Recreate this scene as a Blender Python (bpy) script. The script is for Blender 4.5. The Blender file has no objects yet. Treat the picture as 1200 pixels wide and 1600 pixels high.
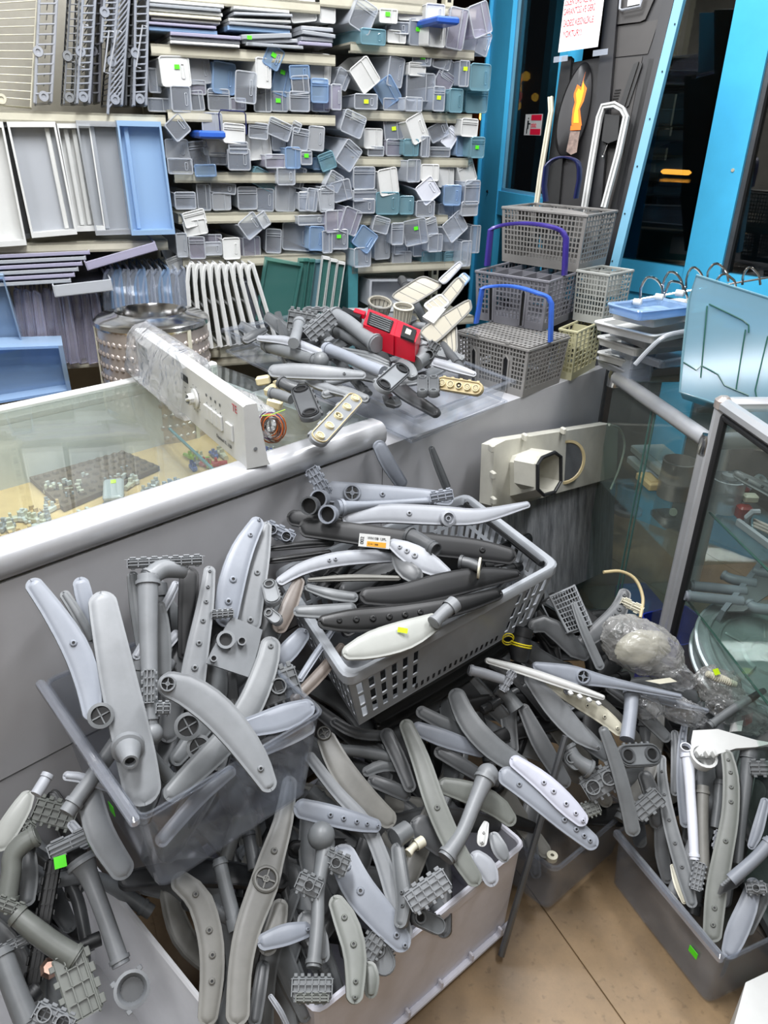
import bpy, math, random
import numpy as np
from mathutils import Vector, Matrix
random.seed(7)
SC = bpy.context.scene
COL = SC.collection
# ------------------------------------------------------------------ camera
FPX, CX, CY, CAMH = 1190.0, 600.0, 800.0, 1.55          # image taken as 1200 x 1600
_dn = Vector((535 - CX, 3182 - CY, FPX)).normalized()    # where plumb lines meet in the photograph
_up = -_dn; _f = Vector((0, 0, 1)); _y = (_f - _up * _f.dot(_up)).normalized()
_x = _y.cross(_up); _x = _x if _x.x > 0 else -_x
M3 = Matrix((_x, _y, _up))
CAM = Vector((0, 0, CAMH))
cd = bpy.data.cameras.new('camera'); cam = bpy.data.objects.new('camera', cd); COL.objects.link(cam)
cd.sensor_fit = 'VERTICAL'; cd.sensor_height = 24.0; cd.lens = FPX / 1600 * 24.0
cd.clip_start = 0.02; cd.clip_end = 100
_R = Matrix((M3 @ Vector((1, 0, 0)), M3 @ Vector((0, -1, 0)), M3 @ Vector((0, 0, -1)))).transposed()
cam.matrix_world = Matrix.Translation(CAM) @ _R.to_4x4()
SC.camera = cam
def ray(x, y): return M3 @ Vector(((x - CX) / FPX, (y - CY) / FPX, 1.0))
def onz(x, y, z): r = ray(x, y); return CAM + r * ((z - CAMH) / r.z)
def atY(x, y, Y): r = ray(x, y); return CAM + r * (Y / r.y)
def onpl(x, y, p0, n): r = ray(x, y); return CAM + r * ((Vector(p0) - CAM).dot(n) / r.dot(n))
# ------------------------------------------------------------------ world, lamps, exposure
w = bpy.data.worlds.new('night'); SC.world = w; w.use_nodes = True
w.node_tree.nodes['Background'].inputs[0].default_value = (0.30, 0.36, 0.45, 1)
w.node_tree.nodes['Background'].inputs[1].default_value = 0.02
def area(name, loc, sx, sy, power, col, target=None):
    l = bpy.data.lights.new(name, 'AREA'); l.shape = 'RECTANGLE'; l.size = sx; l.size_y = sy
    l.energy = power; l.color = col
    o = bpy.data.objects.new(name, l); COL.objects.link(o); o.location = loc
    if target is not None:
        d = Vector(target) - Vector(loc); o.rotation_euler = d.to_track_quat('-Z', 'Y').to_euler()
    return o
LC = (0.965, 0.975, 1.0)
area('overhead_light', (-0.30, 1.15, 2.72), 0.22, 1.4, 36, LC)
area('overhead_light', (1.0, 1.35, 2.72), 0.22, 1.3, 20, LC)
area('overhead_light', (-0.2, -0.7, 2.72), 1.3, 0.22, 14, LC)
area('overhead_light', (-1.4, 1.1, 2.72), 0.22, 1.3, 13, LC)
area('overhead_light', (0.35, 2.6, 2.72), 0.9, 0.22, 12, LC)  # extra unseen lamp, added to brighten the blue door frame
area('street_glow', (3.2, 4.6, 3.6), 0.5, 0.5, 60, (1.0, .82, .62), (3.6, 6.5, 1.0))  # unseen lamp added outside to bring out the facade and car
SC.view_settings.view_transform = 'Standard'; SC.view_settings.look = 'None'
SC.view_settings.gamma = 1.0; SC.view_settings.use_curve_mapping = False
SC.view_settings.exposure = 0.92
SC.cycles.use_denoising = True
SC.cycles.max_bounces = 7; SC.cycles.diffuse_bounces = 3; SC.cycles.glossy_bounces = 3
SC.cycles.transmission_bounces = 4; SC.cycles.transparent_max_bounces = 24
SC.cycles.caustics_reflective = False; SC.cycles.caustics_refractive = False
# ------------------------------------------------------------------ materials
MT = {}
def srgb(h):
    if isinstance(h, str):
        c = [int(h[i:i + 2], 16) / 255 for i in (0, 2, 4)]
    else: c = list(h)
    return tuple(x / 12.92 if x <= .04045 else ((x + .055) / 1.055) ** 2.4 for x in c) + (1,)
def nmat(name):
    m = bpy.data.materials.new(name); m.use_nodes = True; MT[name] = m
    nt = m.node_tree; nt.nodes.clear(); out = nt.nodes.new('ShaderNodeOutputMaterial')
    return m, nt, out
def pla(name, col, rough=.42, var=.12, scale=9, bump=.0, metal=0, coat=0, dirt=None, stretch=(1, 1, 1), emit=0):
    """plastic, paint or metal with slight mottling"""
    m, nt, out = nmat(name); N = nt.nodes.new; L = nt.links.new
    p = N('ShaderNodeBsdfPrincipled'); L(p.outputs[0], out.inputs[0])
    c = srgb(col); p.inputs['Roughness'].default_value = rough; p.inputs['Metallic'].default_value = metal
    if coat: p.inputs['Coat Weight'].default_value = coat; p.inputs['Coat Roughness'].default_value = .08
    tc = N('ShaderNodeTexCoord'); mp = N('ShaderNodeMapping'); mp.inputs['Scale'].default_value = stretch
    L(tc.outputs['Object'], mp.inputs[0])
    n = N('ShaderNodeTexNoise'); n.inputs['Scale'].default_value = scale; n.inputs['Detail'].default_value = 5
    n.inputs['Roughness'].default_value = .65
    L(mp.outputs[0], n.inputs[0])
    r = N('ShaderNodeValToRGB'); r.color_ramp.elements[0].position = .3; r.color_ramp.elements[1].position = .7
    d = srgb(dirt) if dirt else tuple(x * (1 - 2.2 * var) for x in c[:3]) + (1,)
    r.color_ramp.elements[0].color = d
    r.color_ramp.elements[1].color = tuple(min(1, x * (1 + var * .6)) for x in c[:3]) + (1,)
    L(n.outputs[0], r.inputs[0]); L(r.outputs[0], p.inputs['Base Color'])
    if emit: L(r.outputs[0], p.inputs['Emission Color']); p.inputs['Emission Strength'].default_value = emit
    if bump:
        b = N('ShaderNodeBump'); b.inputs['Strength'].default_value = bump; b.inputs['Distance'].default_value = .004
        n2 = N('ShaderNodeTexNoise'); n2.inputs['Scale'].default_value = scale * 6; L(mp.outputs[0], n2.inputs[0])
        L(n2.outputs[0], b.inputs['Height']); L(b.outputs[0], p.inputs['Normal'])
    return m
def clear(name, tint, milk=.16, edge=.55, milkcol=None, rough=.12, bump=0, refl=.05):
    """thin see-through plastic or glass sheet: tinted transparency, a little haze, a surface gloss"""
    m, nt, out = nmat(name); N = nt.nodes.new; L = nt.links.new
    tr = N('ShaderNodeBsdfTransparent'); tr.inputs[0].default_value = srgb(tint)
    df = N('ShaderNodeBsdfDiffuse'); df.inputs[0].default_value = srgb(milkcol or tint)
    gl = N('ShaderNodeBsdfGlossy'); gl.inputs['Roughness'].default_value = rough
    lw = N('ShaderNodeLayerWeight'); lw.inputs[0].default_value = .35
    mm = N('ShaderNodeMath'); mm.operation = 'MULTIPLY_ADD'; mm.inputs[1].default_value = edge; mm.inputs[2].default_value = milk
    L(lw.outputs['Facing'], mm.inputs[0])
    a = N('ShaderNodeMixShader'); L(mm.outputs[0], a.inputs[0]); L(tr.outputs[0], a.inputs[1]); L(df.outputs[0], a.inputs[2])
    l2 = N('ShaderNodeLayerWeight'); l2.inputs[0].default_value = .5      # Schlick, the same from either side of the sheet
    pw = N('ShaderNodeMath'); pw.operation = 'POWER'; pw.inputs[1].default_value = 5.2; L(l2.outputs['Facing'], pw.inputs[0])
    fr = N('ShaderNodeMath'); fr.operation = 'MULTIPLY_ADD'; fr.inputs[1].default_value = .9; fr.inputs[2].default_value = refl; L(pw.outputs[0], fr.inputs[0])
    b = N('ShaderNodeMixShader'); L(fr.outputs[0], b.inputs[0]); L(a.outputs[0], b.inputs[1]); L(gl.outputs[0], b.inputs[2])
    L(b.outputs[0], out.inputs[0])
    if bump:
        bp = N('ShaderNodeBump'); bp.inputs['Strength'].default_value = bump; bp.inputs['Distance'].default_value = .02
        tc = N('ShaderNodeTexCoord'); n = N('ShaderNodeTexNoise'); n.inputs['Scale'].default_value = 22; n.inputs['Detail'].default_value = 3
        n.inputs['Distortion'].default_value = 1.5
        L(tc.outputs['Object'], n.inputs[0]); L(n.outputs[0], bp.inputs['Height'])
        for q in (gl, df): L(bp.outputs[0], q.inputs['Normal'])
        L(bp.outputs[0], l2.inputs['Normal'])
    return m
G = lambda n, c, **k: pla(n, c, **k)
G('grey', '7f8285', var=.10); G('grey_cool', '888d96', var=.08); G('grey_pale', '989ba1', var=.08)
G('grey_mid', '6d7072', var=.12); G('grey_dark', '4f5153', var=.14, rough=.38); G('grey_green', '70736e', var=.12)
G('grey_warm', '787772', var=.14); G('charcoal', '141517', var=.15, rough=.5); G('black', '0e0f10', var=.15, rough=.4)
G('white', 'cccdcb', var=.05); G('white_cool', 'd6d9e2', var=.04); G('cream', 'cfcbb8', var=.10); G('brown_arm', '6e655e', var=.2)
G('rubber', '1c1d1f', rough=.5); G('chrome', 'c9c9c9', metal=1, rough=.16, var=.02); G('steel', 'bdb2ab', metal=.55, rough=.3, var=.06)
G('alu', 'c4c6c9', metal=.5, rough=.32, var=.05, stretch=(1, 1, 1)); G('alu_dark', '77797c', metal=.8, rough=.36)
G('galv', 'a9b4b6', metal=.45, rough=.38, var=.12); G('screw', '9c9d9f', metal=1, rough=.3)
G('lime', '55e01c', var=.04, rough=.6); G('lime_y', 'c8ea16', var=.04, rough=.6)
G('yellow', 'd8c61d', rough=.5); G('red', 'c0142c', rough=.3); G('purple', '3f3288', rough=.3); G('navy', '1d2350', rough=.3); G('blue_handle', '3a66c8', rough=.35)
G('blue_lid', '2b56ad', rough=.35); G('blue_tub', '1f3290', rough=.3)
G('beige_seal', 'b7a77f', var=.12); G('seal_hole', '0d0d0e'); G('basket_grey', '858380', var=.08); G('basket_dark', '55565c', var=.08)
G('basket_pale', 'a3a5a0', var=.06); G('basket_cream', 'b9b592', var=.06); G('crate_grey', '9da1a6', var=.06, rough=.36)
G('wire_orange', 'b5591c'); G('wire_brown', '5a3a2a'); G('wire_grey', '8d8f92'); G('wire_violet', '59405f'); G('wire_lime', '9cc23b')
G('copper', 'a98a7c', metal=.9, rough=.35, var=.08)
clear('clear', 'f1f5fb', .15, .6, 'e6edf8'); clear('clear_grey', 'd6dce6', .26, .5, 'c3ccda'); clear('clear_dark', 'bcc0c8', .22, .45, '90959f')
clear('clear_blue', 'bfd6ee', .30, .5, 'b0cdec'); clear('clear_teal', 'a6ced8', .34, .5, '93bcc8'); clear('clear_violet', 'dedce9', .24, .5, 'd2d0e0')
clear('clear_frost', 'e2e5e9', .40, .4, 'cfd3d8'); clear('milky_violet', 'cdcbdc', .55, .3, 'bdbad0'); clear('milky_blue', 'b4d0ee', .62, .3, 'a3c4e8'); clear('milky_grey', 'd0d3d8', .66, .3, 'c2c6cc')
clear('milky_teal', 'a9cbd8', .42, .4, '86aebf'); clear('green_glass', '86b5ad', .30, .5, '5d9a94'); clear('glass', 'f2f7f5', .0, .05, rough=.02)
clear('glass_dark', 'a4b0ae', .02, .06, '303636', rough=.02, refl=.13); clear('bag', 'f4f5f6', .06, .4, 'e3e4e6', rough=.14, bump=.45)
clear('bag_dusty', 'e2e2e1', .20, .5, 'bdbcb9', rough=.2, bump=.4)
# ------------------------------------------------------------------ mesh helpers
ORG = {}
def tag(o, label=None, cat=None, group=None, kind=None):
    if label: o['label'] = label
    if cat: o['category'] = cat
    if group: o['group'] = group
    if kind: o['kind'] = kind
    return o
def link(o, origin, parent):
    COL.objects.link(o); ORG[o] = Vector(origin)
    if parent is not None: o.parent = parent; o.location = Vector(origin) - ORG[parent]
    else: o.location = origin
    return o
def empty(name, loc, label=None, cat=None, group=None):
    o = bpy.data.objects.new(name, None); o.empty_display_size = .02
    link(o, loc, None); return tag(o, label, cat, group)
def use(name, mesh, mat4, parent=None):
    """an object that shares a mesh, placed by a world matrix"""
    o = bpy.data.objects.new(name, mesh); COL.objects.link(o); ORG[o] = mat4.translation.copy()
    if parent is not None: o.parent = parent; mat4 = Matrix.Translation(-ORG[parent]) @ mat4
    o.matrix_basis = mat4; return o
def fr(o, x, z):
    """frame: origin o, x axis x, z axis about z"""
    x = Vector(x).normalized(); z = Vector(z); z = (z - x * z.dot(x)).normalized(); y = z.cross(x)
    m = Matrix((x, y, z)).transposed().to_4x4(); m.translation = Vector(o); return m
class MB:
    def __init__(s): s.v = []; s.f = []; s.m = []; s.M = None; s.mi = 0
    def add(s, vs, fs, M=None):
        b = len(s.v); M = M or s.M
        s.v += [tuple(M @ Vector(v)) if M else tuple(v) for v in vs]
        s.f += [tuple(b + i for i in f) for f in fs]; s.m += [s.mi] * len(fs); return s
    def box(s, c, d, M=None, taper=1.0):
        x, y, z = d[0] / 2, d[1] / 2, d[2] / 2; t = taper
        return s.add([(c[0] + i * x * (t if k < 0 else 1), c[1] + j * y * (t if k < 0 else 1), c[2] + k * z) for k in (-1, 1) for j in (-1, 1) for i in (-1, 1)],
              [(0, 2, 3, 1), (4, 5, 7, 6), (0, 1, 5, 4), (2, 6, 7, 3), (0, 4, 6, 2), (1, 3, 7, 5)], M)
    def bbox(s, c, d, b, M=None):
        """box with bevelled edges all round"""
        x, y, z = d[0] / 2, d[1] / 2, d[2] / 2; b = min(b, x * .9, y * .9, z * .9)
        lo = rrect(2 * x, 2 * y, b * 1.2, 2)
        rings = [([(p[0] * (1 - b / x), p[1] * (1 - b / y)) for p in lo], -z), (lo, -z + b), (lo, z - b), ([(p[0] * (1 - b / x), p[1] * (1 - b / y)) for p in lo], z)]
        return s.loft([[(c[0] + p[0], c[1] + p[1], c[2] + h) for p in r] for r, h in rings], True, True, M)
    def loft(s, rings, cap0=True, cap1=True, M=None, close=False):
        n = len(rings[0]); vs = [p for r in rings for p in r]; fs = []
        k = len(rings)
        for a in range(k if close else k - 1):
            b = (a + 1) % k
            for i in range(n):
                j = (i + 1) % n; fs.append((a * n + i, a * n + j, b * n + j, b * n + i))
        if cap0 and not close: fs.append(tuple(range(n))[::-1])
        if cap1 and not close: fs.append(tuple((k - 1) * n + i for i in range(n)))
        return s.add(vs, fs, M)
    def prism(s, poly, z0, z1, M=None):
        return s.loft([[(x, y, z0) for x, y in poly], [(x, y, z1) for x, y in poly]], True, True, M)
    def tube(s, path, r, n=8, M=None, caps=True, close=False):
        P = [Vector(p) for p in path]; k = len(P); R = r if isinstance(r, (list, tuple)) else [r] * k
        u = None; rings = []
        for i, p in enumerate(P):
            if close: t = P[(i + 1) % k] - P[i - 1]
            else: t = P[min(i + 1, k - 1)] - P[max(i - 1, 0)]
            t = t.normalized() if t.length > 1e-9 else Vector((0, 0, 1))
            if u is None: u = t.orthogonal().normalized()
            u = (u - t * u.dot(t)); u = u.normalized() if u.length > 1e-6 else t.orthogonal().normalized()
            w_ = t.cross(u)
            rings.append([tuple(p + (u * math.cos(a) + w_ * math.sin(a)) * R[i]) for a in (2 * math.pi * q / n for q in range(n))])
        return s.loft(rings, caps, caps, M, close)
    def lathe(s, prof, n=16, M=None, cap=False):
        """prof: (radius, height) around local z"""
        rings = [[(r * math.cos(a), r * math.sin(a), h) for a in (2 * math.pi * q / n for q in range(n))] for r, h in prof]
        return s.loft(rings, cap, cap, M)
    def quad(s, a, b, c, d): return s.add([a, b, c, d], [(0, 1, 2, 3)])
    def sheet(s, pts, fs, t, nrm):
        """flat sheet given thickness along nrm"""
        pts = [Vector(p) for p in pts]; n = len(pts); nv = Vector(nrm).normalized() * t
        poly = list(range(n)); 
        return s.add([tuple(p) for p in pts] + [tuple(p - nv) for p in pts], [tuple(poly), tuple(n + i for i in poly[::-1])] + [(i, n + i, n + (i + 1) % n, (i + 1) % n) for i in range(n)])
    def build(s, name, mat, parent=None, smooth=False, origin=None):
        if origin is None:
            if parent is None:
                a = np.array(s.v); lo, hi = a.min(0), a.max(0); origin = Vector(((lo[0] + hi[0]) / 2, (lo[1] + hi[1]) / 2, lo[2]))
            else: origin = ORG[parent]
        origin = Vector(origin); me = bpy.data.meshes.new(name)
        me.from_pydata([(v[0] - origin.x, v[1] - origin.y, v[2] - origin.z) for v in s.v], [], s.f)
        for mm in (mat if isinstance(mat, (list, tuple)) else [mat]): me.materials.append(MT[mm])
        if len(me.materials) > 1: me.polygons.foreach_set('material_index', s.m)
        if smooth: smooth_by(me)
        me.update()
        return link(bpy.data.objects.new(name, me), origin, parent)
def smooth_by(me, ang=38):
    me.polygons.foreach_set('use_smooth', [True] * len(me.polygons))
    me.set_sharp_from_angle(angle=math.radians(ang))
def rrect(w, h, r, n=4):
    """rounded rectangle outline centred on 0"""
    o = []
    for cx, cy, a0 in ((w / 2 - r, h / 2 - r, 0), (-w / 2 + r, h / 2 - r, 90), (-w / 2 + r, -h / 2 + r, 180), (w / 2 - r, -h / 2 + r, 270)):
        for k in range(n + 1):
            a = math.radians(a0 + 90 * k / n); o.append((cx + r * math.cos(a), cy + r * math.sin(a)))
    return o
def circ(r, n=12, cx=0, cy=0): return [(cx + r * math.cos(2 * math.pi * k / n), cy + r * math.sin(2 * math.pi * k / n)) for k in range(n)]
def spline(P, n):
    """Catmull-Rom through P (tuples of any length), n samples evenly in parameter of chord length"""
    P = [np.array(p, float) for p in P]
    if len(P) == 2: return [P[0] + (P[1] - P[0]) * t for t in np.linspace(0, 1, n)]
    Q = [2 * P[0] - P[1]] + P + [2 * P[-1] - P[-2]]
    d = [0]
    for i in range(1, len(P)): d.append(d[-1] + np.linalg.norm(P[i][:2] - P[i - 1][:2]))
    out = []
    for s in np.linspace(0, d[-1], n):
        i = min(max(np.searchsorted(d, s) - 1, 0), len(P) - 2); t = (s - d[i]) / max(d[i + 1] - d[i], 1e-9)
        a, b, c, e = Q[i], Q[i + 1], Q[i + 2], Q[i + 3]
        out.append(.5 * ((2 * b) + (c - a) * t + (2 * a - 5 * b + 4 * c - e) * t * t + (3 * b - a - 3 * c + e) * t ** 3))
    return out
TEXTS = {}
def text_obj(name, s, size, M, mat, parent, depth=.0006, align='LEFT', sx=1.0):
    cu = bpy.data.curves.new(name, 'FONT'); cu.body = s; cu.size = size; cu.extrude = depth / 2; cu.align_x = align
    o = bpy.data.objects.new(name, cu); bpy.context.view_layer.update()
    COL.objects.link(o); dg = bpy.context.evaluated_depsgraph_get(); me = bpy.data.meshes.new_from_object(o.evaluated_get(dg))
    bpy.data.objects.remove(o); me.materials.clear(); me.materials.append(MT[mat])
    return use(name, me, M @ Matrix.Diagonal((sx, 1, 1, 1)), parent)
# ------------------------------------------------------------------ setting
def struct(mb, name, mat, smooth=False):
    o = mb.build(name, mat, None, smooth); o['kind'] = 'structure'; return o
UZ = Vector((0, 0, 1))
_a = math.radians(43.3); CA = Vector((math.sin(_a), math.cos(_a), 0)); CN = Vector((math.cos(_a), -math.sin(_a), 0))   # counter: along, outward
ZC = 0.95; CP = onz(0, 863, ZC)
def onC(x, y, off=0.0): return onpl(x, y, CP + CN * off, CN)
_s = math.radians(66.8); SA = Vector((math.sin(_s), math.cos(_s), 0)); SN = Vector((math.cos(_s), -math.sin(_s), 0))   # shelves: along, outward
SP = atY(400, 180, 2.5)
def onS(x, y, off=0.0): return onpl(x, y, SP + SN * off, SN)
_d = math.radians(-18); DA = Vector((-math.sin(_d), -math.cos(_d), 0)); DN = Vector((-math.cos(_d), math.sin(_d), 0))   # shop front: towards us, inward
DP = atY(770, 300, 3.75)
def onD(x, y, off=0.0): return onpl(x, y, DP + DN * off, DN)
# floor: worn tan sheet flooring
m, nt, out = nmat('floor'); N = nt.nodes.new; L = nt.links.new
p = N('ShaderNodeBsdfPrincipled'); L(p.outputs[0], out.inputs[0]); p.inputs['Roughness'].default_value = .38
tc = N('ShaderNodeTexCoord'); n1 = N('ShaderNodeTexNoise'); n1.inputs['Scale'].default_value = 3.5; n1.inputs['Detail'].default_value = 8; n1.inputs['Roughness'].default_value = .7
L(tc.outputs['Object'], n1.inputs[0]); r1 = N('ShaderNodeValToRGB'); L(n1.outputs[0], r1.inputs[0])
e = r1.color_ramp.elements; e[0].position = .3; e[0].color = srgb('6b5944'); e[1].position = .72; e[1].color = srgb('957c5c')
n2 = N('ShaderNodeTexNoise'); n2.inputs['Scale'].default_value = 60; n2.inputs['Detail'].default_value = 4; L(tc.outputs['Object'], n2.inputs[0])
r2 = N('ShaderNodeValToRGB'); L(n2.outputs[0], r2.inputs[0]); r2.color_ramp.elements[0].position = .30; r2.color_ramp.elements[0].color = srgb('6a5947'); r2.color_ramp.elements[1].position = .40; r2.color_ramp.elements[1].color = (1, 1, 1, 1)
mx = N('ShaderNodeMix'); mx.data_type = 'RGBA'; mx.blend_type = 'MULTIPLY'; mx.inputs[0].default_value = .28
L(r1.outputs[0], mx.inputs[6]); L(r2.outputs[0], mx.inputs[7]); L(mx.outputs[2], p.inputs['Base Color'])
G('plinth', '4a4744', var=.2, rough=.7); G('wall', '98948b', rough=.8); G('ceiling', 'b9b8b3', rough=.9); G('blue_paint', '4dc0f0', var=.04, rough=.38); G('blue_paint2', '6fa9c4', var=.04, rough=.4)
G('shelf_paint', 'bcb8a6', var=.08, rough=.4); G('shelf_back', '9f9b8f', var=.1, rough=.6); G('counter_panel', 'b8b8bb', var=.05, rough=.42, scale=4)
G('counter_frame', 'c2c3c6', var=.04, rough=.26, metal=.35); G('tan_board', 'dab884', var=.12, rough=.55, scale=5); G('dark_gap', '141414'); G('street', '1c1a19', rough=.7)
G('brick_dark', '2b1d18', rough=.8, scale=14, var=.3); G('car_teal', '10242c', rough=.18); G('foam', '665443', rough=.9)
J = 0.40  # floor sheets; joints recessed
fb = MB(); fb.box((0.1, 1.6, -.02), (5.4, 7.0, .03)); struct(fb, 'floor', 'floor')
FA = (onz(970, 1590, 0) - onz(885, 1470, 0)).normalized(); FB = Vector((FA.y, -FA.x, 0)); F0 = onz(885, 1470, 0)
root = bpy.data.objects['floor']
for i in range(-2, 5):
    for j in range(-2, 3):
        t = MB(); t.bbox((0, 0, -.0035), (1.397, .397, .006), .0006, fr(F0 + FA * (j * 1.4) - FB * (i * .4 + .2), FA, UZ))
        t.build('floor_board', 'floor', root)
W = MB(); W.box((0, -1.85, 1.4), (5.4, .1, 2.8)); struct(W, 'wall_front', 'wall')
W = MB(); W.box((-2.55, 1.6, 1.4), (.1, 7.0, 2.8)); struct(W, 'wall_left', 'wall')
W = MB(); W.box((2.6, -.8, 1.4), (.1, 2.2, 2.8)); struct(W, 'wall_right', 'wall')
W = MB(); W.box((0.1, 1.6, 2.85), (5.4, 7.0, .06)); struct(W, 'ceiling', 'ceiling')
bw = SP - SN * .46; bw.z = 1.4
W = MB(); W.box((-1.1, 0, 0), (3.6, .06, 2.8), fr(bw, SA, UZ)); struct(W, 'wall_back', 'wall')
# ---- shop front: blue frames and glass, night street beyond
def dz(p): return Vector((p.x, p.y, 0))
def du(p): return (Vector(p) - DP).dot(DA)
def dbox(mb, u0, u1, z0, z1, t0=-.03, t1=.03):
    mb.box(((u0 + u1) / 2, 0, (z0 + z1) / 2), (u1 - u0, t1 - t0, z1 - z0), fr(dz(DP) + DN * (t0 + t1) / 2, DA, UZ))
u_j0, u_j1 = du(onD(766, 200)), du(onD(797, 200))         # door stile by the shelves
dr = MB(); dbox(dr, u_j0, u_j1, .02, 2.7, -.03, .035); dbox(dr, u_j0, u_j0 + .012, .02, 2.7, .03, .05)
door = struct(dr, 'door_1', 'blue_paint')
zr1, zr0 = onD(800, 300).z, onD(800, 338).z
t = MB(); dbox(t, u_j1, u_j1 + .42, zr0, zr1); dbox(t, u_j1, u_j1 + .42, .02, .16); dbox(t, u_j1, u_j1 + .42, 2.6, 2.7); t.build('door_rail', 'blue_paint', door)
t = MB(); dbox(t, u_j1 + .42, u_j1 + .48, .02, 2.7, -.03, .03); t.build('door_stile', 'blue_paint', door)
t = MB(); dbox(t, u_j1, u_j1 + .42, zr1, 2.6, -.004, .004); t.build('pane', 'glass_dark', door)
t = MB(); dbox(t, u_j1, u_j1 + .42, .16, zr0, -.004, .004); t.build('pane', 'glass_dark', door)
t = MB(); dbox(t, u_j1 + .05, u_j1 + .11, 1.0, 2.6, -.16, -.10); t.build('outer_post', 'blue_paint', door)
t = MB(); dbox(t, u_j1, u_j1 + .012, zr1, 2.6, .004, .016); dbox(t, u_j1, u_j1 + .4, zr1, zr1 + .012, .004, .016); t.build('glazing_bead', 'blue_paint2', door)
hh = onD(762, 299, .037); t = MB(); t.lathe([(.006, 0), (.006, .004), (.003, .006)], 8, fr(hh, DA, DN), True); t.build('door_screw', 'black', door)
ZW = onD(1130, 425).z
_w = math.radians(-45); WA = Vector((-math.sin(_w), -math.cos(_w), 0)); WN = Vector((-math.cos(_w), math.sin(_w), 0)); WP = DP + DA * (u_j0 - .04) - DN * .02
def onW(x, y, off=0.0): return onpl(x, y, WP + WN * off, WN)
def uw(p): return (Vector(p) - WP).dot(WA)
def wbox(mb, u0, u1, z0, z1, t0=-.03, t1=.03):
    mb.box(((u0 + u1) / 2, 0, (z0 + z1) / 2), (u1 - u0, t1 - t0, z1 - z0), fr(dz(WP) + WN * (t0 + t1) / 2, WA, UZ))
u_p0, u_p1 = uw(onW(1119, 200)), uw(onW(1181, 200)); ZW = onW(1130, 425).z
for k, (ua, ub) in enumerate(((.08, u_p0), (u_p1, u_p1 + 1.3))):
    wn = MB(); wbox(wn, ua, ub, ZW - .12, ZW, -.03, .03); wbox(wn, ua, ub, 2.62, 2.7, -.03, .03)
    wo = struct(wn, 'window_%d' % (k + 1), 'blue_paint')
    t = MB(); wbox(t, ua, ub, ZW, 2.65, -.004, .004); t.build('pane', 'glass_dark', wo)
    t = MB(); wbox(t, ua, ub, ZW - .20, ZW - .12, -.02, .02); t.build('lower_panel', 'blue_paint', wo); t = MB(); wbox(t, ua, ub, .02, ZW - .20, -.02, .02); t.build('plinth_wall', 'plinth', wo)
    t = MB(); wbox(t, ua, ua + .018, ZW, 2.62, .004, .026); t.build('rubber_bead', 'alu_dark', wo)
pm = MB(); wbox(pm, u_p0, u_p1, 0, 2.75, -.04, .04); po = struct(pm, 'trim_1', 'blue_paint')
pm = MB(); wbox(pm, .0, .08, 0, 2.75, -.04, .03); struct(pm, 'trim_2', 'blue_paint')
t = MB(); t.lathe([(.007, 0), (.006, .003)], 8, fr(onW(1145, 266, .04), WA, WN), True); t.build('screw', 'cream', po)
# sticker on the door glass
st = onD(833, 195, .006); Ms = fr(st, DA, DN) @ Matrix.Rotation(math.radians(-4), 4, 'Z')
Ms = Matrix((DA, -DN.cross(DA) * -1, DN)).transposed().to_4x4() if False else fr(st, DA, DN)
dist = (onD(846, 195) - onD(820, 195)).length; hgt = abs(onD(833, 179).z - onD(833, 212).z)
e_ = empty('door_sticker', st, 'red and white pull sticker on the door glass', 'sticker')
t = MB(); t.box((0, 0, 0), (dist, hgt, .0012), Ms); t.build('sticker_sheet', 'white', e_)
G('sticker_red', 'd8173a', var=.02, rough=.4)
t = MB(); t.box((dist * .17, hgt * .34, .001), (dist * .6, hgt * .26, .001), Ms); t.box((dist * .17, -hgt * .33, .001), (dist * .6, hgt * .28, .001), Ms)
t.build('red_field', 'sticker_red', e_)
text_obj('lettering', 'ÇEKİNİZ', hgt * .24, Ms @ Matrix.Translation((-dist * .12, -hgt * .12, .0014)), 'sticker_red', e_, sx=.62)
t = MB(); t.prism(circ(hgt * .05, 8, -dist * .3, hgt * .3), 0, .001, Ms); t.box((-dist * .3, 0, .0012), (dist * .08, hgt * .4, .001), Ms)
t.box((-dist * .24, .01 * 0 + hgt * .05, .0012), (dist * .16, hgt * .06, .001), Ms); t.box((-dist * .34, -hgt * .3, .0012), (dist * .05, hgt * .25, .001), Ms)
t.build('pictogram', 'black', e_)
# street
sb = MB(); sb.box((1.4 + 2.6, 3.2, -.2), (7, 12, .1)); struct(sb, 'street_ground', 'street')
far = WP - WN * 3.0; far.z = 1.6
e_ = empty('facade_across', far, 'dark brick facade across the night street beyond the windows', 'building')
t = MB(); t.box((.3, 0, 0), (9, .2, 5), fr(far, WA, UZ)); t.build('wall', 'brick_dark', e_)
for k, (x, y, ww, hh_) in enumerate(((1023, 172, .30, .34), (1023, 205, .26, .10), (1018, 240, .24, .14), (1005, 262, .2, .1))):
    q = onpl(x, y, far + WN * .12, WN); t = MB(); t.box((0, 0, 0), (ww, .03, hh_ * .6), fr(q, WA, UZ)); t.build('sign_plate', 'grey_pale', e_)
G('street_glow', 'ff9a3a', var=.0, emit=6); G('street_red', 'ff5a4a', var=.0, emit=3)
for k, (x, y, r_, mm) in enumerate(((808, 122, .05, 'street_glow'), (822, 119, .035, 'street_glow'), (806, 138, .05, 'street_glow'), (809, 150, .04, 'street_red'), (806, 165, .045, 'street_glow'), (836, 152, .03, 'street_glow'), (758, 182, .05, 'street_glow'))):
    q = onpl(x, y, far + WN * .16, WN); t = MB(); t.lathe([(r_ * .3, -r_), (r_, -r_ * .4), (r_, r_ * .4), (r_ * .3, r_)], 10, Matrix.Translation(q), True)
    t.build('wall_light', mm, e_, True)
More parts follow.
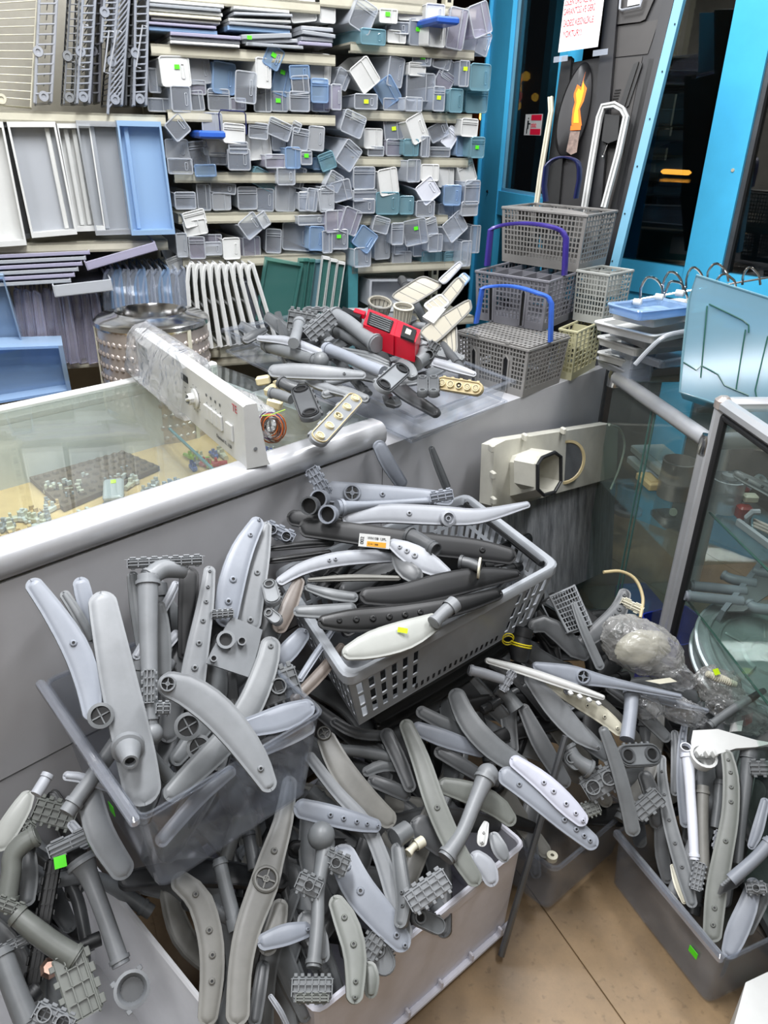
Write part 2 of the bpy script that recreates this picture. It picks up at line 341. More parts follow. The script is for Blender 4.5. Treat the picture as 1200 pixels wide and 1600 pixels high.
# parked car
cp = onpl(1045, 330, WP - WN * 1.5, WN); cp.z = -.15
e_ = empty('parked_car', cp, 'dark teal car parked in the street outside the large window', 'car')
Mc = fr(cp, WA, UZ)
prof = [(-1.9, .3), (-1.95, .75), (-1.7, .98), (-1.1, 1.05), (-.55, 1.5), (.9, 1.52), (1.5, 1.08), (2.0, .98), (2.05, .35)]
t = MB(); rings = []
for yy, sx, sz in ((-.85, .96, .97), (-.8, 1, 1), (.8, 1, 1), (.85, .96, .97)): rings.append([(x * sx, yy * (1 if z < 1.1 else .86), z * sz) for x, z in prof])
t.loft(rings, True, True, Mc); t.build('body', 'car_teal', e_)
for s_ in (-1, 1):
    t = MB(); t.prism([(-.98, 1.08), (-.5, 1.44), (.15, 1.46), (.15, 1.06)], 0, .02, Mc @ Matrix.Rotation(math.pi / 2, 4, 'X') @ Matrix.Translation((0, 0, s_ * .79))); t.build('window', 'black', e_)
    t = MB(); t.prism([(.2, 1.06), (.2, 1.46), (.85, 1.46), (1.3, 1.08)], 0, .02, Mc @ Matrix.Rotation(math.pi / 2, 4, 'X') @ Matrix.Translation((0, 0, s_ * .79))); t.build('window', 'black', e_)
    for x in (-1.25, 1.3):
        t = MB(); t.lathe([(.1, -.1), (.3, -.1), (.32, -.05), (.32, .05), (.3, .1), (.1, .1)], 18, Mc @ Matrix.Translation((x, s_ * .78, .3)) @ Matrix.Rotation(math.pi / 2, 4, 'X'), True); t.build('wheel', 'rubber', e_, True)
    t = MB(); t.bbox((0, s_ * .86, .92), (.2, .03, .03), .008, Mc); t.build('door_handle', 'black', e_)
t = MB(); t.bbox((.1, -.2, 1.54), (.16, .06, .025), .01, Mc); t.build('orange_glimmer', 'street_glow', e_)  # glowing block standing in for an orange glimmer on the car

# ------------------------------------------------------------------ glass-topped counter
cuR = (onC(604, 690) - CP).dot(CA); cuL = -.75
CW = (onz(0, 637, ZC) - CP).dot(-CN)
e_ = empty('display_counter', dz(CP + CA * .2 - CN * .2), 'long glass-topped display counter with silver edge and grey front panel', 'counter')
Mk = fr(dz(CP), CA, UZ)      # local y = into room side? z up
sgn = 1 if (Mk.to_3x3() @ Vector((0, 1, 0))).dot(CN) > 0 else -1
def cb(mb, u0, u1, v0, v1, z0, z1):      # v measured outward along CN
    mb.box(((u0 + u1) / 2, sgn * (v0 + v1) / 2, (z0 + z1) / 2), (u1 - u0, v1 - v0, z1 - z0), Mk)
def cP(u, v, z): q = dz(CP) + CA * u + CN * v; return Vector((q.x, q.y, z))
zpan = onC(0, 917).z
def bar(p0, p1, w_, h_, r_, up=UZ):
    p0, p1 = Vector(p0), Vector(p1); d = (p1 - p0); ln = d.length; s_ = MB()
    Mx = fr(p0, up.cross(d) if True else up, up); Mx = Matrix((up.cross(d).normalized(), up, d.normalized())).transposed().to_4x4() if False else None
    x = d.cross(UZ).normalized(); y = x.cross(d).normalized(); Mx = Matrix((x, y, -d.normalized() * -1)).transposed().to_4x4(); Mx.translation = p0
    s_.prism(rrect(w_, h_, r_, 5), 0, ln, Mx); return s_
FH = ZC - zpan
bar(cP(cuL, -.035, ZC - FH / 2), cP(cuR, -.035, ZC - FH / 2), .07, FH, .024).build('front_edge', 'counter_frame', e_, True)
bar(cP(cuL, -CW + .0, ZC - .02), cP(cuR, -CW + .0, ZC - .02), .03, .045, .006).build('back_edge', 'white', e_, True)
t = MB(); cb(t, cuL, cuR, -CW + .015, -.06, ZC - .012, ZC - .004); t.build('glass_top', 'glass', e_)
zb = onC(0, 1228).z
t = MB(); cb(t, cuL, cuR, -.03, -.012, zb, zpan - .002); t.build('front_panel', 'counter_panel', e_)
t = MB(); cb(t, cuL, cuR, -.03, -.014, .02, zb - .006); t.build('lower_panel', 'counter_panel', e_)
t = MB(); cb(t, cuL, cuR, -CW, -CW + .015, .02, ZC - .04); t.build('back_panel', 'white', e_)
t = MB(); cb(t, cuL, cuR, -CW + .015, -.03, .74, .755); t.build('inner_board', 'tan_board', e_)
t = MB(); cb(t, cuR - .012, cuR, -CW, -.03, .02, ZC - .045); t.build('end_panel', 'counter_panel', e_)
# second counter, grey, carrying the baskets
cuE = (onC(958, 572) - CP).dot(CA); ZD = onC(958, 572).z
e_ = empty('grey_cabinet', dz(cP(cuR + .3, -.25, 0)), 'plain grey cabinet at the end of the glass counter, under the cutlery baskets', 'cabinet')
t = MB(); cb(t, cuR + .003, cuE - .02, -.55, -.012, .02, ZD); t.build('body', 'counter_panel', e_)
t = MB(); cb(t, cuE - .019, cuE, -.55, -.008, .02, ZD + .004); t.build('end_post', 'alu_dark', e_)
# what lies inside the counter, on the tan board
fo = empty('foam_mat', onz(130, 720, .757), 'dark dimpled foam mat inside the glass counter', 'foam')
pts = [onz(*p, .757) for p in ((12, 720), (150, 693), (250, 735), (100, 800))]
n_ = 11; c = []
def bil(P, u, v): return P[0].lerp(P[1], u).lerp(P[3].lerp(P[2], u), v)
t = MB(); t.sheet([p + UZ * .012 for p in pts], None, .012, UZ); t.build('mat_sheet', 'foam', fo)
t = MB()
for i in range(n_):
    for j in range(n_ - 2):
        t.lathe([(.009, 0), (.007, .006), (.002, .009)], 6, Matrix.Translation(bil(pts, (i + .5) / n_, (j + .5) / (n_ - 2)) + UZ * .012), True)
o = t.build('dimple', 'foam', fo, True); o['kind'] = 'stuff'
bx_ = onz(180, 782, .76); e_ = empty('lidded_box', bx_, 'small clear lidded box of parts inside the glass counter', 'box')
Mb = fr(bx_, CA * .5 - CN * .9, UZ)
t = MB(); t.bbox((0, 0, .012), (.10, .042, .024), .004, Mb); t.build('box_base', 'grey', e_)
t = MB(); t.bbox((0, 0, .029), (.104, .046, .012), .004, Mb); t.build('lid', 'clear_frost', e_)
t = MB(); t.box((.03, 0, .0358), (.02, .012, .001), Mb); t.build('sticker', 'lime_y', e_)
gl_ = MB(); a, b = onz(195, 605, .80), onz(345, 745, .80); gl_.box(((b - a).length / 2, 0, 0), ((b - a).length, .006, .006), fr(a, b - a, UZ))
G('glass_edge', '5f9fb0', rough=.2); tag(gl_.build('glass_edge_strip', 'glass_edge'), 'blue-green glass strip lying across the inside of the counter', 'glass strip')
random.seed(11)
SW = ['white socket block with three lugs', 'cream latch with two tabs']
cnt = 0
for (x0, y0, x1, y1, n_, mats) in ((5, 835, 130, 790, 16, ('cream', 'white', 'grey_pale', 'tan_board')), (70, 780, 215, 745, 16, ('white', 'cream', 'grey_pale')), (15, 862, 80, 840, 5, ('cream', 'white')), (130, 815, 280, 760, 12, ('white', 'grey_pale', 'clear_frost', 'milky_grey')), (300, 728, 350, 722, 9, ('blue_lid', 'wire_lime', 'cream', 'red', 'grey')), (395, 712, 480, 680, 14, ('cream', 'blue_lid', 'white', 'grey_pale')), (480, 700, 560, 660, 10, ('white', 'blue_handle', 'grey_pale'))):
    for k in range(n_):
        f = random.random(); x = x0 + (x1 - x0) * f; y = y0 + (y1 - y0) * f + random.uniform(-14, 14)
        q = onz(x, y, .757); s_ = random.uniform(.7, 1.3)
        if (q - CP).dot(CN) > -.085: q -= CN * (.085 + (q - CP).dot(CN))
        Mx = fr(q, (random.uniform(-1, 1), random.uniform(-1, 1), 0), UZ)
        t = MB(); L_ = .022 * s_
        t.bbox((0, 0, .006), (L_ * 1.4, L_ * .6, .012), .002, Mx)
        for v in (-1, 1): t.box((v * L_ * .4, 0, .016), (L_ * .25, L_ * .4, .012), Mx)
        if k % 2: t.lathe([(L_ * .25, 0), (L_ * .25, L_ * .8)], 8, Mx @ Matrix.Translation((L_ * .7, 0, .006)) @ Matrix.Rotation(1.57, 4, 'Y'), True)
        mm = mats[k % len(mats)]; wd = {'tan_board': 'tan', 'grey_pale': 'pale grey', 'clear_frost': 'frosted', 'milky_grey': 'milky grey', 'wire_lime': 'lime green', 'blue_lid': 'bright blue', 'blue_handle': 'mid blue'}.get(mm, mm)
        pl_ = {5: 'in front of the foam mat', 70: 'beside the foam mat', 15: 'in the near corner', 130: 'around the lidded box', 300: 'at the foot of the control panel', 395: 'to the right of the control panel', 480: 'at the far end'}[x0]
        tag(t.build('switch_part', mm), '%s plastic switch part inside the glass counter, %s' % (wd, pl_), 'spare part', 'switch parts %s' % pl_)

# ------------------------------------------------------------------ shelves
SD = .36
def sb(mb, p, q, z0, z1, v0, v1):     # p,q points on the shelf plane; v outward
    u0, u1 = (p - SP).dot(SA), (q - SP).dot(SA)
    Mx = fr(dz(SP), SA, UZ); s_ = 1 if (Mx.to_3x3() @ Vector((0, 1, 0))).dot(SN) > 0 else -1
    mb.box(((u0 + u1) / 2, s_ * (v0 + v1) / 2, (z0 + z1) / 2), (u1 - u0, v1 - v0, z1 - z0), Mx)
unit = empty('shelving_unit', dz(onS(400, 300, -.2)), 'cream metal shelving unit of three bays along the back wall', 'shelving')
t = MB(); sb(t, onS(-120, 200), onS(748, 200), .05, 2.75, -SD - .03, -SD); t.build('back_panel', 'shelf_back', unit)
boards = [(-110, 258, 178, 0), (-110, 262, 378, 0), (-110, 345, 560, 0), (236, 524, 77, 0), (262, 524, 176, 0), (272, 524, 270, -.02), (278, 528, 333, -.02), (285, 540, 400, -.02), (300, 545, 553, -.02),
          (548, 742, 72, -.03), (550, 738, 175, -.03), (552, 732, 246, -.03), (554, 700, 337, -.03), (550, 735, 411, -.03), (550, 740, 500, -.03), (500, 745, 3, -.03), (236, 500, -8, -.02)]
for x0, x1, y, off in boards:
    a, b = onS(x0, y, off), onS(x1, y, off); zz = onS((max(x0, 0) + x1) / 2, y, off).z
    if x1 - x0 > 330: zz = onS(200 if y < 300 else 135, y, off).z
    t = MB(); sb(t, a, b, zz - .028, zz, off - .004, off); sb(t, a, b, zz - .006, zz, -SD, off); sb(t, a, b, zz - .028, zz - .022, off - .02, off)
    t.build('shelf_board', 'shelf_paint', unit)
BZ = {}
for x, n0 in ((250, 0), (536, -.05), (744, -.05), (-112, 0)):
    a = onS(x, 200, n0); 
    for vv in (-SD + .02,):
        t = MB(); sb(t, a, a + SA * .03, .03, 2.72, -SD, -SD + .03)
        t.build('upright', 'shelf_paint', unit)
        t = MB()
        for k in range(50): sb(t, a + SA * .008, a + SA * .022, .1 + k * .05, .125 + k * .05, -SD + .0301, -SD + .0306)
        o = t.build('slot', 'dark_gap', unit); o['kind'] = 'stuff'
a = onS(541, 420, -.05); t = MB(); sb(t, a, a + SA * .035, .03, onS(545, 358, -.05).z, -.3, -.03)
G('teal_paint', '3f7f86'); t.build('side_plate', 'teal_paint', unit)
# ------------------------------------------------------------------ fridge door bins on the shelves
ORD = ['first', 'second', 'third', 'fourth', 'fifth', 'sixth', 'seventh', 'eighth', 'ninth', 'tenth', 'eleventh', 'twelfth', 'thirteenth', 'fourteenth', 'fifteenth', 'sixteenth', 'seventeenth', 'eighteenth', 'nineteenth', 'twentieth', 'twenty-first', 'twenty-second', 'twenty-third', 'twenty-fourth', 'twenty-fifth']
MC = dict(w=('white', 'white'), c=('clear', 'clear'), g=('clear_grey', 'smoky clear'), f=('clear_frost', 'frosted'), b=('clear_blue', 'pale blue'), t=('clear_teal', 'pale teal'), v=('clear_violet', 'violet-tinted'), W=('white_cool', 'cool white'))
def bin_geo(w_, h_, d_, roll, yaw, ctr, mat, parent, style=0):
    """open-topped door bin: front wall with lip and finger recess, tapering body behind it"""
    R_ = fr(ctr, SA, UZ)                        # x along shelf, y = z x x, z up
    s_ = 1 if (R_.to_3x3() @ Vector((0, 1, 0))).dot(SN) > 0 else -1
    M_ = R_ @ Matrix.Rotation(math.radians(-roll), 4, Vector((0, -1, 0))) @ Matrix.Rotation(math.radians(yaw), 4, 'Z')
    t = MB(); r_ = min(w_, h_) * .10
    k = .93
    F = rrect(w_, h_, r_, 2); n = len(F)
    body = [[(x, s_ * 0, z) for x, z in F], [(x * k, -s_ * d_ * .5, z * k) for x, z in F], [(x * (k - .03), -s_ * d_, z * (k - .03)) for x, z in F]]
    # walls without the top strip: the bin stays open above
    vs = [p for r in body for p in r]; fs = []
    for a in range(2):
        for i in range(n):
            j = (i + 1) % n
            if F[i][1] > h_ * .5 - r_ * .3 and F[j][1] > h_ * .5 - r_ * .3: continue
            fs.append((a * n + i, a * n + j, (a + 1) * n + j, (a + 1) * n + i))
    fs.append(tuple(range(n))); fs.append(tuple(2 * n + i for i in range(n)))
    t.add(vs, fs, M_)
    o = t.build('body', mat, parent)
    e = .0022; t = MB()                          # thick lip round the front and along the open edges
    t.tube([(x, s_ * .001, z) for x, z in F], e, 5, M_, close=True)
    for x in (-1, 1): t.tube([(x * w_ / 2, 0, h_ / 2 - r_ * .6), (x * w_ / 2 * (k - .03), -s_ * d_, (h_ / 2 - r_ * .6) * (k - .03))], e, 5, M_)
    if style == 0: t.tube([(x * .28 + w_ * .26, s_ * .002, z * .55) for x, z in rrect(w_ * .4, h_ * .9, w_ * .06, 1)], e * .5, 4, M_, close=True)
    elif style == 1: t.tube([(-w_ * .5, s_ * .002, h_ * .22), (w_ * .5, s_ * .002, h_ * .22)], e * .7, 4, M_); t.tube([(-w_ * .5, s_ * .002, h_ * .32), (w_ * .5, s_ * .002, h_ * .32)], e * .7, 4, M_)
    else: t.tube([(w_ * .18, s_ * .002, -h_ * .5), (w_ * .18, s_ * .002, h_ * .5)], e * .8, 4, M_)
    t.build('lip', {'clear': 'clear_frost', 'clear_grey': 'clear_frost', 'clear_violet': 'clear_frost'}.get(mat, mat), parent)
    return M_, s_
def add_sticker(parent, M_, s_, x, z, mat='lime', a=.013, b=.009):
    t = MB(); t.box((x, s_ * .0032, z), (a, .0012, b), M_); t.build('sticker', mat, parent)
def bins(reg, data, where, grp):
    ox, oy, sc = reg
    L_ = []
    for k, d in enumerate(data):
        x, y, w_, h_, roll, c = d[:6]
        L_.append((ox + x / sc, oy + y / sc, w_ / sc, h_ / sc, roll, c, d[6:] and d[6]))
    L_.sort(key=lambda a: a[0])
    seen = {}
    for i, (px, py, pw_, ph, roll, c, stk) in enumerate(L_):
        rng = random.Random(int(px * 13 + py * 7))
        off = {1: .02, 0: -.02}[rng.random() < .5] - (.02)
        ctr = onS(px, py, off); sc_ = (ctr - CAM).dot(M3 @ Vector((0, 0, 1))) / FPX
        w_ = pw_ * sc_; h_ = ph * sc_ * 1.02; d_ = rng.uniform(.19, .27)
        yaw = rng.uniform(-14, 14)
        mat, word = MC[c]
        key = (c, bool(stk), abs(roll) > 9)
        seen[key] = seen.get(key, 0) + 1; nn = sum(1 for q in L_ if (q[5], bool(q[6]), abs(q[4]) > 9) == key)
        st = (' with green sticker' if stk == 1 else ' with yellow sticker' if stk else '')
        tilt = 'tilted ' if abs(roll) > 9 else ''
        if not st and not tilt: tilt = 'upright '
        if nn == 1: lab = 'only %s%s door bin%s, %s' % (tilt, word, st, where)
        else: lab = '%s%s door bin%s, %s from left, %s' % (tilt, word, st, ORD[seen[key] - 1], where)
        e = empty('door_bin', ctr - UZ * h_ / 2, lab, 'bin', grp)
        M_, s_ = bin_geo(w_, h_, d_, roll, yaw, ctr, mat, e, rng.randrange(3))
        if stk: add_sticker(e, M_, s_, rng.uniform(-.1, .1) * w_, rng.uniform(0, .2) * h_, 'lime' if stk == 1 else 'lime_y', .014, .011)
Z2 = (220, 0, 3.81); Z3 = (500, 0, 3.556)
bins(Z2, [(205, 425, 175, 150, -3, 'w', 1), (345, 410, 140, 150, -6, 'f'), (80, 480, 70, 120, 0, 'c'), (110, 625, 130, 65, 0, 'g'), (240, 590, 115, 130, 0, 'c'), (340, 520, 90, 70, 0, 'v'), (335, 600, 75, 100, -5, 'c'),
 (495, 465, 140, 160, 5, 'b'), (625, 520, 120, 160, 5, 'c'), (465, 595, 125, 110, 0, 'c'), (580, 620, 90, 60, 0, 'v'), (730, 435, 95, 150, 2, 'w'), (790, 340, 100, 110, 28, 'b', 1), (845, 470, 110, 165, 15, 'b', 1), (725, 590, 100, 130, 0, 'c'),
 (825, 605, 100, 100, 0, 'g', 1), (945, 430, 115, 65, -3, 'b'), (950, 505, 100, 90, -5, 'c'), (945, 605, 120, 100, 0, 'c'), (1070, 410, 130, 150, 3, 'w'), (1065, 540, 100, 120, 0, 'b'), (1070, 620, 110, 75, 0, 'v')],
 'middle bay, second shelf', 'door bins on the second shelf of the middle bay')
bins(Z2, [(220, 760, 110, 110, -38, 'c'), (425, 730, 115, 100, 0, 'f'), (555, 795, 130, 100, 3, 'w'), (445, 865, 140, 100, 0, 'w'), (215, 890, 130, 105, 0, 'f'), (235, 990, 140, 80, 0, 'c'), (345, 915, 110, 130, -8, 'c'),
 (455, 945, 110, 60, 0, 'g'), (700, 780, 110, 80, 5, 'c'), (585, 950, 130, 110, 0, 'g'), (580, 880, 110, 60, 0, 'g'), (702, 875, 140, 130, -6, 'w'), (385, 1015, 120, 60, -2, 'b'), (825, 770, 140, 90, 20, 'c'), (820, 845, 85, 90, 0, 'f'),
 (800, 960, 120, 70, 0, 'v'), (925, 755, 50, 50, 25, 'c'), (950, 830, 100, 110, 8, 'c'), (1045, 825, 90, 125, 4, 'f'), (905, 940, 90, 110, 0, 'b'), (985, 940, 70, 70, 0, 'c', 1), (1060, 975, 80, 60, 0, 'b'), (1110, 960, 90, 90, -20, 't')],
 'middle bay, third shelf', 'door bins on the third shelf of the middle bay')
bins(Z2, [(265, 1195, 120, 90, 0, 'c'), (375, 1175, 75, 140, 0, 'c'), (490, 1120, 145, 55, 5, 'c'), (480, 1200, 110, 90, 0, 'f'), (635, 1180, 115, 120, 0, 'c'), (740, 1190, 100, 120, 3, 'g'), (735, 1070, 150, 90, 25, 't'), (860, 1180, 130, 140, 3, 'f'),
 (865, 1050, 110, 90, 0, 'c'), (945, 1060, 60, 110, 15, 'g'), (970, 1200, 60, 100, 0, 'c'), (1020, 1190, 70, 120, 8, 'c'), (1100, 1190, 90, 120, -8, 'f')],
 'middle bay, fourth shelf', 'door bins on the fourth shelf of the middle bay')
bins(Z2, [(320, 1300, 130, 80, -12, 'w'), (325, 1355, 130, 80, -10, 'w'), (245, 1460, 60, 130, 0, 'f'), (335, 1475, 90, 120, 0, 'v'), (425, 1430, 110, 60, 0, 'v'), (430, 1480, 100, 70, 0, 'f'), (540, 1480, 100, 115, 0, 'w'), (660, 1480, 110, 130, 0, 'v'),
 (655, 1345, 120, 110, -35, 'c'), (730, 1310, 60, 80, -30, 'f'), (790, 1435, 90, 130, 4, 'c'), (930, 1410, 170, 150, 4, 'c'), (1045, 1420, 90, 130, 4, 'b'), (1110, 1440, 60, 120, 0, 'c'), (1020, 1310, 180, 50, 0, 'g'), (235, 1560, 150, 80, -20, 'w')],
 'middle bay, fifth shelf', 'door bins on the fifth shelf of the middle bay')
bins(Z2, [(965, 60, 150, 115, -8, 'w'), (1110, 75, 100, 100, 0, 'w')], 'middle bay, top shelf', 'door bins on the top shelf of the middle bay')
bins(Z3, [(240, 90, 130, 140, 25, 'c'), (380, 90, 100, 60, 0, 'w', 1), (505, 80, 135, 55, 0, 'w'), (640, 70, 110, 75, 0, 'w'), (295, 205, 150, 70, 0, 't'), (430, 155, 130, 50, 0, 'g'), (425, 205, 110, 55, 0, 'w'), (540, 180, 100, 120, 0, 'g', 1),
 (648, 185, 115, 125, 0, 'w'), (760, 160, 100, 190, 8, 'v'), (890, 110, 130, 150, -20, 'v'), (905, 240, 90, 110, 15, 'c')], 'right bay, top shelf', 'door bins on the top shelf of the right bay')
bins(Z3, [(250, 417, 120, 140, -38, 'w'), (125, 440, 80, 90, 25, 'c'), (90, 540, 60, 120, 0, 'v'), (420, 400, 100, 140, 8, 'c'), (375, 510, 110, 130, -35, 'b'), (540, 385, 105, 60, 0, 'w'), (565, 330, 105, 60, 0, 'g', 1), (680, 330, 100, 90, 12, 'c'),
 (560, 485, 160, 130, 0, 'c'), (730, 400, 100, 90, 25, 'c'), (800, 410, 60, 120, 0, 'g', 2), (890, 430, 130, 125, 0, 't'), (870, 560, 130, 115, 0, 't'), (660, 550, 70, 115, 0, 'g', 2), (690, 450, 100, 90, 30, 'v'), (755, 560, 90, 110, 0, 't'),
 (255, 565, 130, 70, 0, 'c', 2), (520, 580, 110, 65, 0, 'c'), (410, 580, 120, 55, 0, 'g')], 'right bay, second shelf', 'door bins on the second shelf of the right bay')
bins(Z3, [(185, 690, 130, 110, 20, 'c'), (295, 770, 110, 95, 0, 'w'), (410, 715, 110, 110, -8, 'g', 2), (540, 715, 110, 130, -25, 'w'), (660, 730, 110, 80, -28, 'c'), (725, 765, 70, 100, 35, 'W'), (830, 710, 105, 85, 2, 'w'), (310, 840, 90, 45, 0, 'c'),
 (410, 820, 95, 80, 0, 'v'), (505, 820, 85, 80, 0, 't'), (585, 815, 50, 100, 0, 'c'), (665, 845, 115, 45, 0, 'c'), (790, 810, 80, 100, 0, 'b'), (875, 820, 90, 100, 0, 't', 1), (160, 865, 110, 130, 35, 'c')],
 'right bay, third shelf', 'door bins on the third shelf of the right bay')
bins(Z3, [(245, 990, 130, 110, 0, 'g'), (380, 1010, 110, 130, -10, 'w'), (520, 950, 90, 110, 0, 'c'), (610, 960, 100, 80, 0, 'w'), (700, 970, 100, 120, -3, 'w'), (815, 955, 110, 120, -22, 'w'), (600, 1060, 110, 110, -38, 'W'), (735, 1085, 95, 100, 0, 'b'),
 (845, 1070, 100, 120, 0, 'g'), (250, 1085, 150, 55, 0, 'c'), (375, 1130, 130, 110, 0, 't'), (480, 1140, 80, 90, 0, 't'), (245, 1145, 120, 70, 0, 'g'), (585, 1160, 110, 80, 0, 'c'), (715, 1170, 120, 70, 0, 'c'), (830, 1160, 110, 70, 0, 'f'),
 (80, 1010, 90, 90, 28, 'c'), (120, 1060, 110, 100, -15, 'c'), (40, 1100, 80, 120, 0, 'f')], 'right bay, fourth shelf', 'door bins on the fourth shelf of the right bay')
bins(Z3, [(340, 1250, 90, 80, 15, 'c'), (250, 1330, 110, 110, 35, 'b'), (345, 1370, 100, 130, 0, 'f'), (430, 1300, 70, 110, 0, 'c'), (530, 1290, 130, 130, -12, 'c', 1), (620, 1260, 70, 90, -15, 'c'), (750, 1260, 140, 110, -35, 'c'), (640, 1350, 90, 90, 0, 'c'),
 (450, 1380, 90, 60, 0, 'c'), (560, 1380, 100, 80, 0, 'g'), (235, 1430, 110, 100, 0, 'c'), (455, 1440, 110, 80, 0, 'f'), (620, 1440, 120, 80, 0, 't'), (740, 1440, 120, 80, 0, 't'), (810, 1410, 70, 130, 0, 'c'), (860, 1330, 60, 140, 0, 'c'),
 (720, 1350, 90, 80, 0, 'f'), (80, 1230, 110, 110, 0, 'v'), (170, 1230, 110, 130, 20, 'v'), (110, 1330, 90, 100, 0, 'c', 1), (40, 1330, 80, 120, 0, 'f')], 'right bay, fifth shelf', 'door bins on the fifth shelf of the right bay')
# blue lids and pulls
for o_, lab in ((onS(220 + 395 / 3.81, 800 / 3.81, .0), 'bright blue lid strip between white bins on the third middle shelf'), (onS(500 + 648 / 3.556, 128 / 3.556, .02), 'dark blue lid on the white bin at the top shelf end')):
    t = MB(); t.bbox((0, 0, 0), (.075, .16, .02), .005, fr(o_, SA, UZ)); tag(t.build('blue_cover', 'blue_lid'), lab, 'lid')
c_ = onS(360, 191, .03); t = MB(); t.tube([c_ + SA * a + UZ * b for a, b in ((-.03, -.03), (-.032, .02), (-.026, .03), (.04, .028), (.045, .02), (.045, -.03))], .002, 6)
tag(t.build('wire_bail', 'navy', None, True), 'dark wire handle above a white bin on the third middle shelf', 'handle')
# flat drawer panels lying in stacks on the top shelf
def flat(px, py, pw_, ph, mat, roll, lab, grp, dep=.3, off=0.0, name='flat_tray', cat='tray'):
    mat = {'clear_violet': 'milky_violet', 'clear_grey': 'milky_grey', 'clear': 'clear_frost'}.get(mat, mat)
    c_ = onS(px, py, off); k = (c_ - CAM).dot(M3 @ Vector((0, 0, 1))) / FPX
    M_ = fr(c_, SA, UZ) @ Matrix.Rotation(math.radians(roll), 4, Vector((0, 1, 0)))
    s_ = 1 if (M_.to_3x3() @ Vector((0, 1, 0))).dot(SN) > 0 else -1
    w_, h_ = pw_ * k, ph * k
    e = empty(name, c_ - UZ * h_ / 2, lab, cat, grp)
    t = MB(); t.box((0, -s_ * dep / 2, -h_ * .3), (w_, dep, h_ * .25), M_); t.build('plate', mat, e)
    t = MB()
    for a, b, c, d in ((0, 0, w_, .004), (0, -s_ * dep, w_, .004)): t.bbox((a, b, 0), (c, d, h_ * .8), .0015, M_)
    for sx in (-1, 1): t.box((sx * w_ / 2, -s_ * dep / 2, 0), (.004, dep, h_ * .8), M_)
    t.build('rim', mat, e)
stk_l = [(275, 20, 430, 22, 'white'), (265, 45, 415, 20, 'clear'), (270, 72, 425, 20, 'white'), (262, 97, 425, 20, 'cream'), (270, 122, 395, 16, 'white'), (245, 150, 400, 18, 'clear_violet'), (250, 182, 400, 26, 'milky_blue'), (390, 213, 410, 22, 'clear_violet'), (385, 240, 405, 20, 'clear_frost'), (385, 262, 400, 18, 'white')]
stk_m = [(720, 58, 330, 20, 'white', 0), (730, 86, 350, 18, 'clear_grey', -2), (710, 122, 370, 18, 'white', -2), (715, 150, 370, 18, 'clear', 0), (705, 178, 370, 28, 'milky_blue', 0), (750, 215, 300, 30, 'clear', -5), (770, 245, 330, 24, 'clear_grey', -4), (800, 272, 340, 20, 'clear_frost', 0)]
stk_r = [(1050, 172, 190, 26, 'clear_grey', 0), (1060, 203, 200, 24, 'clear', 3), (1050, 235, 190, 24, 'clear_frost', 0), (1040, 262, 200, 22, 'clear_violet', 0)]
def cname(m): return {'white': 'white', 'clear': 'clear', 'cream': 'cream', 'clear_violet': 'violet-tinted', 'milky_blue': 'milky blue', 'clear_frost': 'frosted', 'clear_grey': 'smoky'}[m]
for nm, st in (('left', stk_l), ('centre', stk_m), ('right', stk_r)):
    for k, d in enumerate(st):
        same = sum(1 for q in st if q[4] == d[4]) > 1
        flat(220 + d[0] / 3.81, d[1] / 3.81, d[2] / 3.81, d[3] / 3.81, d[4], d[5] if len(d) > 5 else 0, '%s flat tray, %s from the top in the %s stack, top shelf' % (cname(d[4]), ORD[k], {'left': 'first', 'centre': 'second', 'right': 'third'}[nm]), 'flat trays stacked on the top shelf', off=.01 + .01 * (k % 2))
add_sticker(bpy.data.objects['shelving_unit'], fr(onS(220 + 647 / 3.81, 223 / 3.81, .035), SA, UZ) , 0, 0, 0, 'lime')
# ------------------------------------------------------------------ large drawer fronts standing in the left bay
def quadtray(name, P, off, th, mat, lab, cat, grp=None, inner=True, rim=None, side=None):
    """shallow tray or panel standing on a shelf: four corners (tl, tr, br, bl) found on the shelf plane, real depth behind"""
    Q = [onS(x, y, off) for x, y in P]; n = (Q[1] - Q[0]).cross(Q[3] - Q[0]).normalized()
    if n.dot(CAM - Q[0]) < 0: n = -n
    c_ = sum(Q, Vector()) / 4
    e = empty(name, min(Q, key=lambda q: q.z), lab, cat, grp)
    ins = [q.lerp(c_, .09) for q in Q]
    t = MB(); t.sheet([q - n * th * .5 for q in ins], None, .003, n); t.build('face', mat, e)
    t = MB(); B = [q - n * th for q in Q]
    for i in range(4):
        j = (i + 1) % 4; t.add([Q[i], Q[j], ins[j], ins[i], ins[i] - n * th * .5, ins[j] - n * th * .5, B[j], B[i]], [(0, 1, 2, 3), (3, 2, 5, 4), (1, 0, 7, 6)])
    t.build('frame', rim or mat, e)
    for u in (side or ()):       # raised runner lines down the face
        a, b = Q[0].lerp(Q[1], u), Q[3].lerp(Q[2], u)
        t = MB(); t.bbox(((b - a).length / 2, 0, 0), ((b - a).length * .9, .012, .006), .002, fr(a - n * th * .3, b - a, n)); t.build('ridge', rim or mat, e)
    return e
lft = 'large drawer fronts standing in the left bay'
quadtray('freezer_drawer', [(-70, 188), (4, 190), (42, 383), (-30, 388)], .03, .06, 'white', 'white drawer front cut off by the left edge of the photo', 'drawer front', lft)
quadtray('freezer_drawer', [(0, 190), (10, 190), (48, 372), (38, 374)], -.01, .05, 'grey_dark', 'narrow dark grey drawer edge beside the leftmost white front', 'drawer front', lft)
quadtray('freezer_drawer', [(10, 190), (86, 190), (121, 366), (50, 372)], .02, .07, 'milky_grey', 'grey translucent drawer front with white rim in the left bay', 'drawer front', lft, rim='white', side=(.8,))
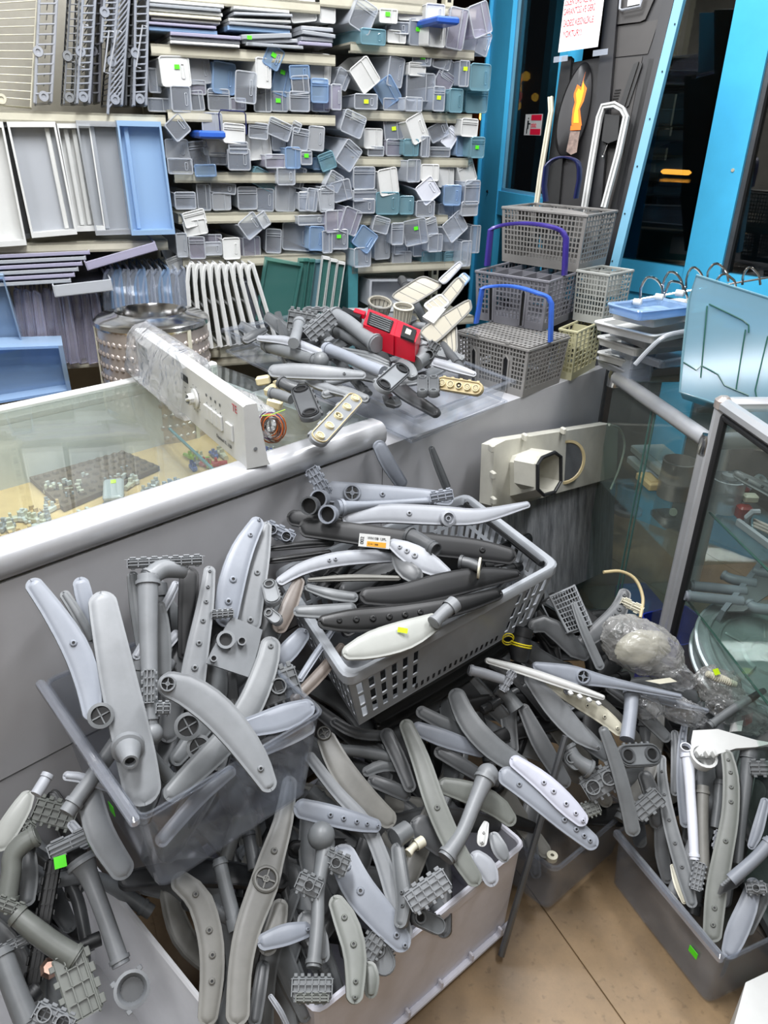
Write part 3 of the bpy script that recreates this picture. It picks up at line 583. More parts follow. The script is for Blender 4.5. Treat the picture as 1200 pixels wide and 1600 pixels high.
quadtray('freezer_drawer', [(88, 192), (140, 192), (165, 360), (120, 362)], 0, .08, 'white', 'white ribbed drawer front between the grey and blue ones', 'drawer front', lft, side=(.25, .5, .75))
quadtray('freezer_drawer', [(118, 188), (186, 190), (208, 366), (150, 368)], .015, .07, 'clear_frost', 'clear drawer front overlapping the blue one in the left bay', 'drawer front', lft, side=(.35,))
quadtray('freezer_drawer', [(182, 188), (251, 190), (274, 366), (206, 368)], .05, .07, 'milky_blue', 'pale blue translucent drawer front at the end of the row', 'drawer front', lft, side=(.2,))
# ------------------------------------------------------------------ wire racks above
def tined_rack(P, off, mat, lab, wheels=1, dep=.12, n=11, solid=0):
    Q = [onS(x, y, off) for x, y in P]; nrm = (Q[1] - Q[0]).cross(Q[3] - Q[0]).normalized()
    if nrm.dot(CAM - Q[0]) < 0: nrm = -nrm
    e = empty('dish_rack', min(Q, key=lambda q: q.z), lab, 'rack', 'dishwasher racks standing in the left bay')
    B = [q - nrm * dep for q in Q]
    t = MB(); r_ = .0028
    for R_ in (Q, B): t.tube(R_, r_, 6, close=True)
    for a, b in zip(Q, B): t.tube([a, b], r_, 6)
    t.build('outer_frame', mat, e, True)
    t = MB()
    for i in range(1, n):
        u = i / n; a, b = Q[0].lerp(Q[3], u), Q[1].lerp(Q[2], u)
        t.tube([a, b], .0016, 5); t.tube([b, b - nrm * dep], .0016, 5); t.tube([a, a - nrm * dep], .0016, 5)
        if solid: t.tube([a.lerp(b, .5) , a.lerp(b, .5) - nrm * dep * .6], .0014, 4)
    o = t.build('cross_wires', mat, e, True); o['kind'] = 'stuff'
    if solid:
        for q0, q1, q2, q3 in ((Q[1], Q[2], B[2], B[1]),):
            t = MB(); t.sheet([q0, q1, q2, q3], None, .004, (q1 - q0).cross(q3 - q0)); t.build('side_plate', mat, e)
        t = MB()
        for u0, u1 in ((0, 1), (1, 0)): t.bbox((0, 0, 0), ((Q[1] - Q[2]).length, .007, .006), .002, fr((Q[1].lerp(Q[2], .5)).lerp(Q[0].lerp(Q[3], .5), u0) + nrm * .002, Q[1] - Q[2], nrm))
        for i in range(2, n, 1): t.bbox((0, 0, 0), ((Q[0] - Q[1]).length, .004, .004), .001, fr(Q[1].lerp(Q[2], i / n).lerp(Q[0].lerp(Q[3], i / n), .5) + nrm * .003, Q[0] - Q[1], nrm))
        t.build('slotted_rail', mat, e)
    for u in ((.06, .9), (.62, .05), (.95, .5))[:wheels + 1]:
        q = Q[0].lerp(Q[3], u[0]).lerp(Q[1].lerp(Q[2], u[0]), u[1]) + nrm * .004
        t = MB(); t.lathe([(.004, -.003), (.012, -.004), (.013, 0), (.012, .005), (.006, .005), (.005, .002)], 14, fr(q, SA, nrm), True); t.build('wheel', mat if mat != 'white' else 'cream', e, True)
tined_rack([(-40, -30), (60, -40), (48, 168), (-45, 160)], -.02, 'cream', 'white wire dish rack at the far left of the upper shelf', 2, .16, 16)
tined_rack([(62, -60), (92, -60), (80, 160), (56, 162)], .02, 'grey_pale', 'grey wire rack with rollers, second from the left', 2, .22, 14, 1)
tined_rack([(112, -40), (126, -40), (116, 162), (100, 162)], .0, 'grey', 'white-coated narrow rack with rollers between two grey ones', 2, .2, 18)
tined_rack([(133, -60), (152, -60), (139, 162), (120, 162)], .03, 'grey_cool', 'pale grey cutlery tray with slotted edge and bright rail', 2, .2, 20, 1)
tined_rack([(148, -60), (160, -60), (155, 160), (142, 160)], -.02, 'basket_dark', 'dark blue-grey cutlery tray standing on its side', 1, .2, 14, 1)
tined_rack([(166, -60), (188, -60), (178, 68), (160, 66)], .03, 'grey_cool', 'pale grey rack section with a roller at its lower end', 1, .2, 14, 1)
tined_rack([(182, -20), (205, -50), (190, 165), (168, 165)], .015, 'grey_cool', 'pale grey cutlery tray with seven slots near the bottom', 2, .2, 20, 1)
tined_rack([(205, -60), (212, -60), (205, 165), (194, 165)], -.02, 'grey_dark', 'thin dark grey rack rail beside the last tray', 1, .2, 14, 1)
tined_rack([(214, -60), (232, -60), (228, 165), (208, 165)], .02, 'grey_cool', 'rightmost pale grey cutlery tray of the upper left shelf', 2, .2, 20, 1)
for k, (x, y) in enumerate(((130, 40), (170, 50), (222, 42), (182, 50))):
    a, b = onS(x + 8, y, .05), onS(x + 2 - k * 2, y + 65, .055); t = MB(); mdir = (b - a).normalized(); sd = mdir.cross(SN)
    t.tube([a, a + sd * .012, b + sd * .012, b], .0022, 6)
    tag(t.build('wire_rail', 'grey_pale', None, True), ['bent bright wire on the tray fourth from the left', 'bent wire rail between the two middle trays', 'bent wire rail on the rightmost tray', 'short bent wire left of the tray with seven slots'][k], 'rail')
# ------------------------------------------------------------------ lower shelves
random.seed(5)
for k in range(6):
    y = 398 + k * 9
    flat(60 - k * 6, y, 150, 7, ('clear_violet', 'clear_frost')[k % 2], -1, 'violet-tinted shallow tray, %s from the top of the pile under the drawer fronts' % ORD[k], 'violet trays piled in the left bay', .3, .02 + .01 * k, 'shallow_tray', 'tray')
flat(190, 400, 110, 16, 'clear_violet', -14, 'large clear tray lying tilted on top of the violet trays', None, .3, .06, 'shallow_tray', 'tray')
flat(130, 450, 85, 22, 'clear_grey', -4, 'deep clear tray jutting out below the tilted one', None, .3, .1, 'shallow_tray', 'tray')
def rounded_panel(P, off, th, mat, lab, cat, grp, rr=.3, frame=False, name='fridge_rack'):
    """thin panel with one rounded upper corner, standing on a shelf"""
    Q = [onS(x, y, off) for x, y in P]          # tl, tr, br, bl
    n = (Q[1] - Q[0]).cross(Q[3] - Q[0]).normalized(); n = n if n.dot(CAM - Q[0]) > 0 else -n
    path = [Q[3].lerp(Q[0], t_) for t_ in (0, .5, 1 - rr)] + [Q[0].lerp(Q[1], .04).lerp(Q[3], rr * .4), Q[0].lerp(Q[1], .5 * rr + .1).lerp(Q[3], rr * .1), Q[0].lerp(Q[1], rr + .2), Q[1], Q[2]]
    e = empty(name, min(Q, key=lambda q: q.z), lab, cat, grp)
    if not frame:
        t = MB(); t.sheet(path, None, .004, n); t.build('panel', mat, e)
    t = MB(); t.tube(path, .0045 if not frame else .007, 6, close=True)
    t.tube([p - n * th for p in path], .0035, 6, close=True)
    for i in range(0, len(path), 2): t.tube([path[i], path[i] - n * th], .0035, 5)
    t.build('rim', mat, e, True)
for k in range(9):
    x = 22 + k * 15
    rounded_panel([(x, 452), (x + 10, 452 + (k % 3) * 4), (x + 26, 566), (x + 14, 568)], .0 + .012 * (k % 3), .18, 'clear_violet', 'violet-tinted upright panel, %s from the left under the pile of trays' % ORD[k], 'panel', 'violet-tinted upright panels in the left bay', .1)
for k in range(10):
    x = 158 + k * 12.5
    rounded_panel([(x, 424 + (k % 2) * 3), (x + 17, 420), (x + 30, 548), (x + 14, 552)], .02, .2, ('clear_grey', 'clear_blue', 'clear')[k % 3], '%s rounded door shelf, %s from the left behind the steel drum' % (('smoky', 'pale blue', 'clear')[k % 3], ORD[k]), 'door shelf', 'rounded clear door shelves behind the drum', .45)
for k in range(9):
    x = 290 + k * 11.5; ln = 6 * k
    rounded_panel([(x, 412 + (k % 3) * 4), (x + 12, 412), (x + 24 + ln * .5, 545 - k * 2), (x + 12 + ln * .5, 548 - k * 2)], .03, .2, 'white', 'white rounded door shelf frame, %s from the left in the middle bay' % ORD[k], 'door shelf', 'white door shelf frames in the middle bay', .5, True)
rounded_panel([(378, 440), (392, 442), (418, 510), (400, 522)], .02, .15, 'clear_dark', 'smoky clear wedge after the white door shelf frames', 'door shelf', None, .2)
gg = 'green glass shelves leaning in the middle bay'
quadtray('glass_plate', [(416, 402), (474, 412), (456, 510), (400, 500)], .03, .02, 'green_glass', 'large green glass shelf with frosted frame leaning leftmost', 'glass shelf', gg)
for k in range(5):
    x = 468 + k * 9
    quadtray('glass_plate', [(x, 404 + k), (x + 16, 404 + k), (x + 4, 500), (x - 12, 503)], .02 - k * .01, .018, 'green_glass' if k != 2 else 'clear_teal', '%s green glass shelf to the right of the large one' % ORD[k], 'glass shelf', gg)
for k in range(3):
    x = 505 + k * 12
    quadtray('glass_plate', [(x, 400 + k * 4), (x + 11, 402 + k * 4), (x - 2, 500), (x - 12, 500)], .03, .018, 'green_glass', 'white-framed green glass shelf, %s from the left' % ORD[k], 'glass shelf', 'white-framed glass shelves at the bay end', rim='white')
# big clear drawers at the lower left edge
e = quadtray('crisper_box', [(-60, 545), (98, 540), (112, 612), (-60, 640)], .16, .12, 'clear_blue', 'pale blue clear drawer standing at the lower left behind the counter', 'drawer', None, side=())
quadtray('crisper_box', [(-30, 430), (5, 430), (38, 545), (-30, 560)], .08, .1, 'clear_blue', 'blue clear drawer leaning at the left photo edge', 'drawer', None)
quadtray('crisper_box', [(578, 438), (650, 438), (648, 475), (576, 478)], -.02, .1, 'milky_grey', 'frosted clear tray on the lowest visible shelf of the right bay', 'drawer', None)
# ------------------------------------------------------------------ spray arms, pipes, brackets
RG = dict(A=(0, 780, 2.4), B=(350, 680, 2.264), C=(0, 1050, 2.4), D=(350, 1050, 2.4), E=(740, 620, 2.609), F=(740, 920, 2.609), G=(850, 1100, 3.2), T=(380, 400, 2.857), K=(700, 300, 3.75), X=(0, 0, 1))
def px(reg, x, y): o = RG[reg]; return (o[0] + x / o[2], o[1] + y / o[2])
class Plane:
    """a real surface that parts lie on: through three points in space"""
    def __init__(s, a, b, c):
        s.p = a; s.n = (b - a).cross(c - a).normalized()
        if s.n.dot(CAM - a) < 0: s.n = -s.n
    def at(s, x, y, lift=0.0): return onpl(x, y, s.p + s.n * lift, s.n)
def dep(p): return (p - CAM).dot(M3 @ Vector((0, 0, 1)))
_t = MB(); _t.mi = 0; _t.lathe([(.0058, 0), (.0052, .0016), (.0036, .0026), (.0026, .0026), (.0024, .0008)], 10); _t.mi = 1; _t.prism(circ(.0025, 8), .0004, .0012)
NOZ = bpy.data.meshes.new('nozzle'); NOZ.from_pydata(_t.v, [], _t.f); NOZ.materials.append(MT['grey']); NOZ.materials.append(MT['seal_hole']); NOZ.polygons.foreach_set('material_index', _t.m)
NOZM = {}
def nozzle_mesh(mat):
    if mat not in NOZM: m_ = NOZ.copy(); m_.materials[0] = MT[mat]; NOZM[mat] = m_
    return NOZM[mat]
def ribbon(name, C_, Wd, Nn, th, mat, parent=None, rim=.0035, rows=None, rec=0.0):
    """flat arm with rounded ends, a flange round the edge and a raised middle. C_: centres, Wd: full widths, Nn: face normals"""
    n = len(C_); S = [0.0]
    for i in range(1, n): S.append(S[-1] + (C_[i] - C_[i - 1]).length)
    Lt = S[-1]
    def inter(s):
        s = min(max(s, 0), Lt)
        for i in range(1, n):
            if S[i] >= s - 1e-9: u = (s - S[i - 1]) / max(S[i] - S[i - 1], 1e-9); return C_[i - 1].lerp(C_[i], u), Wd[i - 1] + (Wd[i] - Wd[i - 1]) * u, Nn[i - 1].lerp(Nn[i], u).normalized(), (C_[i] - C_[i - 1]).normalized()
        return C_[-1], Wd[-1], Nn[-1], (C_[-1] - C_[-2]).normalized()
    h0, h1 = Wd[0] / 2, Wd[-1] / 2
    ss = [h0 * v for v in (0, .05, .2, .45, .75, 1)] + list(np.linspace(h0 * 1.15, Lt - h1 * 1.15, max(6, int(Lt / .022)))) + [Lt - h1 * v for v in (1, .75, .45, .2, .05, 0)]
    ss = sorted(x for x in ss if 0 <= x <= Lt)
    V = []; 
    for s in ss:
        c, w_, nn, tg = inter(s); e0, e1 = s, Lt - s
        def half(w2, h, e, ins):
            hh = h - ins; ee = e - ins
            if ee <= 0: return .0004
            return w2 if ee >= hh else w2 * math.sqrt(max(0, 1 - (1 - ee / hh) ** 2)) + .0004
        ho = min(half(w_ / 2, h0, e0, 0), half(w_ / 2, h1, e1, 0))
        rm = min(rim, w_ * .16)
        hi = min(half(w_ / 2 - rm, h0, e0, rm), half(w_ / 2 - rm, h1, e1, rm), ho * .97)
        hj = min(half(w_ / 2 - rm * 1.7, h0, e0, rm * 1.7), half(w_ / 2 - rm * 1.7, h1, e1, rm * 1.7), hi * .95)
        sd = tg.cross(nn).normalized()
        top = .0012 if hj > .001 else -.0008
        prof = [(-ho, -th), (-ho, -.0012), (-ho * .985, 0), (-hi, 0), (-hi * .985 if hi < .004 else -hi + .0006, 0), (-hj, top), (-hj * .5, top + th * .08 - rec), (0, top + th * .11 - rec), (hj * .5, top + th * .08 - rec), (hj, top), (hi * .985 if hi < .004 else hi - .0008, 0), (hi, 0), (ho * .985, 0), (ho, -.0012), (ho, -th)]
        V.append([tuple(c + sd * a + nn * b) for a, b in prof])
    t = MB(); m_ = len(V[0]); vs = [p for r in V for p in r]; fs = []
    for a in range(len(V) - 1):
        for i in range(m_): fs.append((a * m_ + i, a * m_ + (i + 1) % m_, (a + 1) * m_ + (i + 1) % m_, (a + 1) * m_ + i))
    fs.append(tuple(range(m_))[::-1]); fs.append(tuple((len(V) - 1) * m_ + i for i in range(m_)))
    t.add(vs, fs)
    o = t.build(name, mat, parent, True)
    return o, (lambda u: inter(u * Lt)), Lt
COLW = dict(grey='grey', grey_cool='blue-grey', grey_pale='pale grey', grey_mid='mid grey', grey_dark='dark grey', grey_green='greenish grey', grey_warm='dusty warm grey', charcoal='charcoal', black='black', white='white', white_cool='white', cream='cream', brown_arm='brownish', rubber='black', copper='copper-coloured')
CNT = {}
def arm(reg, pl, pts, mat, lab, lift=0.0, lift1=None, roll=0, noz=(), hub=None, th=.010, grp=None, name='spray_arm', rec=0.0, hubr=None, cat='spray arm'):
    """pts: (x, y, width) as read on the photograph; the arm lies on plane pl, lifted off it at either end"""
    o = RG[reg]; n = 18; P = spline(pts, n); L0 = lift; L1 = lift if lift1 is None else lift1
    C_ = []; Wd = []
    for i, (x, y, w_) in enumerate(P):
        X, Y = px(reg, x, y); u = i / (n - 1); q = pl.at(X, Y, L0 + (L1 - L0) * u + .006 * math.sin(math.pi * u)); C_.append(q); Wd.append(max(.006, w_ / o[2] * dep(q) / FPX))
    Nn = []
    for i in range(n):
        tg = (C_[min(i + 1, n - 1)] - C_[max(i - 1, 0)]).normalized(); v = (CAM - C_[i]).normalized()
        nn = (v * .75 + pl.n * .25); nn = (nn - tg * nn.dot(tg)).normalized()
        Nn.append(Matrix.Rotation(math.radians(roll), 3, tg) @ nn)
    Wd = [.9 * w_ / max(.5, math.cos(math.radians(roll))) for w_ in Wd]
    ob, f, Lt = ribbon(name, C_, Wd, Nn, th, mat, None, rec=rec)
    if lab: tag(ob, lab, cat, grp)
    for u in noz:
        c, w_, nn, tg = f(u); k = min(1.25, max(.5, w_ / .04)); M_ = fr(c + nn * (.002 + th * .07), tg, nn) @ Matrix.Diagonal((k, k, 1.2, 1))
        use('nozzle', nozzle_mesh(mat), M_, ob)
    if hub is not None:
        c, w_, nn, tg = f(hub); r_ = (hubr or .42) * w_; Mh = fr(c + nn * .003, tg, nn)
        t = MB(); t.lathe([(r_ * 1.15, -.006), (r_ * 1.12, .002), (r_, .004), (r_ * .86, .004), (r_ * .8, .0005), (r_ * .8, -.004)], 20, Mh); t.build('hub', mat, ob, True)
        t = MB(); t.prism(circ(r_ * .74, 16), -.0005, .0003, Mh); t.build('hub_hole', 'seal_hole', ob)
        t = MB(); t.box((0, 0, .001), (r_ * 1.6, r_ * .12, .003), Mh); t.box((0, 0, .001), (r_ * .12, r_ * 1.6, .003), Mh); t.lathe([(r_ * .3, .0), (r_ * .3, .003), (r_ * .18, .003)], 10, Mh); t.build('hub_cross', mat, ob)
    return ob
def pts3(reg, pl, pts, l0, l1=None):
    l1 = l0 if l1 is None else l1; n = len(pts)
    return [pl.at(*px(reg, p[0], p[1]), l0 + (l1 - l0) * i / max(1, n - 1)) for i, p in enumerate(pts)]
def pipe(reg, pl, pts, mat, lab, lift=0.0, lift1=None, parent=None, name='water_pipe', cat='pipe', grp=None, end=None, ribs=1):
    """pts: (x, y, diameter) along a moulded pipe"""
    P = spline(pts, max(6, 5 * len(pts))); C_ = pts3(reg, pl, P, lift, lift1); R_ = [max(.003, p[2] / RG[reg][2] * dep(c) / FPX / 2) for p, c in zip(P, C_)]
    t = MB(); t.tube(C_, R_, 14)
    o = t.build(name if parent is None else 'tube', mat, parent, True)
    if lab and parent is None: tag(o, lab, cat, grp)
    par = parent or o; n = len(C_)
    for k in range(ribs):
        i = 1 if k == 0 else n - 2; d = (C_[i + 1 if i < n - 1 else i] - C_[i - 1]).normalized(); r_ = R_[i]; t = MB()
        M_ = fr(C_[i], d.orthogonal(), d); t.lathe([(r_ * .98, -.003), (r_ * 1.18, -.003), (r_ * 1.18, .003), (r_ * .98, .003)], 14, M_); t.build('collar', mat, par, True)
    if end is not None:      # open mouth at one end
        i, j = (0, 1) if end == 0 else (-1, -2); d = (C_[i] - C_[j]).normalized(); socket(C_[i] + d * .001, d, R_[i] * 1.15, mat, par)
    return o, C_, R_
def socket(c, d, r_, mat, parent, deep=.02, wall=.82):
    M_ = fr(c, d.orthogonal(), d); t = MB(); t.lathe([(r_, -.012), (r_, .006), (r_ * wall, .006), (r_ * wall, -.008)], 18, M_); t.build('socket', mat, parent, True)
    t = MB(); t.prism(circ(r_ * wall * .99, 16), -.006, -.004, M_); t.build('bore', 'seal_hole', parent)
def stadium(L_, r_, n=9):
    return [(L_ / 2 + r_ * math.cos(a), r_ * math.sin(a)) for a in np.linspace(-math.pi / 2, math.pi / 2, n)] + [(-L_ / 2 + r_ * math.cos(a), r_ * math.sin(a)) for a in np.linspace(math.pi / 2, 1.5 * math.pi, n)]
def socket_plate(reg, pl, a, b, w_, mat, lab, lift=0.0, holes=2, seal='rubber', tail=None, nrm=None, cat='manifold', name='pipe_manifold', grp=None, style='holes', th=.012):
    """elongated plate with round mouths between pixels a and b, w_ its pixel width; tail: pipe behind"""
    A_, B_ = pts3(reg, pl, [a, b], lift); c_ = (A_ + B_) / 2; k = dep(c_) / FPX / RG[reg][2]; w_ = w_ * k; r_ = w_ / 2
    ax = (B_ - A_).normalized(); nn = nrm or ((CAM - c_).normalized() * .8 + UZ * .2); nn = (nn - ax * nn.dot(ax)).normalized()
    M_ = fr(c_, ax, nn); L_ = max(.001, (B_ - A_).length)
    e = empty(name, c_, lab, cat, grp)
    t = MB(); t.loft([[(x * s, y * s, z) for x, y in stadium(L_, r_)] for s, z in ((.93, -th), (1, -th * .8), (1, -.001), (.98, .001), (.9, .001))], True, True, M_); t.build('plate', mat, e, True)
    t = MB(); t.loft([[(x, y, z) for x, y in stadium(L_, r_ * s)] for s, z in ((.9, .001), (.88, .004), (.80, .004), (.78, .001))], False, False, M_); t.build('seal', seal, e, True)
    for i in range(holes):
        x = -L_ / 2 + L_ * i / max(1, holes - 1)
        if style == 'holes':
            t = MB(); t.lathe([(r_ * .72, .001), (r_ * .66, .005), (r_ * .5, .005), (r_ * .42, -.001)], 18, M_ @ Matrix.Translation((x, 0, 0))); t.build('mouth', seal, e, True)
            t = MB(); t.prism(circ(r_ * .5, 16, x, 0), .0012, .0018, M_); t.build('bore', 'seal_hole', e)
        else:
            Mx = M_ @ Matrix.Translation((x, 0, 0)); t = MB(); t.lathe([(r_ * .5, .001), (r_ * .48, .007), (r_ * .4, .007), (r_ * .36, .002)], 16, Mx); t.prism(circ(r_ * .12, 8), .001, .006, Mx)
            for q in range(6):
                if i == holes // 2: break
                a_ = q * math.pi / 6; t.box((0, 0, .004), (r_ * .74, r_ * .06, .004), Mx @ Matrix.Rotation(a_, 4, 'Z'))
            t.build('fan_disc', 'cream_tan', e); t = MB(); t.prism(circ(r_ * .38, 14, x, 0), .0012, .0016, M_); t.build('bore', 'seal_hole' if i == holes // 2 else 'brown_hole', e)
    for i in range(-2, 3): 
        t = MB(); t.bbox((i * L_ / 4, r_ * 1.05, -th * .5), (L_ * .09, r_ * .22, th * .7), .001, M_); t.build('clip', mat, e)
    if tail: pipe(reg, pl, tail, mat, None, lift - .01, lift - .02, e)
    return e
G('grey_lilac', 'b4b6c2', var=.05); G('cream_tan', 'd8cba4', var=.06); G('brown_hole', '5b4a30')
def clip_head(reg, pl, c, ang, w_, h_, mat, lab=None, lift=0.0, parent=None, teeth=5, name='pipe_bracket', cat='bracket', th=.03, mouth=0, tilt=0):
    """moulded bracket head: block with ribs, a row of clip teeth and, for mouth > 0, round mouths"""
    C0 = pts3(reg, pl, [c], lift)[0]; k = dep(C0) / FPX / RG[reg][2]; w_ *= k; h_ *= k
    v = (CAM - C0).normalized(); X_ = M3 @ Vector((math.cos(math.radians(ang)), -math.sin(math.radians(ang)), 0)); X_ = (X_ - v * X_.dot(v)).normalized()
    M_ = fr(C0, X_, v) @ Matrix.Rotation(math.radians(tilt), 4, 'X')
    e = parent or empty(name, C0, lab, cat)
    t = MB(); t.bbox((0, 0, -th / 2), (w_, h_ * .80, th), .0025, M_); t.build('block', mat, e)
    t = MB()
    for i in range(teeth):
        x = -w_ / 2 + w_ * (i + .5) / teeth
        t.bbox((x, h_ * .43, -th * .2), (w_ / teeth * .6, h_ * .14, th * .5), .001, M_); t.bbox((x, -h_ * .43, -th * .2), (w_ / teeth * .4, h_ * .14, th * .4), .001, M_)
    t.bbox((0, h_ * .3, -.002), (w_ * 1.08, h_ * .06, .008), .001, M_); t.build('teeth', mat, e)
    t = MB()
    for i in range(teeth + 1): t.box((-w_ / 2 + w_ * i / teeth, 0, .002), (.0018, h_ * .58, .006), M_)
    t.box((0, h_ * .12, .002), (w_, .0018, .006), M_); t.box((0, -h_ * .12, .002), (w_, .0018, .006), M_); t.build('ribs', mat, e)
    for i in range(mouth):
        x = 0 if mouth == 1 else -w_ * .25 + w_ * .5 * i; Mx = M_ @ Matrix.Translation((x, 0, 0)); r_ = min(h_ * .3, w_ * .2)
        t = MB(); t.lathe([(r_, -.004), (r_, .02), (r_ * .82, .02), (r_ * .82, .002)], 16, Mx); t.build('socket', mat, e, True); t = MB(); t.prism(circ(r_ * .81, 14), .003, .004, Mx); t.build('bore', 'seal_hole', e)
    return e
def manifold(reg, pl, tube, mat, lab, head=None, lift=0.0, lift1=None, ring=None, ball=None, cat='pipe', grp=None, heads=()):
    """pipe with moulded bracket heads: head = (centre, angle, w, h, teeth, mouths)"""
    P = pts3(reg, pl, tube, lift, lift1); e = empty('pipe_manifold', P[-1], lab, cat, grp)
    pipe(reg, pl, tube, mat, None, lift, lift1, e, ribs=2)
    for h in ([head] if head else []) + list(heads): clip_head(reg, pl, h[0], h[1], h[2], h[3], mat, None, lift + .004, e, h[4], mouth=h[5] if len(h) > 5 else 0, th=h[6] if len(h) > 6 else .03)
    k = RG[reg][2]
    if ball:
        q = pl.at(*px(reg, ball[0], ball[1]), lift if lift1 is None else lift1); r_ = ball[2] / k * dep(q) / FPX
        t = MB(); t.lathe([(r_ * math.sin(a), -r_ * math.cos(a)) for a in np.linspace(.15, math.pi - .15, 9)], 16, fr(q, SA, UZ), True); t.build('elbow', mat, e, True)
    if ring:
        q = pl.at(*px(reg, ring[0], ring[1]), (lift if lift1 is None else lift1) + .012); r_ = ring[2] / k * dep(q) / FPX; v = (CAM - q).normalized(); Mr = fr(q, v.orthogonal(), v)
        t = MB(); t.lathe([(r_ * .9, -.025), (r_, -.004), (r_, .004), (r_ * .82, .005), (r_ * .7, .0), (r_ * .62, -.012)], 24, Mr); t.build('flange_ring', mat, e, True)
        t = MB(); t.prism(circ(r_ * .62, 20), -.016, -.014, Mr); t.build('bore', 'grey_dark', e)
        for a_ in (.6, 2.2, 4.0): 
            t = MB(); t.bbox((math.cos(a_) * r_ * 1.08, math.sin(a_) * r_ * 1.08, 0), (r_ * .3, r_ * .3, .008), .001, Mr); t.build('lug', mat, e)
    return e
# ------------------------------------------------------------------ containers
def cells(mb, P00, P10, P01, P11, xs, ys, hole, th):
    """wall with real openings: bilinear patch split at xs, ys (0..1); hole(i, j) leaves a cell open"""
    P00, P10, P01, P11 = map(Vector, (P00, P10, P01, P11)); n = (P10 - P00).cross(P01 - P00).normalized() * th
    def b(u, v): return P00.lerp(P10, u).lerp(P01.lerp(P11, u), v)
    for j in range(len(ys) - 1):
        i = 0
        while i < len(xs) - 1:
            if hole(i, j): i += 1; continue
            k = i
            while k + 1 < len(xs) - 1 and not hole(k + 1, j): k += 1
            q = [b(xs[i], ys[j]), b(xs[k + 1], ys[j]), b(xs[k + 1], ys[j + 1]), b(xs[i], ys[j + 1])]
            mb.add([tuple(p) for p in q] + [tuple(p - n) for p in q], [(0, 1, 2, 3), (7, 6, 5, 4), (0, 4, 5, 1), (1, 5, 6, 2), (2, 6, 7, 3), (3, 7, 4, 0)]); i = k + 1
def open_bin(name, Nn_, L_, R_, h, mat, lab, cat, rim=.005, taper=.93, rimmat=None, th=.0025, ledge=.0, step=None, foot=0.0):
    """open box: rim corners near N, left L, right R; walls with thickness, floor, thick rim"""
    Nn_, L_, R_ = Vector(Nn_), Vector(L_), Vector(R_); F_ = L_ + R_ - Nn_; c_ = (L_ + R_) / 2
    T = [Nn_, R_, F_, L_]; B = [c_ + (p - c_) * taper - UZ * h for p in T]
    e = empty(name, (B[0] + B[2]) / 2, lab, cat)
    # rounded corners
    def rounded(P, r_):
        o = []
        for i in range(4):
            p, a, b = P[i], P[i - 1], P[(i + 1) % 4]; da, db = (a - p).normalized() * r_, (b - p).normalized() * r_
            for k in range(4):
                u = k / 3; o.append((p + da) * (1 - u) ** 2 + p * 2 * u * (1 - u) + (p + db) * u * u)
        return o
    rt, rb = rounded(T, .018), rounded(B, .018); ci = sum(rt, Vector()) / len(rt)
    def shrink(P, d): c = sum(P, Vector()) / len(P); return [p + (c - p).normalized() * d for p in P]
    t = MB(); it, ib = shrink(rt, th), shrink(rb, th)
    t.loft([[tuple(p) for p in r] for r in (rb, rt, it, [p + UZ * th for p in ib])], True, True); t.build('shell', mat, e)
    t = MB(); t.tube([p - UZ * rim * .3 for p in rt], rim, 6, close=True)
    if ledge:
        a, b = rt, [p - UZ * ledge for p in shrink(rt, -ledge * .35)]
        t.loft([[tuple(p) for p in r] for r in (a, shrink(rt, -ledge * .3), b)], False, False)
    t.build('rim', rimmat or mat, e, True)
    return e, T, B
clear('rail_clear', 'e6e9f0', .16, .4, 'c9ced8', rough=.10, refl=.24)
# clear crisper drawer full of arms, propped against the counter
zL = onC(70, 1065, .012).z
Nb, Lb, Rb = onz(220, 1280, zL), onz(70, 1065, zL), onz(505, 1112, zL)
Rb = Nb + (Rb - Nb)
e_lb, T_, B_ = open_bin('clear_crisper', Nb, Lb, Rb, .175, 'clear_tub', 'clear crisper drawer packed with upright spray arms, leaning against the glass counter', 'drawer', .0045, .9) if False else (None, None, None)
clear('clear_tub', 'f3f5f8', .025, .22, 'b4b9c3', rough=.06)
e_lb, T_, B_ = open_bin('clear_crisper', Nb, Lb, Rb, .185, 'clear_tub', 'clear crisper drawer packed with upright spray arms, propped against the glass counter', 'drawer', .0045, .88)
t = MB(); d = (Lb - Nb).normalized(); nn = d.cross(UZ); nn = nn if nn.dot(CAM - Nb) > 0 else -nn
Mx = fr(Nb.lerp(Lb, .5) + nn * .008, d, UZ); s_ = (Nb - Lb).length
t.bbox((0, 0, 0), (s_ * 1.02, .015, .018), .005, Mx); t.build('handle_rail', 'rail_clear', e_lb, True)
q = onpl(186, 1258, B_[0] + nn * .004, nn); t = MB(); t.box((0, 0, 0), (.02, .001, .018), fr(q + nn * .012, d, UZ) @ Matrix.Rotation(.15, 4, 'Y')); t.build('sticker', 'lime', e_lb)
text_obj('lettering', '70lira B.3mot4', .012, fr(onpl(122, 1163, Nb + nn * .006, nn), -d if d.x < 0 else d, nn), 'grey_dark', e_lb, sx=1.1)
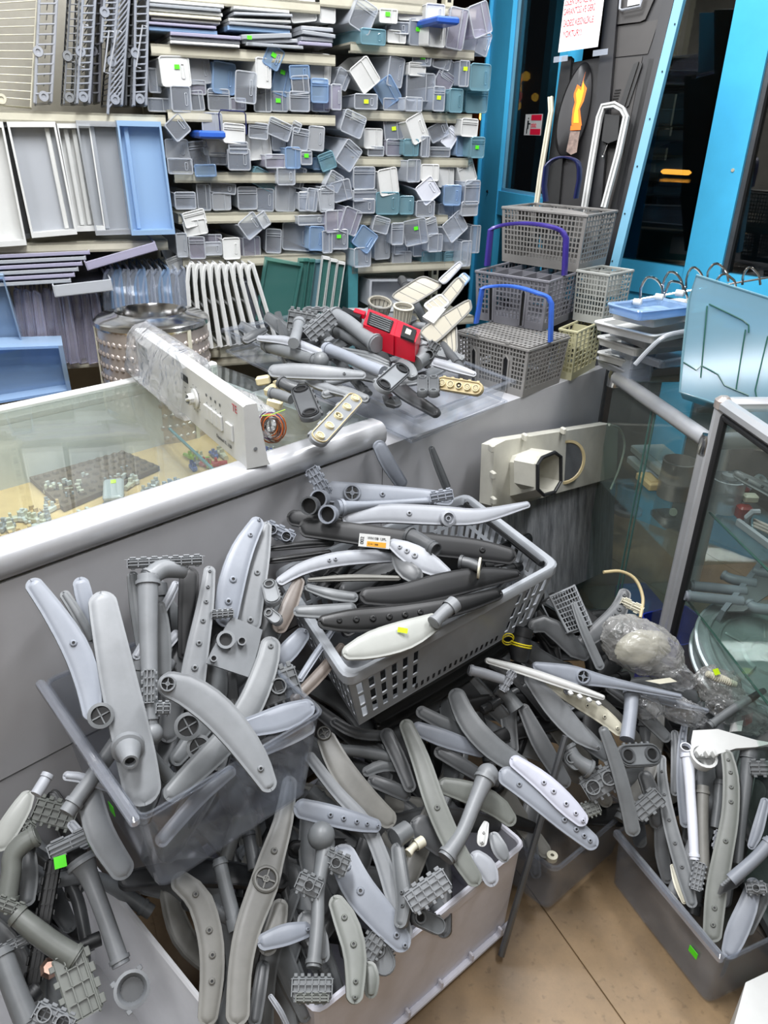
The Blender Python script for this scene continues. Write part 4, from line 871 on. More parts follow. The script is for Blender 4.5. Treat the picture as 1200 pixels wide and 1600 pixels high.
# clear bin standing on the floor at the right
Nr, Lr = atY(1132, 1500, .92), atY(965, 1290, 1.214); Lr.z = Nr.z; dr_ = (Lr - Nr); pr = Vector((-dr_.y, dr_.x, 0)).normalized(); pr = pr if pr.x > 0 else -pr
e_rb, Tr, Br = open_bin('clear_crisper', Nr, Lr, Nr + pr * .36, Nr.z - .006, 'clear_tub', 'clear crisper drawer full of upright arms standing on the tan floor', 'drawer', .0045, .95)
d = dr_.normalized(); t = MB(); t.bbox((0, 0, 0), (dr_.length, .016, .02), .005, fr(Nr.lerp(Lr, .5) - pr * .004, d, UZ)); t.build('handle_rail', 'rail_clear', e_rb, True)
q = onpl(1083, 1488, Br[0] - pr * .008, pr); t = MB(); t.box((0, 0, 0), (.022, .001, .016), fr(q, d, UZ)); t.build('sticker', 'lime', e_rb)
# white crate in the foreground
zc = .262; Nw, Lw = onz(818, 1318, zc), onz(560, 1528, zc); dW = (Lw - Nw).normalized(); Lw = Nw + dW * .52; pW = Vector((-dW.y, dW.x, 0)); pW = pW if pW.y > 0 else -pW
if pW.x > 0: pW = -pW if (-pW).y > 0 else pW
G('crate_white', 'e0e0ea', var=.06, rough=.45)
cr, Tw, Bw = open_bin('white_crate', Lw, Lw + pW * .40, Nw, zc - .004, 'crate_white', 'white plastic crate in the foreground overflowing with spray arms', 'crate', .006, .97, None, .004)
nW = -pW; t = MB(); t.bbox((0, 0, 0), (.135, .004, .02), .0015, fr(Nw.lerp(Lw, .33) + nW * .002 - UZ * .018, dW, UZ)); t.build('hand_hold', 'crate_white', cr)
for k in range(6):
    t = MB(); t.bbox((0, 0, 0), (.006, .012, .02), .002, fr(Bw[2].lerp(Bw[1], 0) * 0 + Nw.lerp(Lw, .08 + .17 * k) + nW * .002 - UZ * (zc - .03), dW, UZ)); t.build('foot_rib', 'crate_white', cr)
t = MB(); t.bbox((0, 0, 0), (.52, .014, .012), .003, fr(Nw.lerp(Lw, .5) + nW * .0 - UZ * (zc - .016), dW, UZ)); t.build('base_flange', 'crate_white', cr)
# second white crate, lower left
N2, F2 = onz(335, 1588, .30), onz(132, 1335, .30); d2 = (F2 - N2).normalized(); p2 = Vector((-d2.y, d2.x, 0)); p2 = p2 if p2.x < 0 else -p2
G('crate_white2', 'e2e2e4', var=.04, rough=.4)
c2, T2, B2 = open_bin('white_crate', N2, N2 + p2 * .36, F2 + d2 * .02, .28, 'crate_white2', 'white plastic crate at the lower left corner holding elbow pipes', 'crate', .005, .86, None, .004, .02)
# clear tub under the heap, right of the white crate
o_, T3, B3 = open_bin('clear_tub', onz(868, 1360, .16), onz(700, 1240, .16), onz(985, 1262, .16), .14, 'clear_tub', 'clear tub sticking out under the heap right of the white crate', 'tub', .006, .95)
t = MB(); t.lathe([(.004, 0), (.012, .0), (.012, .012), (.004, .012)], 14, Matrix.Translation(onz(862, 1342, .15))); t.build('foot_roller', 'cream', o_, True)
# grey shopping crate with slots
zg = .70; Ng, Rg, Fg = onz(545, 1055, zg), onz(868, 880, zg), onz(728, 772, zg); Lg = onz(395, 945, zg)
Lg = Ng + (Fg - Rg); hg = .155
c_ = (Ng + Fg) / 2; Tg = [Ng, Rg, Fg, Lg]; Bg = [c_ + (p - c_) * .87 - UZ * hg for p in Tg]
gb = empty('grey_crate', (Bg[0] + Bg[2]) / 2, 'grey slotted plastic crate heaped with dark spray arms, tilted on the pile', 'crate')
def wall(i, name):
    j = (i + 1) % 4; a, b = Bg[i], Bg[j]; c, d = Tg[i] - UZ * .02, Tg[j] - UZ * .02; Ln = (b - a).length; t = MB()
    nx = int(Ln / .0125); nx += (nx + 1) % 2; xs = [k / nx for k in range(nx + 1)]; ys = [0, .10, .18, .40, .48, .68, .76, .92, 1]
    sl = lambda i_, j_: (i_ % 2 == 1 and 0 < i_ < nx - 1) and (j_ in (3, 5) or j_ == 1 or (j_ == 2) ) and (j_ != 2 or True)
    def hole(i_, j_):
        if i_ % 2 == 0 or i_ in (0, nx - 1): return False
        u = i_ / nx
        if j_ in (2, 4, 6): return u < .27 or u > .76 if i % 2 == 0 else True
        return j_ == 0 and False
    cells(t, a, b, c, d, xs, [0, .08, .12, .34, .40, .62, .68, .90, 1], lambda i_, j_: hole(i_, j_), .003); t.build(name, 'crate_grey', gb)
    if i % 2 == 0:
        t = MB(); nn_ = (b - a).cross(c - a).normalized()
        for k in range(16):
            u = .29 + k * .031; q = a.lerp(b, u).lerp(c.lerp(d, u), .06); q2 = a.lerp(b, u).lerp(c.lerp(d, u), .15)
            t.bbox(((q2 - q).length / 2, 0, 0), ((q2 - q).length, .006, .0016), .0004, fr(q + nn_ * (.0005 if nn_.dot(CAM - q) > 0 else -.0005), q2 - q, nn_))
        o = t.build('slot', 'dark_gap', gb); o['kind'] = 'stuff'
for i, nm in enumerate(('front_wall', 'side_wall', 'rear_wall', 'side_wall')): wall(i, nm)
t = MB(); t.sheet([tuple(p) for p in Bg], None, .003, UZ); t.build('base', 'crate_grey', gb)
t = MB(); rr_ = []
def rnd(P, r_):
    o = []
    for i in range(4):
        p, a, b = P[i], P[i - 1], P[(i + 1) % 4]; da, db = (a - p).normalized() * r_, (b - p).normalized() * r_
        for k in range(5): u = k / 4; o.append((p + da) * (1 - u) ** 2 + p * 2 * u * (1 - u) + (p + db) * u * u)
    return o
R0 = rnd(Tg, .03); cc = sum(R0, Vector()) / len(R0)
def off_(P, d): return [p + (p - cc).normalized() * d for p in P]
t.loft([[tuple(p) for p in r] for r in ([p - UZ * .022 for p in off_(R0, .004)], [p - UZ * .022 for p in off_(R0, .012)], [p - UZ * .004 for p in off_(R0, .013)], off_(R0, .008), off_(R0, -.008), [p - UZ * .004 for p in off_(R0, -.011)], [p - UZ * .022 for p in off_(R0, -.010)])], False, False, close=True)
t.build('rim', 'crate_grey', gb, True)
t = MB(); a, b = Rg.lerp(Fg, .08) - UZ * .012, Rg.lerp(Fg, .93) - UZ * .012; ins = (cc - a.lerp(b, .5)).normalized() * .022
t.tube([a + ins * .6, a + ins, b + ins, b + ins * .6], .006, 6); tag(t.build('black_rod', 'black', None, True), 'black rod lying inside the far rim of the grey slotted crate', 'rod')
# ------------------------------------------------------------------ clear tray of pipes on the counter
a, b, c = onz(362, 552, ZC + .012), onz(640, 688, ZD + .006), onz(782, 628, ZD + .006)
n_ = (b - a).cross(c - a).normalized(); n_ = n_ if n_.z > 0 else -n_; d = a + c - b
e = empty('clear_tray', (b + d) / 2, 'wide clear plastic tray of pipes and sockets on the counter end', 'tray')
B = [a, b, c, d]; cT = (b + d) / 2; T = [p + (p - cT) * .03 + n_ * .065 for p in B]
t = MB(); t.loft([[tuple(p) for p in r] for r in (B, T)], True, False); t.build('shell', 'clear_tub', e)
t = MB(); fl = [cT + (p - cT) * 1.05 for p in T]; t.loft([[tuple(p) for p in r] for r in (T, fl, [p - n_ * .012 for p in fl])], False, False); t.tube(T, .003, 6, close=True); t.build('rim', 'clear_tub', e, True)
t = MB(); t.tube([cT + (p - cT) * 1.04 + n_ * .004 for p in B], .004, 6, close=True); t.build('foot_flange', 'clear_tub', e, True)
# ------------------------------------------------------------------ cutlery baskets
def cutlery(K, Lp, Rp, z0, ytop, mat, lab, cols=(16, 10), rows=8, handle=None, slots=(), bulge=0.0, lidgrid=False, solid_top=.0, dividers=3, plate=None):
    k = onz(K[0], K[1], z0); l = onz(*Lp, z0); r = onz(*Rp, z0)
    # right angle at the near corner, real box
    dl, drr = (l - k), (r - k); f = dl + drr
    h = atY(K[0], ytop, k.y).z - z0
    B = [k, k + drr, k + f, k + dl]; c_ = (B[0] + B[2]) / 2; T = [c_ + (p - c_) * 1.04 + UZ * h for p in B]; Bt = [c_ + (p - c_) * .96 for p in B]
    e = empty('cutlery_basket', c_, lab, 'basket', None)
    for i, nm in enumerate(('side_wall', 'end_wall', 'side_wall', 'end_wall')):
        j = (i + 1) % 4; nc = cols[1] if i % 2 == 0 else cols[0]; xs = [0]; 
        for q in range(nc): xs += [(q + .16) / nc, (q + .84) / nc]
        xs.append(1); xs = [.03 + .94 * x for x in xs]; xs[0] = 0; xs[-1] = 1; ys = [0, .12]
        for q in range(rows): ys += [.12 + (.86 - solid_top) * (q + .2) / rows, .12 + (.86 - solid_top) * (q + .95) / rows]
        ys.append(1)
        def hole(i_, j_, i=i):
            if i_ % 2 == 0 or j_ % 2 == 1 or j_ == 0: return False
            if j_ >= len(ys) - 1: return False
            if i % 2 == 1:
                for s0, s1 in slots:
                    if s0 - .02 < xs[i_] < s1 + .02 and ys[j_] < .8: return False
            return True
        t = MB(); cells(t, Bt[i], Bt[j], T[i], T[j], xs, ys, hole, .0022); t.build(nm, mat, e)
    for s0, s1 in slots:
        t = MB(); a0 = Bt[3].lerp(Bt[0], 0); 
        for u0, u1 in ((s0, s1),):
            P = lambda u, v: Bt[3].lerp(Bt[0], u).lerp(T[3].lerp(T[0], u), v)
            n2 = (Bt[0] - Bt[3]).cross(UZ).normalized(); n2 = n2 if n2.dot(CAM - k) > 0 else -n2
            t.add([tuple(P(u0, .02) + n2 * .0015), tuple(P(u1, .02) + n2 * .0015), tuple(P(u1, .7) + n2 * .0015), tuple(P((u0 + u1) / 2, .78) + n2 * .0015), tuple(P(u0, .7) + n2 * .0015)], [(0, 1, 2, 3, 4)])
        t.build('slot_recess', 'seal_hole', e)
        t = MB(); t.tube([P(s0, .02) + n2 * .002, P(s0, .7) + n2 * .002, P((s0 + s1) / 2, .79) + n2 * .002, P(s1, .7) + n2 * .002, P(s1, .02) + n2 * .002], .003, 6); t.build('slot_frame', mat, e, True)
    t = MB(); Ro = T; 
    for i in range(4): j = (i + 1) % 4; d_ = T[j] - T[i]; t.bbox((d_.length / 2, 0, 0), (d_.length + .004, .006, .008), .0015, fr(T[i], d_, UZ))
    t.build('rim', mat, e)
    t = MB(); t.sheet([tuple(p) for p in Bt], None, .003, UZ); t.build('base', mat, e)
    for q in range(dividers):
        u = (q + 1) / (dividers + 1); a0, a1 = T[0].lerp(T[3], u), T[1].lerp(T[2], u); b0, b1 = Bt[0].lerp(Bt[3], u), Bt[1].lerp(Bt[2], u)
        t = MB(); cells(t, b0.lerp(a0, .5), b1.lerp(a1, .5), a0, a1, [0, 1], [0, 1], lambda i_, j_: False, .002); t.build('divider', mat, e)
    t = MB(); cells(t, Bt[0].lerp(Bt[1], .5).lerp(T[0].lerp(T[1], .5), .5), Bt[3].lerp(Bt[2], .5).lerp(T[3].lerp(T[2], .5), .5), T[0].lerp(T[1], .5), T[3].lerp(T[2], .5), [0, 1], [0, 1], lambda i_, j_: False, .002); t.build('divider', mat, e)
    if lidgrid:
        nx, ny = 18, 9; xs = [0]; ys = [0]
        for q in range(nx): xs += [(q + .25) / nx, (q + .8) / nx]
        for q in range(ny): ys += [(q + .25) / ny, (q + .8) / ny]
        xs.append(1); ys.append(1); T2 = [p + UZ * .008 for p in T]
        t = MB(); cells(t, T2[3], T2[0], T2[2], T2[1], xs, ys, lambda i_, j_: i_ % 2 == 1 and j_ % 2 == 1, .002); t.build('lid', mat, e)
        for u in (.3, .72):
            t = MB(); t.bbox((0, 0, 0), (.014, .008, .01), .002, fr(T2[3].lerp(T2[0], u), T2[0] - T2[3], UZ)); t.build('hinge', mat, e)
    if plate:      # closed curved plate along the front of the top
        t = MB(); a0, a1 = T[3] + UZ * .005, T[0] + UZ * .005; inw = (T[1] - T[0]).normalized(); m_ = []
        for q in range(11):
            u = q / 10; m_.append(a0.lerp(a1, u) + inw * (.10 * math.sin(math.pi * u) ** .7 * plate)); 
        t.sheet([tuple(a0), tuple(a1)] + [tuple(p) for p in m_[::-1][1:-1]], None, .003, UZ); t.build('top_plate', mat, e)
        text_obj('lettering', 'P', .012, fr(a0.lerp(a1, .55) + inw * .018 + UZ * .0015, a1 - a0, UZ), 'grey_dark', e)
    return e, B, T
def handle(e, P, w_, th, mat, name='handle', side=None):
    """arched strap handle through the given points"""
    S_ = spline([tuple(p) for p in P], 26) if len(P) > 4 else P
    S_ = [Vector(s) for s in S_]; t = MB(); sd = side.normalized(); rings = []
    for i, p in enumerate(S_):
        tg = (S_[min(i + 1, len(S_) - 1)] - S_[max(i - 1, 0)]).normalized(); up_ = tg.cross(sd).normalized()
        rings.append([tuple(p + sd * a + up_ * b) for a, b in rrect(w_, th, min(w_, th) * .3, 2)])
    t.loft(rings, True, True); return t.build(name, mat, e, True)
ea, Ba, Ta = cutlery((817, 621), (713, 590), (877, 597), ZD + .003, 547, 'basket_grey', 'grey cutlery basket with grid lid and light blue handle, lowest of the stack', (22, 12), 9, slots=((.22, .29), (.68, .76)), lidgrid=True)
za = Ta[0].z + .012; ya = (Ta[0].y + Ta[3].y) / 2
def hp(x, y, Y): return atY(x, y, Y)
yl, yr = Ta[3].lerp(Ta[2], .35).y, Ta[0].lerp(Ta[1], .45).y
side_ = (Ta[1] - Ta[0])
handle(ea, [hp(744, 505, yl), hp(748, 475, yl), hp(752, 452, yl), hp(775, 447, yl), hp(805, 448, (yl + yr) / 2), hp(840, 458, yr), hp(860, 469, yr), hp(862, 500, yr), hp(860, 534, yr)], .02, .008, 'blue_handle', side=side_)
eb, Bb, Tb = cutlery((848, 519), (741, 500), (898, 495), za, 440, 'basket_dark2' if False else 'basket_grey2', 'darker grey cutlery basket with purple handle, second in the stack', (18, 9), 8, slots=((.2, .26), (.66, .72)), dividers=4) if False else (None, None, None)
G('basket_grey2', '74747a', var=.08)
eb, Bb, Tb = cutlery((848, 517), (741, 497), (898, 495), za, 440, 'basket_grey2', 'darker grey cutlery basket with purple handle, second in the stack', (18, 9), 8, slots=((.2, .26), (.66, .72)), dividers=4)
yl, yr = Tb[3].lerp(Tb[2], .3).y, Tb[0].lerp(Tb[1], .4).y
handle(eb, [hp(761, 415, yl), hp(762, 385, yl), hp(764, 362, yl), hp(785, 352, yl), hp(820, 349, (yl + yr) / 2), hp(860, 354, yr), hp(882, 366, yr), hp(886, 395, yr), hp(882, 430, yr)], .024, .010, 'purple', side=side_)
zb_ = Tb[0].z + .006
ec, Bc, Tc = cutlery((904, 425), (781, 406), (949, 412), zb_, 337, 'basket_grey', 'tall grey cutlery basket with navy handle and domed top plate, topmost of the stack', (22, 10), 9, dividers=4, plate=1.0)
yc = Tc[3].lerp(Tc[2], .5).y
handle(ec, [hp(853, 315, yc), hp(850, 285, yc), hp(853, 262, yc), hp(868, 248, yc), hp(888, 246, yc), hp(904, 256, yc), hp(905, 285, yc), hp(900, 310, yc)], .03, .006, 'navy', side=side_)
ee, Be, Te = cutlery((892, 594), (866, 588), (931, 572), ZD + .003, 519, 'basket_cream', 'narrow cream cutlery basket squeezed between the grey ones on the cabinet', (5, 6), 8, dividers=0)
ef, Bf, Tf = cutlery((931, 571), (905, 560), (978, 556), ZD + .003, 500, 'basket_dark', 'dark slate cutlery basket at the far end of the cabinet top', (5, 9), 8, dividers=1)
ed, Bd, Td = cutlery((940, 507), (893, 498), (976, 497), max(Te[0].z, Tf[0].z) + .006, 430, 'basket_pale', 'pale grey cutlery basket resting on the cream and slate ones', (10, 7), 8, dividers=2)
# ------------------------------------------------------------------ the surfaces the parts lie on
P_left = Plane(onC(60, 900, .05), onC(420, 830, .06), atY(235, 1245, Nb.y + .10))
P_in = Plane(onC(60, 1000, .03), onC(420, 930, .05), atY(235, 1245, Nb.y + .14))
P_over = Plane(onC(60, 900, .08), onC(420, 830, .10), onz(235, 1245, zL + .02))
P_crate = Plane(onz(560, 1000, zg + .015), onz(800, 860, zg + .035), onz(420, 760, zg + .12))
P_heap = Plane(onz(480, 1150, .50), onz(430, 1560, .335), onz(850, 1250, .32))
P_far = Plane(onz(780, 1060, .46), onz(1060, 1090, .38), onz(900, 1270, .26))
P_right = Plane(atY(1070, 1140, 1.36), atY(1200, 1160, 1.30), atY(1112, 1470, 1.0))
P_corner = Plane(onz(60, 1280, .47), onz(0, 1580, .34), onz(250, 1560, .28))
P_tray = Plane(onz(640, 640, ZC + .05), onz(400, 540, ZC + .08), onz(700, 470, ZC + .13))
random.seed(3)
# ---- buried layers first: the same arms lying deeper in each heap, seen only between the upper ones
def buried(n, pl, cx, cy, sx, sy, ang, spread, ln, lab, grp, mats, lifts, wd=(24, 36)):
    for k in range(n):
        x, y = cx + random.uniform(-sx, sx), cy + random.uniform(-sy, sy)
        if pl is P_heap and x > 500 and y > 1318 + (818 - x) * .814 - 100: y -= 170
        a = math.radians(ang + random.uniform(-spread, spread)); l = ln * random.uniform(.7, 1.15) / 2; b = random.uniform(-.35, .35) * l; w_ = random.uniform(*wd)
        dx, dy = math.cos(a), math.sin(a)
        P = [(x - dx * l, y - dy * l, w_ * .8), (x - dy * b, y + dx * b, w_ * 1.25), (x + dx * l, y + dy * l, w_ * .75)]
        L_ = random.uniform(*lifts); m_ = random.choice(mats)
        if k % 4 == 3: pipe('X', pl, [(p[0], p[1], w_ * .65) for p in P], m_, lab[1], L_, L_ - .02, grp=grp[1], ribs=2, name='water_pipe')
        else: arm('X', pl, P, m_, lab[0], L_, L_ - random.uniform(-.02, .04), random.uniform(-35, 35), grp=grp[0])
buried(52, P_heap, 500, 1330, 200, 200, 55, 60, 260, ('grey spray arm buried in the middle of the heap', 'grey pipe buried in the middle of the heap'), ('buried heap arms', 'buried heap pipes'), ['grey_mid', 'grey_dark', 'grey_dark', 'grey_warm', 'charcoal'], (-.13, -.05))
buried(14, P_heap, 400, 1490, 55, 100, 75, 30, 240, ('grey spray arm buried at the left foot of the heap', 'grey pipe buried at the left foot of the heap'), ('left foot arms', 'left foot pipes'), ['grey_mid', 'grey_dark', 'charcoal'], (-.12, -.04))
buried(24, P_far, 880, 1150, 130, 130, 50, 60, 230, ('grey spray arm buried in the heap beyond the basket', 'grey pipe buried in the heap beyond the basket'), ('buried far arms', 'buried far pipes'), ['grey_mid', 'grey_dark', 'charcoal', 'grey_warm'], (-.14, -.05), (22, 32))
buried(14, P_left, 300, 1120, 120, 110, 100, 30, 260, ('grey spray arm standing deep in the propped crisper', 'grey pipe standing deep in the propped crisper'), ('deep crisper arms', 'deep crisper pipes'), ['grey_mid', 'grey_dark', 'grey'], (-.09, -.03), (30, 44))
buried(26, P_crate, 655, 915, 95, 45, -20, 14, 190, ('dark spray arm buried in the grey slotted crate', 'dark pipe buried in the grey slotted crate'), ('buried crate arms', 'buried crate pipes'), ['charcoal', 'black', 'grey_dark', 'black'], (-.12, -.05), (22, 34))
buried(14, P_right, 1130, 1270, 60, 70, 95, 14, 230, ('grey spray arm standing deep in the floor crisper', 'grey pipe standing deep in the floor crisper'), ('deep floor crisper arms', 'deep floor crisper pipes'), ['grey_mid', 'grey_dark', 'grey'], (-.13, -.05), (26, 38))
buried(12, P_corner, 70, 1430, 80, 140, 60, 50, 220, ('grey spray arm buried among the corner pipes', 'grey pipe buried among the corner elbows'), ('buried corner arms', 'buried corner pipes'), ['grey_mid', 'grey_dark', 'black'], (-.14, -.06), (26, 38))
# ---- clear crisper propped on the counter: upright arms
L = P_left
arm('A', L, [(112, 300, 66), (200, 420, 88), (285, 560, 108), (330, 690, 100), (350, 830, 70)], 'grey_cool', 'long curved blue-grey arm leaning out furthest over the counter side', .0, .02, noz=(.5,))
arm('A', L, [(235, 345, 40), (290, 430, 45), (350, 540, 45)], 'grey_mid', 'thin grey blade end just inside the outermost curved arm', -.02)
arm('A', L, [(298, 292, 62), (320, 380, 70), (350, 500, 55)], 'grey_cool', 'blue-grey arm tip with a small bracket, behind the broad straight arm', -.015, -.03)
arm('A', L, [(378, 345, 108), (400, 460, 125), (450, 700, 150), (510, 960, 160), (545, 1150, 150)], 'grey', 'broad straight grey arm with cone nozzle standing in the propped crisper', .02, .045, th=.008)
def cone(reg, pl, x, y, r0, r1, lift, mat, parent, tilt=(0, -1)):
    q = pl.at(*px(reg, x, y), lift); k = dep(q) / FPX / RG[reg][2]; v = ((CAM - q).normalized() + UZ * tilt[1] * .5 + SA * tilt[0] * .5).normalized(); Mx = fr(q, v.orthogonal(), v)
    t = MB(); t.lathe([(r0 * k * 1.3, -.006), (r0 * k * 1.25, .002), (r0 * k, .004), (r1 * k, .04), (r1 * k * .7, .04), (r1 * k * .6, .03)], 18, Mx); t.build('cone_nozzle', mat, parent, True)
    t = MB(); t.prism(circ(r1 * k * .62, 12), .029, .031, Mx); t.build('bore', 'seal_hole', parent)
cone('A', L, 480, 935, 48, 28, .05, 'grey', bpy.data.objects[[o.name for o in bpy.data.objects if o.get('label', '').startswith('broad straight grey')][0]])
manifold('A', L, [(555, 285, 80), (555, 450, 72), (560, 650, 62), (565, 850, 56)], 'grey', 'tall grey pipe manifold with bracket head standing in the propped crisper', ((620, 235), 3, 270, 48, 7, 0), .045, .03, ball=(570, 880, 42), heads=(((560, 700), 90, 120, 60, 4, 0, .012), ((612, 785), 0, 50, 60, 2, 0, .01)))
pipe('A', L, [(555, 300, 70), (610, 262, 75), (690, 262, 70)], 'grey', 'short horizontal elbow under the bracket head', .043, name='pipe_elbow', cat='pipe')
arm('A', L, [(495, 270, 40), (515, 400, 60), (540, 560, 60)], 'grey_mid', 'mid grey blade behind the tall pipe manifold', -.01, -.03)
arm('A', L, [(712, 255, 80), (705, 400, 78), (690, 600, 50)], 'charcoal', 'dark charcoal blade behind the bracket head', -.005, -.03)
arm('A', L, [(592, 380, 50), (612, 500, 62), (615, 680, 60)], 'grey_mid', 'mid grey blade right of the tall pipe', .0, -.02)
arm('A', L, [(665, 308, 35), (620, 400, 35), (505, 600, 35)], 'grey_pale', 'narrow pale bar slanting behind the tall pipe, upper of two', -.025)
arm('A', L, [(672, 495, 40), (600, 570, 45), (500, 620, 45)], 'grey_pale', 'narrow pale bar slanting behind the tall pipe, lower of two', -.03)
arm('A', L, [(788, 250, 46), (770, 400, 72), (735, 600, 100), (715, 740, 110)], 'grey', 'straight grey arm with six nozzles right of the tall pipe', .015, .0, noz=(.05, .18, .3, .45, .62, .8))
arm('A', L, [(975, 70, 55), (905, 200, 98), (862, 350, 112), (845, 480, 90)], 'grey_cool', 'tall curved blue-grey arm with nozzles standing right of the pipe, front one', .02, -.01, noz=(.03, .2, .62, .8))
arm('A', L, [(1003, 85, 40), (975, 220, 84), (945, 380, 100), (935, 500, 90)], 'grey', 'tall curved grey arm with nozzles standing right of the pipe, rear one', .005, -.01, noz=(.5, .9))
e = empty('sensor_bracket', L.at(*px('A', 870, 560), .03), 'flat grey sensor bracket plate with two rings between the upright arms', 'bracket')
t = MB(); q = [L.at(*px('A', *p), .03) for p in ((870, 440), (985, 490), (940, 670), (775, 615), (800, 560))]; t.sheet([tuple(p) for p in q], None, .004, L.n); t.build('plate', 'grey', e)
for x, y, r_ in ((845, 530, .016), (905, 535, .008), (800, 600, .006)):
    q = L.at(*px('A', x, y), .032); Mx = fr(q, SA, L.n); t = MB(); t.lathe([(r_, 0), (r_, .010), (r_ * .7, .010), (r_ * .65, .002)], 16, Mx); t.build('ring', 'grey', e, True); t = MB(); t.prism(circ(r_ * .66, 12), .0015, .002, Mx); t.build('bore', 'seal_hole', e)
clip_head('A', L, (835, 430), 5, 80, 40, 'grey', None, .03, e, 4)
arm('A', L, [(1020, 515, 78), (1000, 620, 100), (940, 770, 112), (850, 900, 112), (720, 1030, 100), (620, 1125, 70)], 'grey_mid', 'large curved mid grey arm sweeping down through the crisper centre', .04, .05, noz=(.06,))
arm('A', P_over, [(595, 690, 90), (680, 705, 125), (790, 775, 140), (885, 875, 132), (965, 990, 108), (1020, 1095, 62)], 'grey', 'curved grey arm with round hub hanging over the crisper front', .03, .03, hub=.05, hubr=.3, noz=(.85,))
arm('A', L, [(1150, 490, 58), (1090, 560, 82), (1030, 625, 70)], 'grey_cool', 'short blue-grey arm end with one nozzle beside the bracket plate', .03, .0, noz=(.06,))
arm('A', L, [(1128, 292, 45), (1085, 400, 70), (1040, 500, 60)], 'brown_arm', 'brownish translucent arm standing at the right of the crisper', .03, .02)
arm('B', L, [(398, 672, 18), (330, 770, 28), (265, 870, 26)], 'grey_cool', 'thin blue-grey rod slanting over the crisper right edge', .05)
arm('B', L, [(425, 740, 36), (340, 845, 50), (240, 945, 44)], 'brown_arm', 'brownish grey arm slanting over the crisper right edge', .06, .05)
arm('A', P_over, [(1178, 770, 62), (1080, 812, 110), (970, 845, 92), (880, 862, 60)], 'grey_cool', 'pointed blue-grey blade with two notches lying across the crisper corner', .02, .0, rec=.001)
arm('C', P_over, [(1180, 200, 50), (1100, 230, 80), (960, 300, 60)], 'grey_pale', 'pale blade under the pointed notched blade', .0, -.02)
clip_head('A', L, (1045, 700), 20, 150, 150, 'grey_mid', 'ribbed grey connector block with open mouth right of the crisper', .04, mouth=1, teeth=5)
for x, y, r_, lab in ((378, 812, 48, 'round ring connector left of the broad arm'), (705, 852, 52, 'round rosette connector under the curved front arm'), (745, 930, 46, 'dark ring connector below the rosette')):
    q = L.at(*px('A', x, y), .035); k = dep(q) / FPX / 2.4; r_ *= k; Mx = fr(q, SA, L.n * .7 + (CAM - q).normalized()); e = empty('ring_connector', q, lab, 'connector')
    t = MB(); t.lathe([(r_ * .9, -.015), (r_, 0), (r_, .005), (r_ * .74, .006), (r_ * .7, -.004)], 20, Mx); t.build('ring', 'grey_mid', e, True); t = MB(); t.prism(circ(r_ * .7, 16), -.006, -.004, Mx); t.build('bore', 'seal_hole', e)
    t = MB(); [t.box((0, 0, 0), (r_ * 1.4, r_ * .1, .004), Mx @ Matrix.Rotation(a_, 4, 'Z')) for a_ in (.3, 1.87)]; t.build('spokes', 'grey_mid', e)
arm('C', P_in, [(330, 420, 90), (375, 600, 112), (480, 770, 95)], 'grey', 'grey arm seen through the left wall of the propped crisper', .0, -.01)
arm('C', P_in, [(235, 388, 38), (310, 398, 42), (430, 440, 40)], 'grey_pale', 'pale handle-shaped piece seen through the crisper wall', .01)
arm('C', P_in, [(880, 360, 50), (740, 480, 62), (590, 650, 60)], 'grey_pale', 'pale straight arm lying low inside the propped crisper', .04, .02)
# ---- grey slotted crate
L = P_crate
arm('B', L, [(48, 160, 58), (200, 182, 72), (450, 205, 88), (700, 215, 62), (812, 228, 50)], 'grey_cool', 'long straight blue-grey arm with hub lying across the top of the slotted crate', .03, .03, hub=.52, hubr=.36, noz=(.13, .17, .66))
arm('B', L, [(420, 300, 42), (560, 276, 74), (750, 282, 78), (900, 285, 62), (1082, 243, 26)], 'grey_pale', 'wing-shaped pale arm with ring boss sticking out past the crate corner', .065, .075, noz=(.33,))
q = L.at(*px('B', 790, 295), .075); Mx = fr(q, SA, CAM - q); t = MB(); t.lathe([(.017, -.004), (.017, .006), (.012, .008), (.011, 0), (.006, 0), (.006, .006), (.004, .006)], 18, Mx)
tag(t.build('boss_ring', 'grey_pale', None, True), 'small round ring boss on the wing-shaped pale arm', 'ring')
e = manifold('B', L, [(400, 258, 60), (480, 250, 34), (600, 240, 24), (745, 232, 28)], 'grey_cool', 'cone-shaped pipe with three round mouths lying on the slotted crate', None, .085, .07, heads=(((770, 215), 10, 80, 50, 3, 0, .012),))
for x, y in ((337, 226), (368, 280), (303, 250)):
    q = L.at(*px('B', x, y), .09); k = dep(q) / FPX / 2.264; socket(q, ((CAM - q).normalized() + Vector((-.4, 0, 0))).normalized(), 34 * k, 'grey_cool' if x != 303 else 'grey_dark', e)
clip_head('B', L, (335, 165), -60, 110, 60, 'grey_cool', 'small blue-grey bracket with teeth standing on the three-mouthed pipe', .10, teeth=4, th=.02)
arm('B', L, [(265, 322, 76), (450, 345, 84), (700, 382, 90), (900, 405, 86), (1035, 432, 62)], 'charcoal', 'long charcoal arm with a white label lying across the slotted crate', .045, .05, noz=(.84,))
arm('B', L, [(222, 288, 60), (320, 300, 72), (440, 322, 60)], 'charcoal', 'charcoal arm end tucked behind the labelled arm', .03)
q = L.at(*px('B', 532, 375), .062); k = dep(q) / FPX / 2.264; vx = (L.at(*px('B', 580, 380), .062) - L.at(*px('B', 480, 370), .062)).normalized(); Ml = fr(q, vx, CAM - q); lab_ = empty('paper_label', q, 'white and orange paper label stuck on the charcoal arm', 'label')
G('label_orange', 'd99a2c', var=.05, rough=.6)
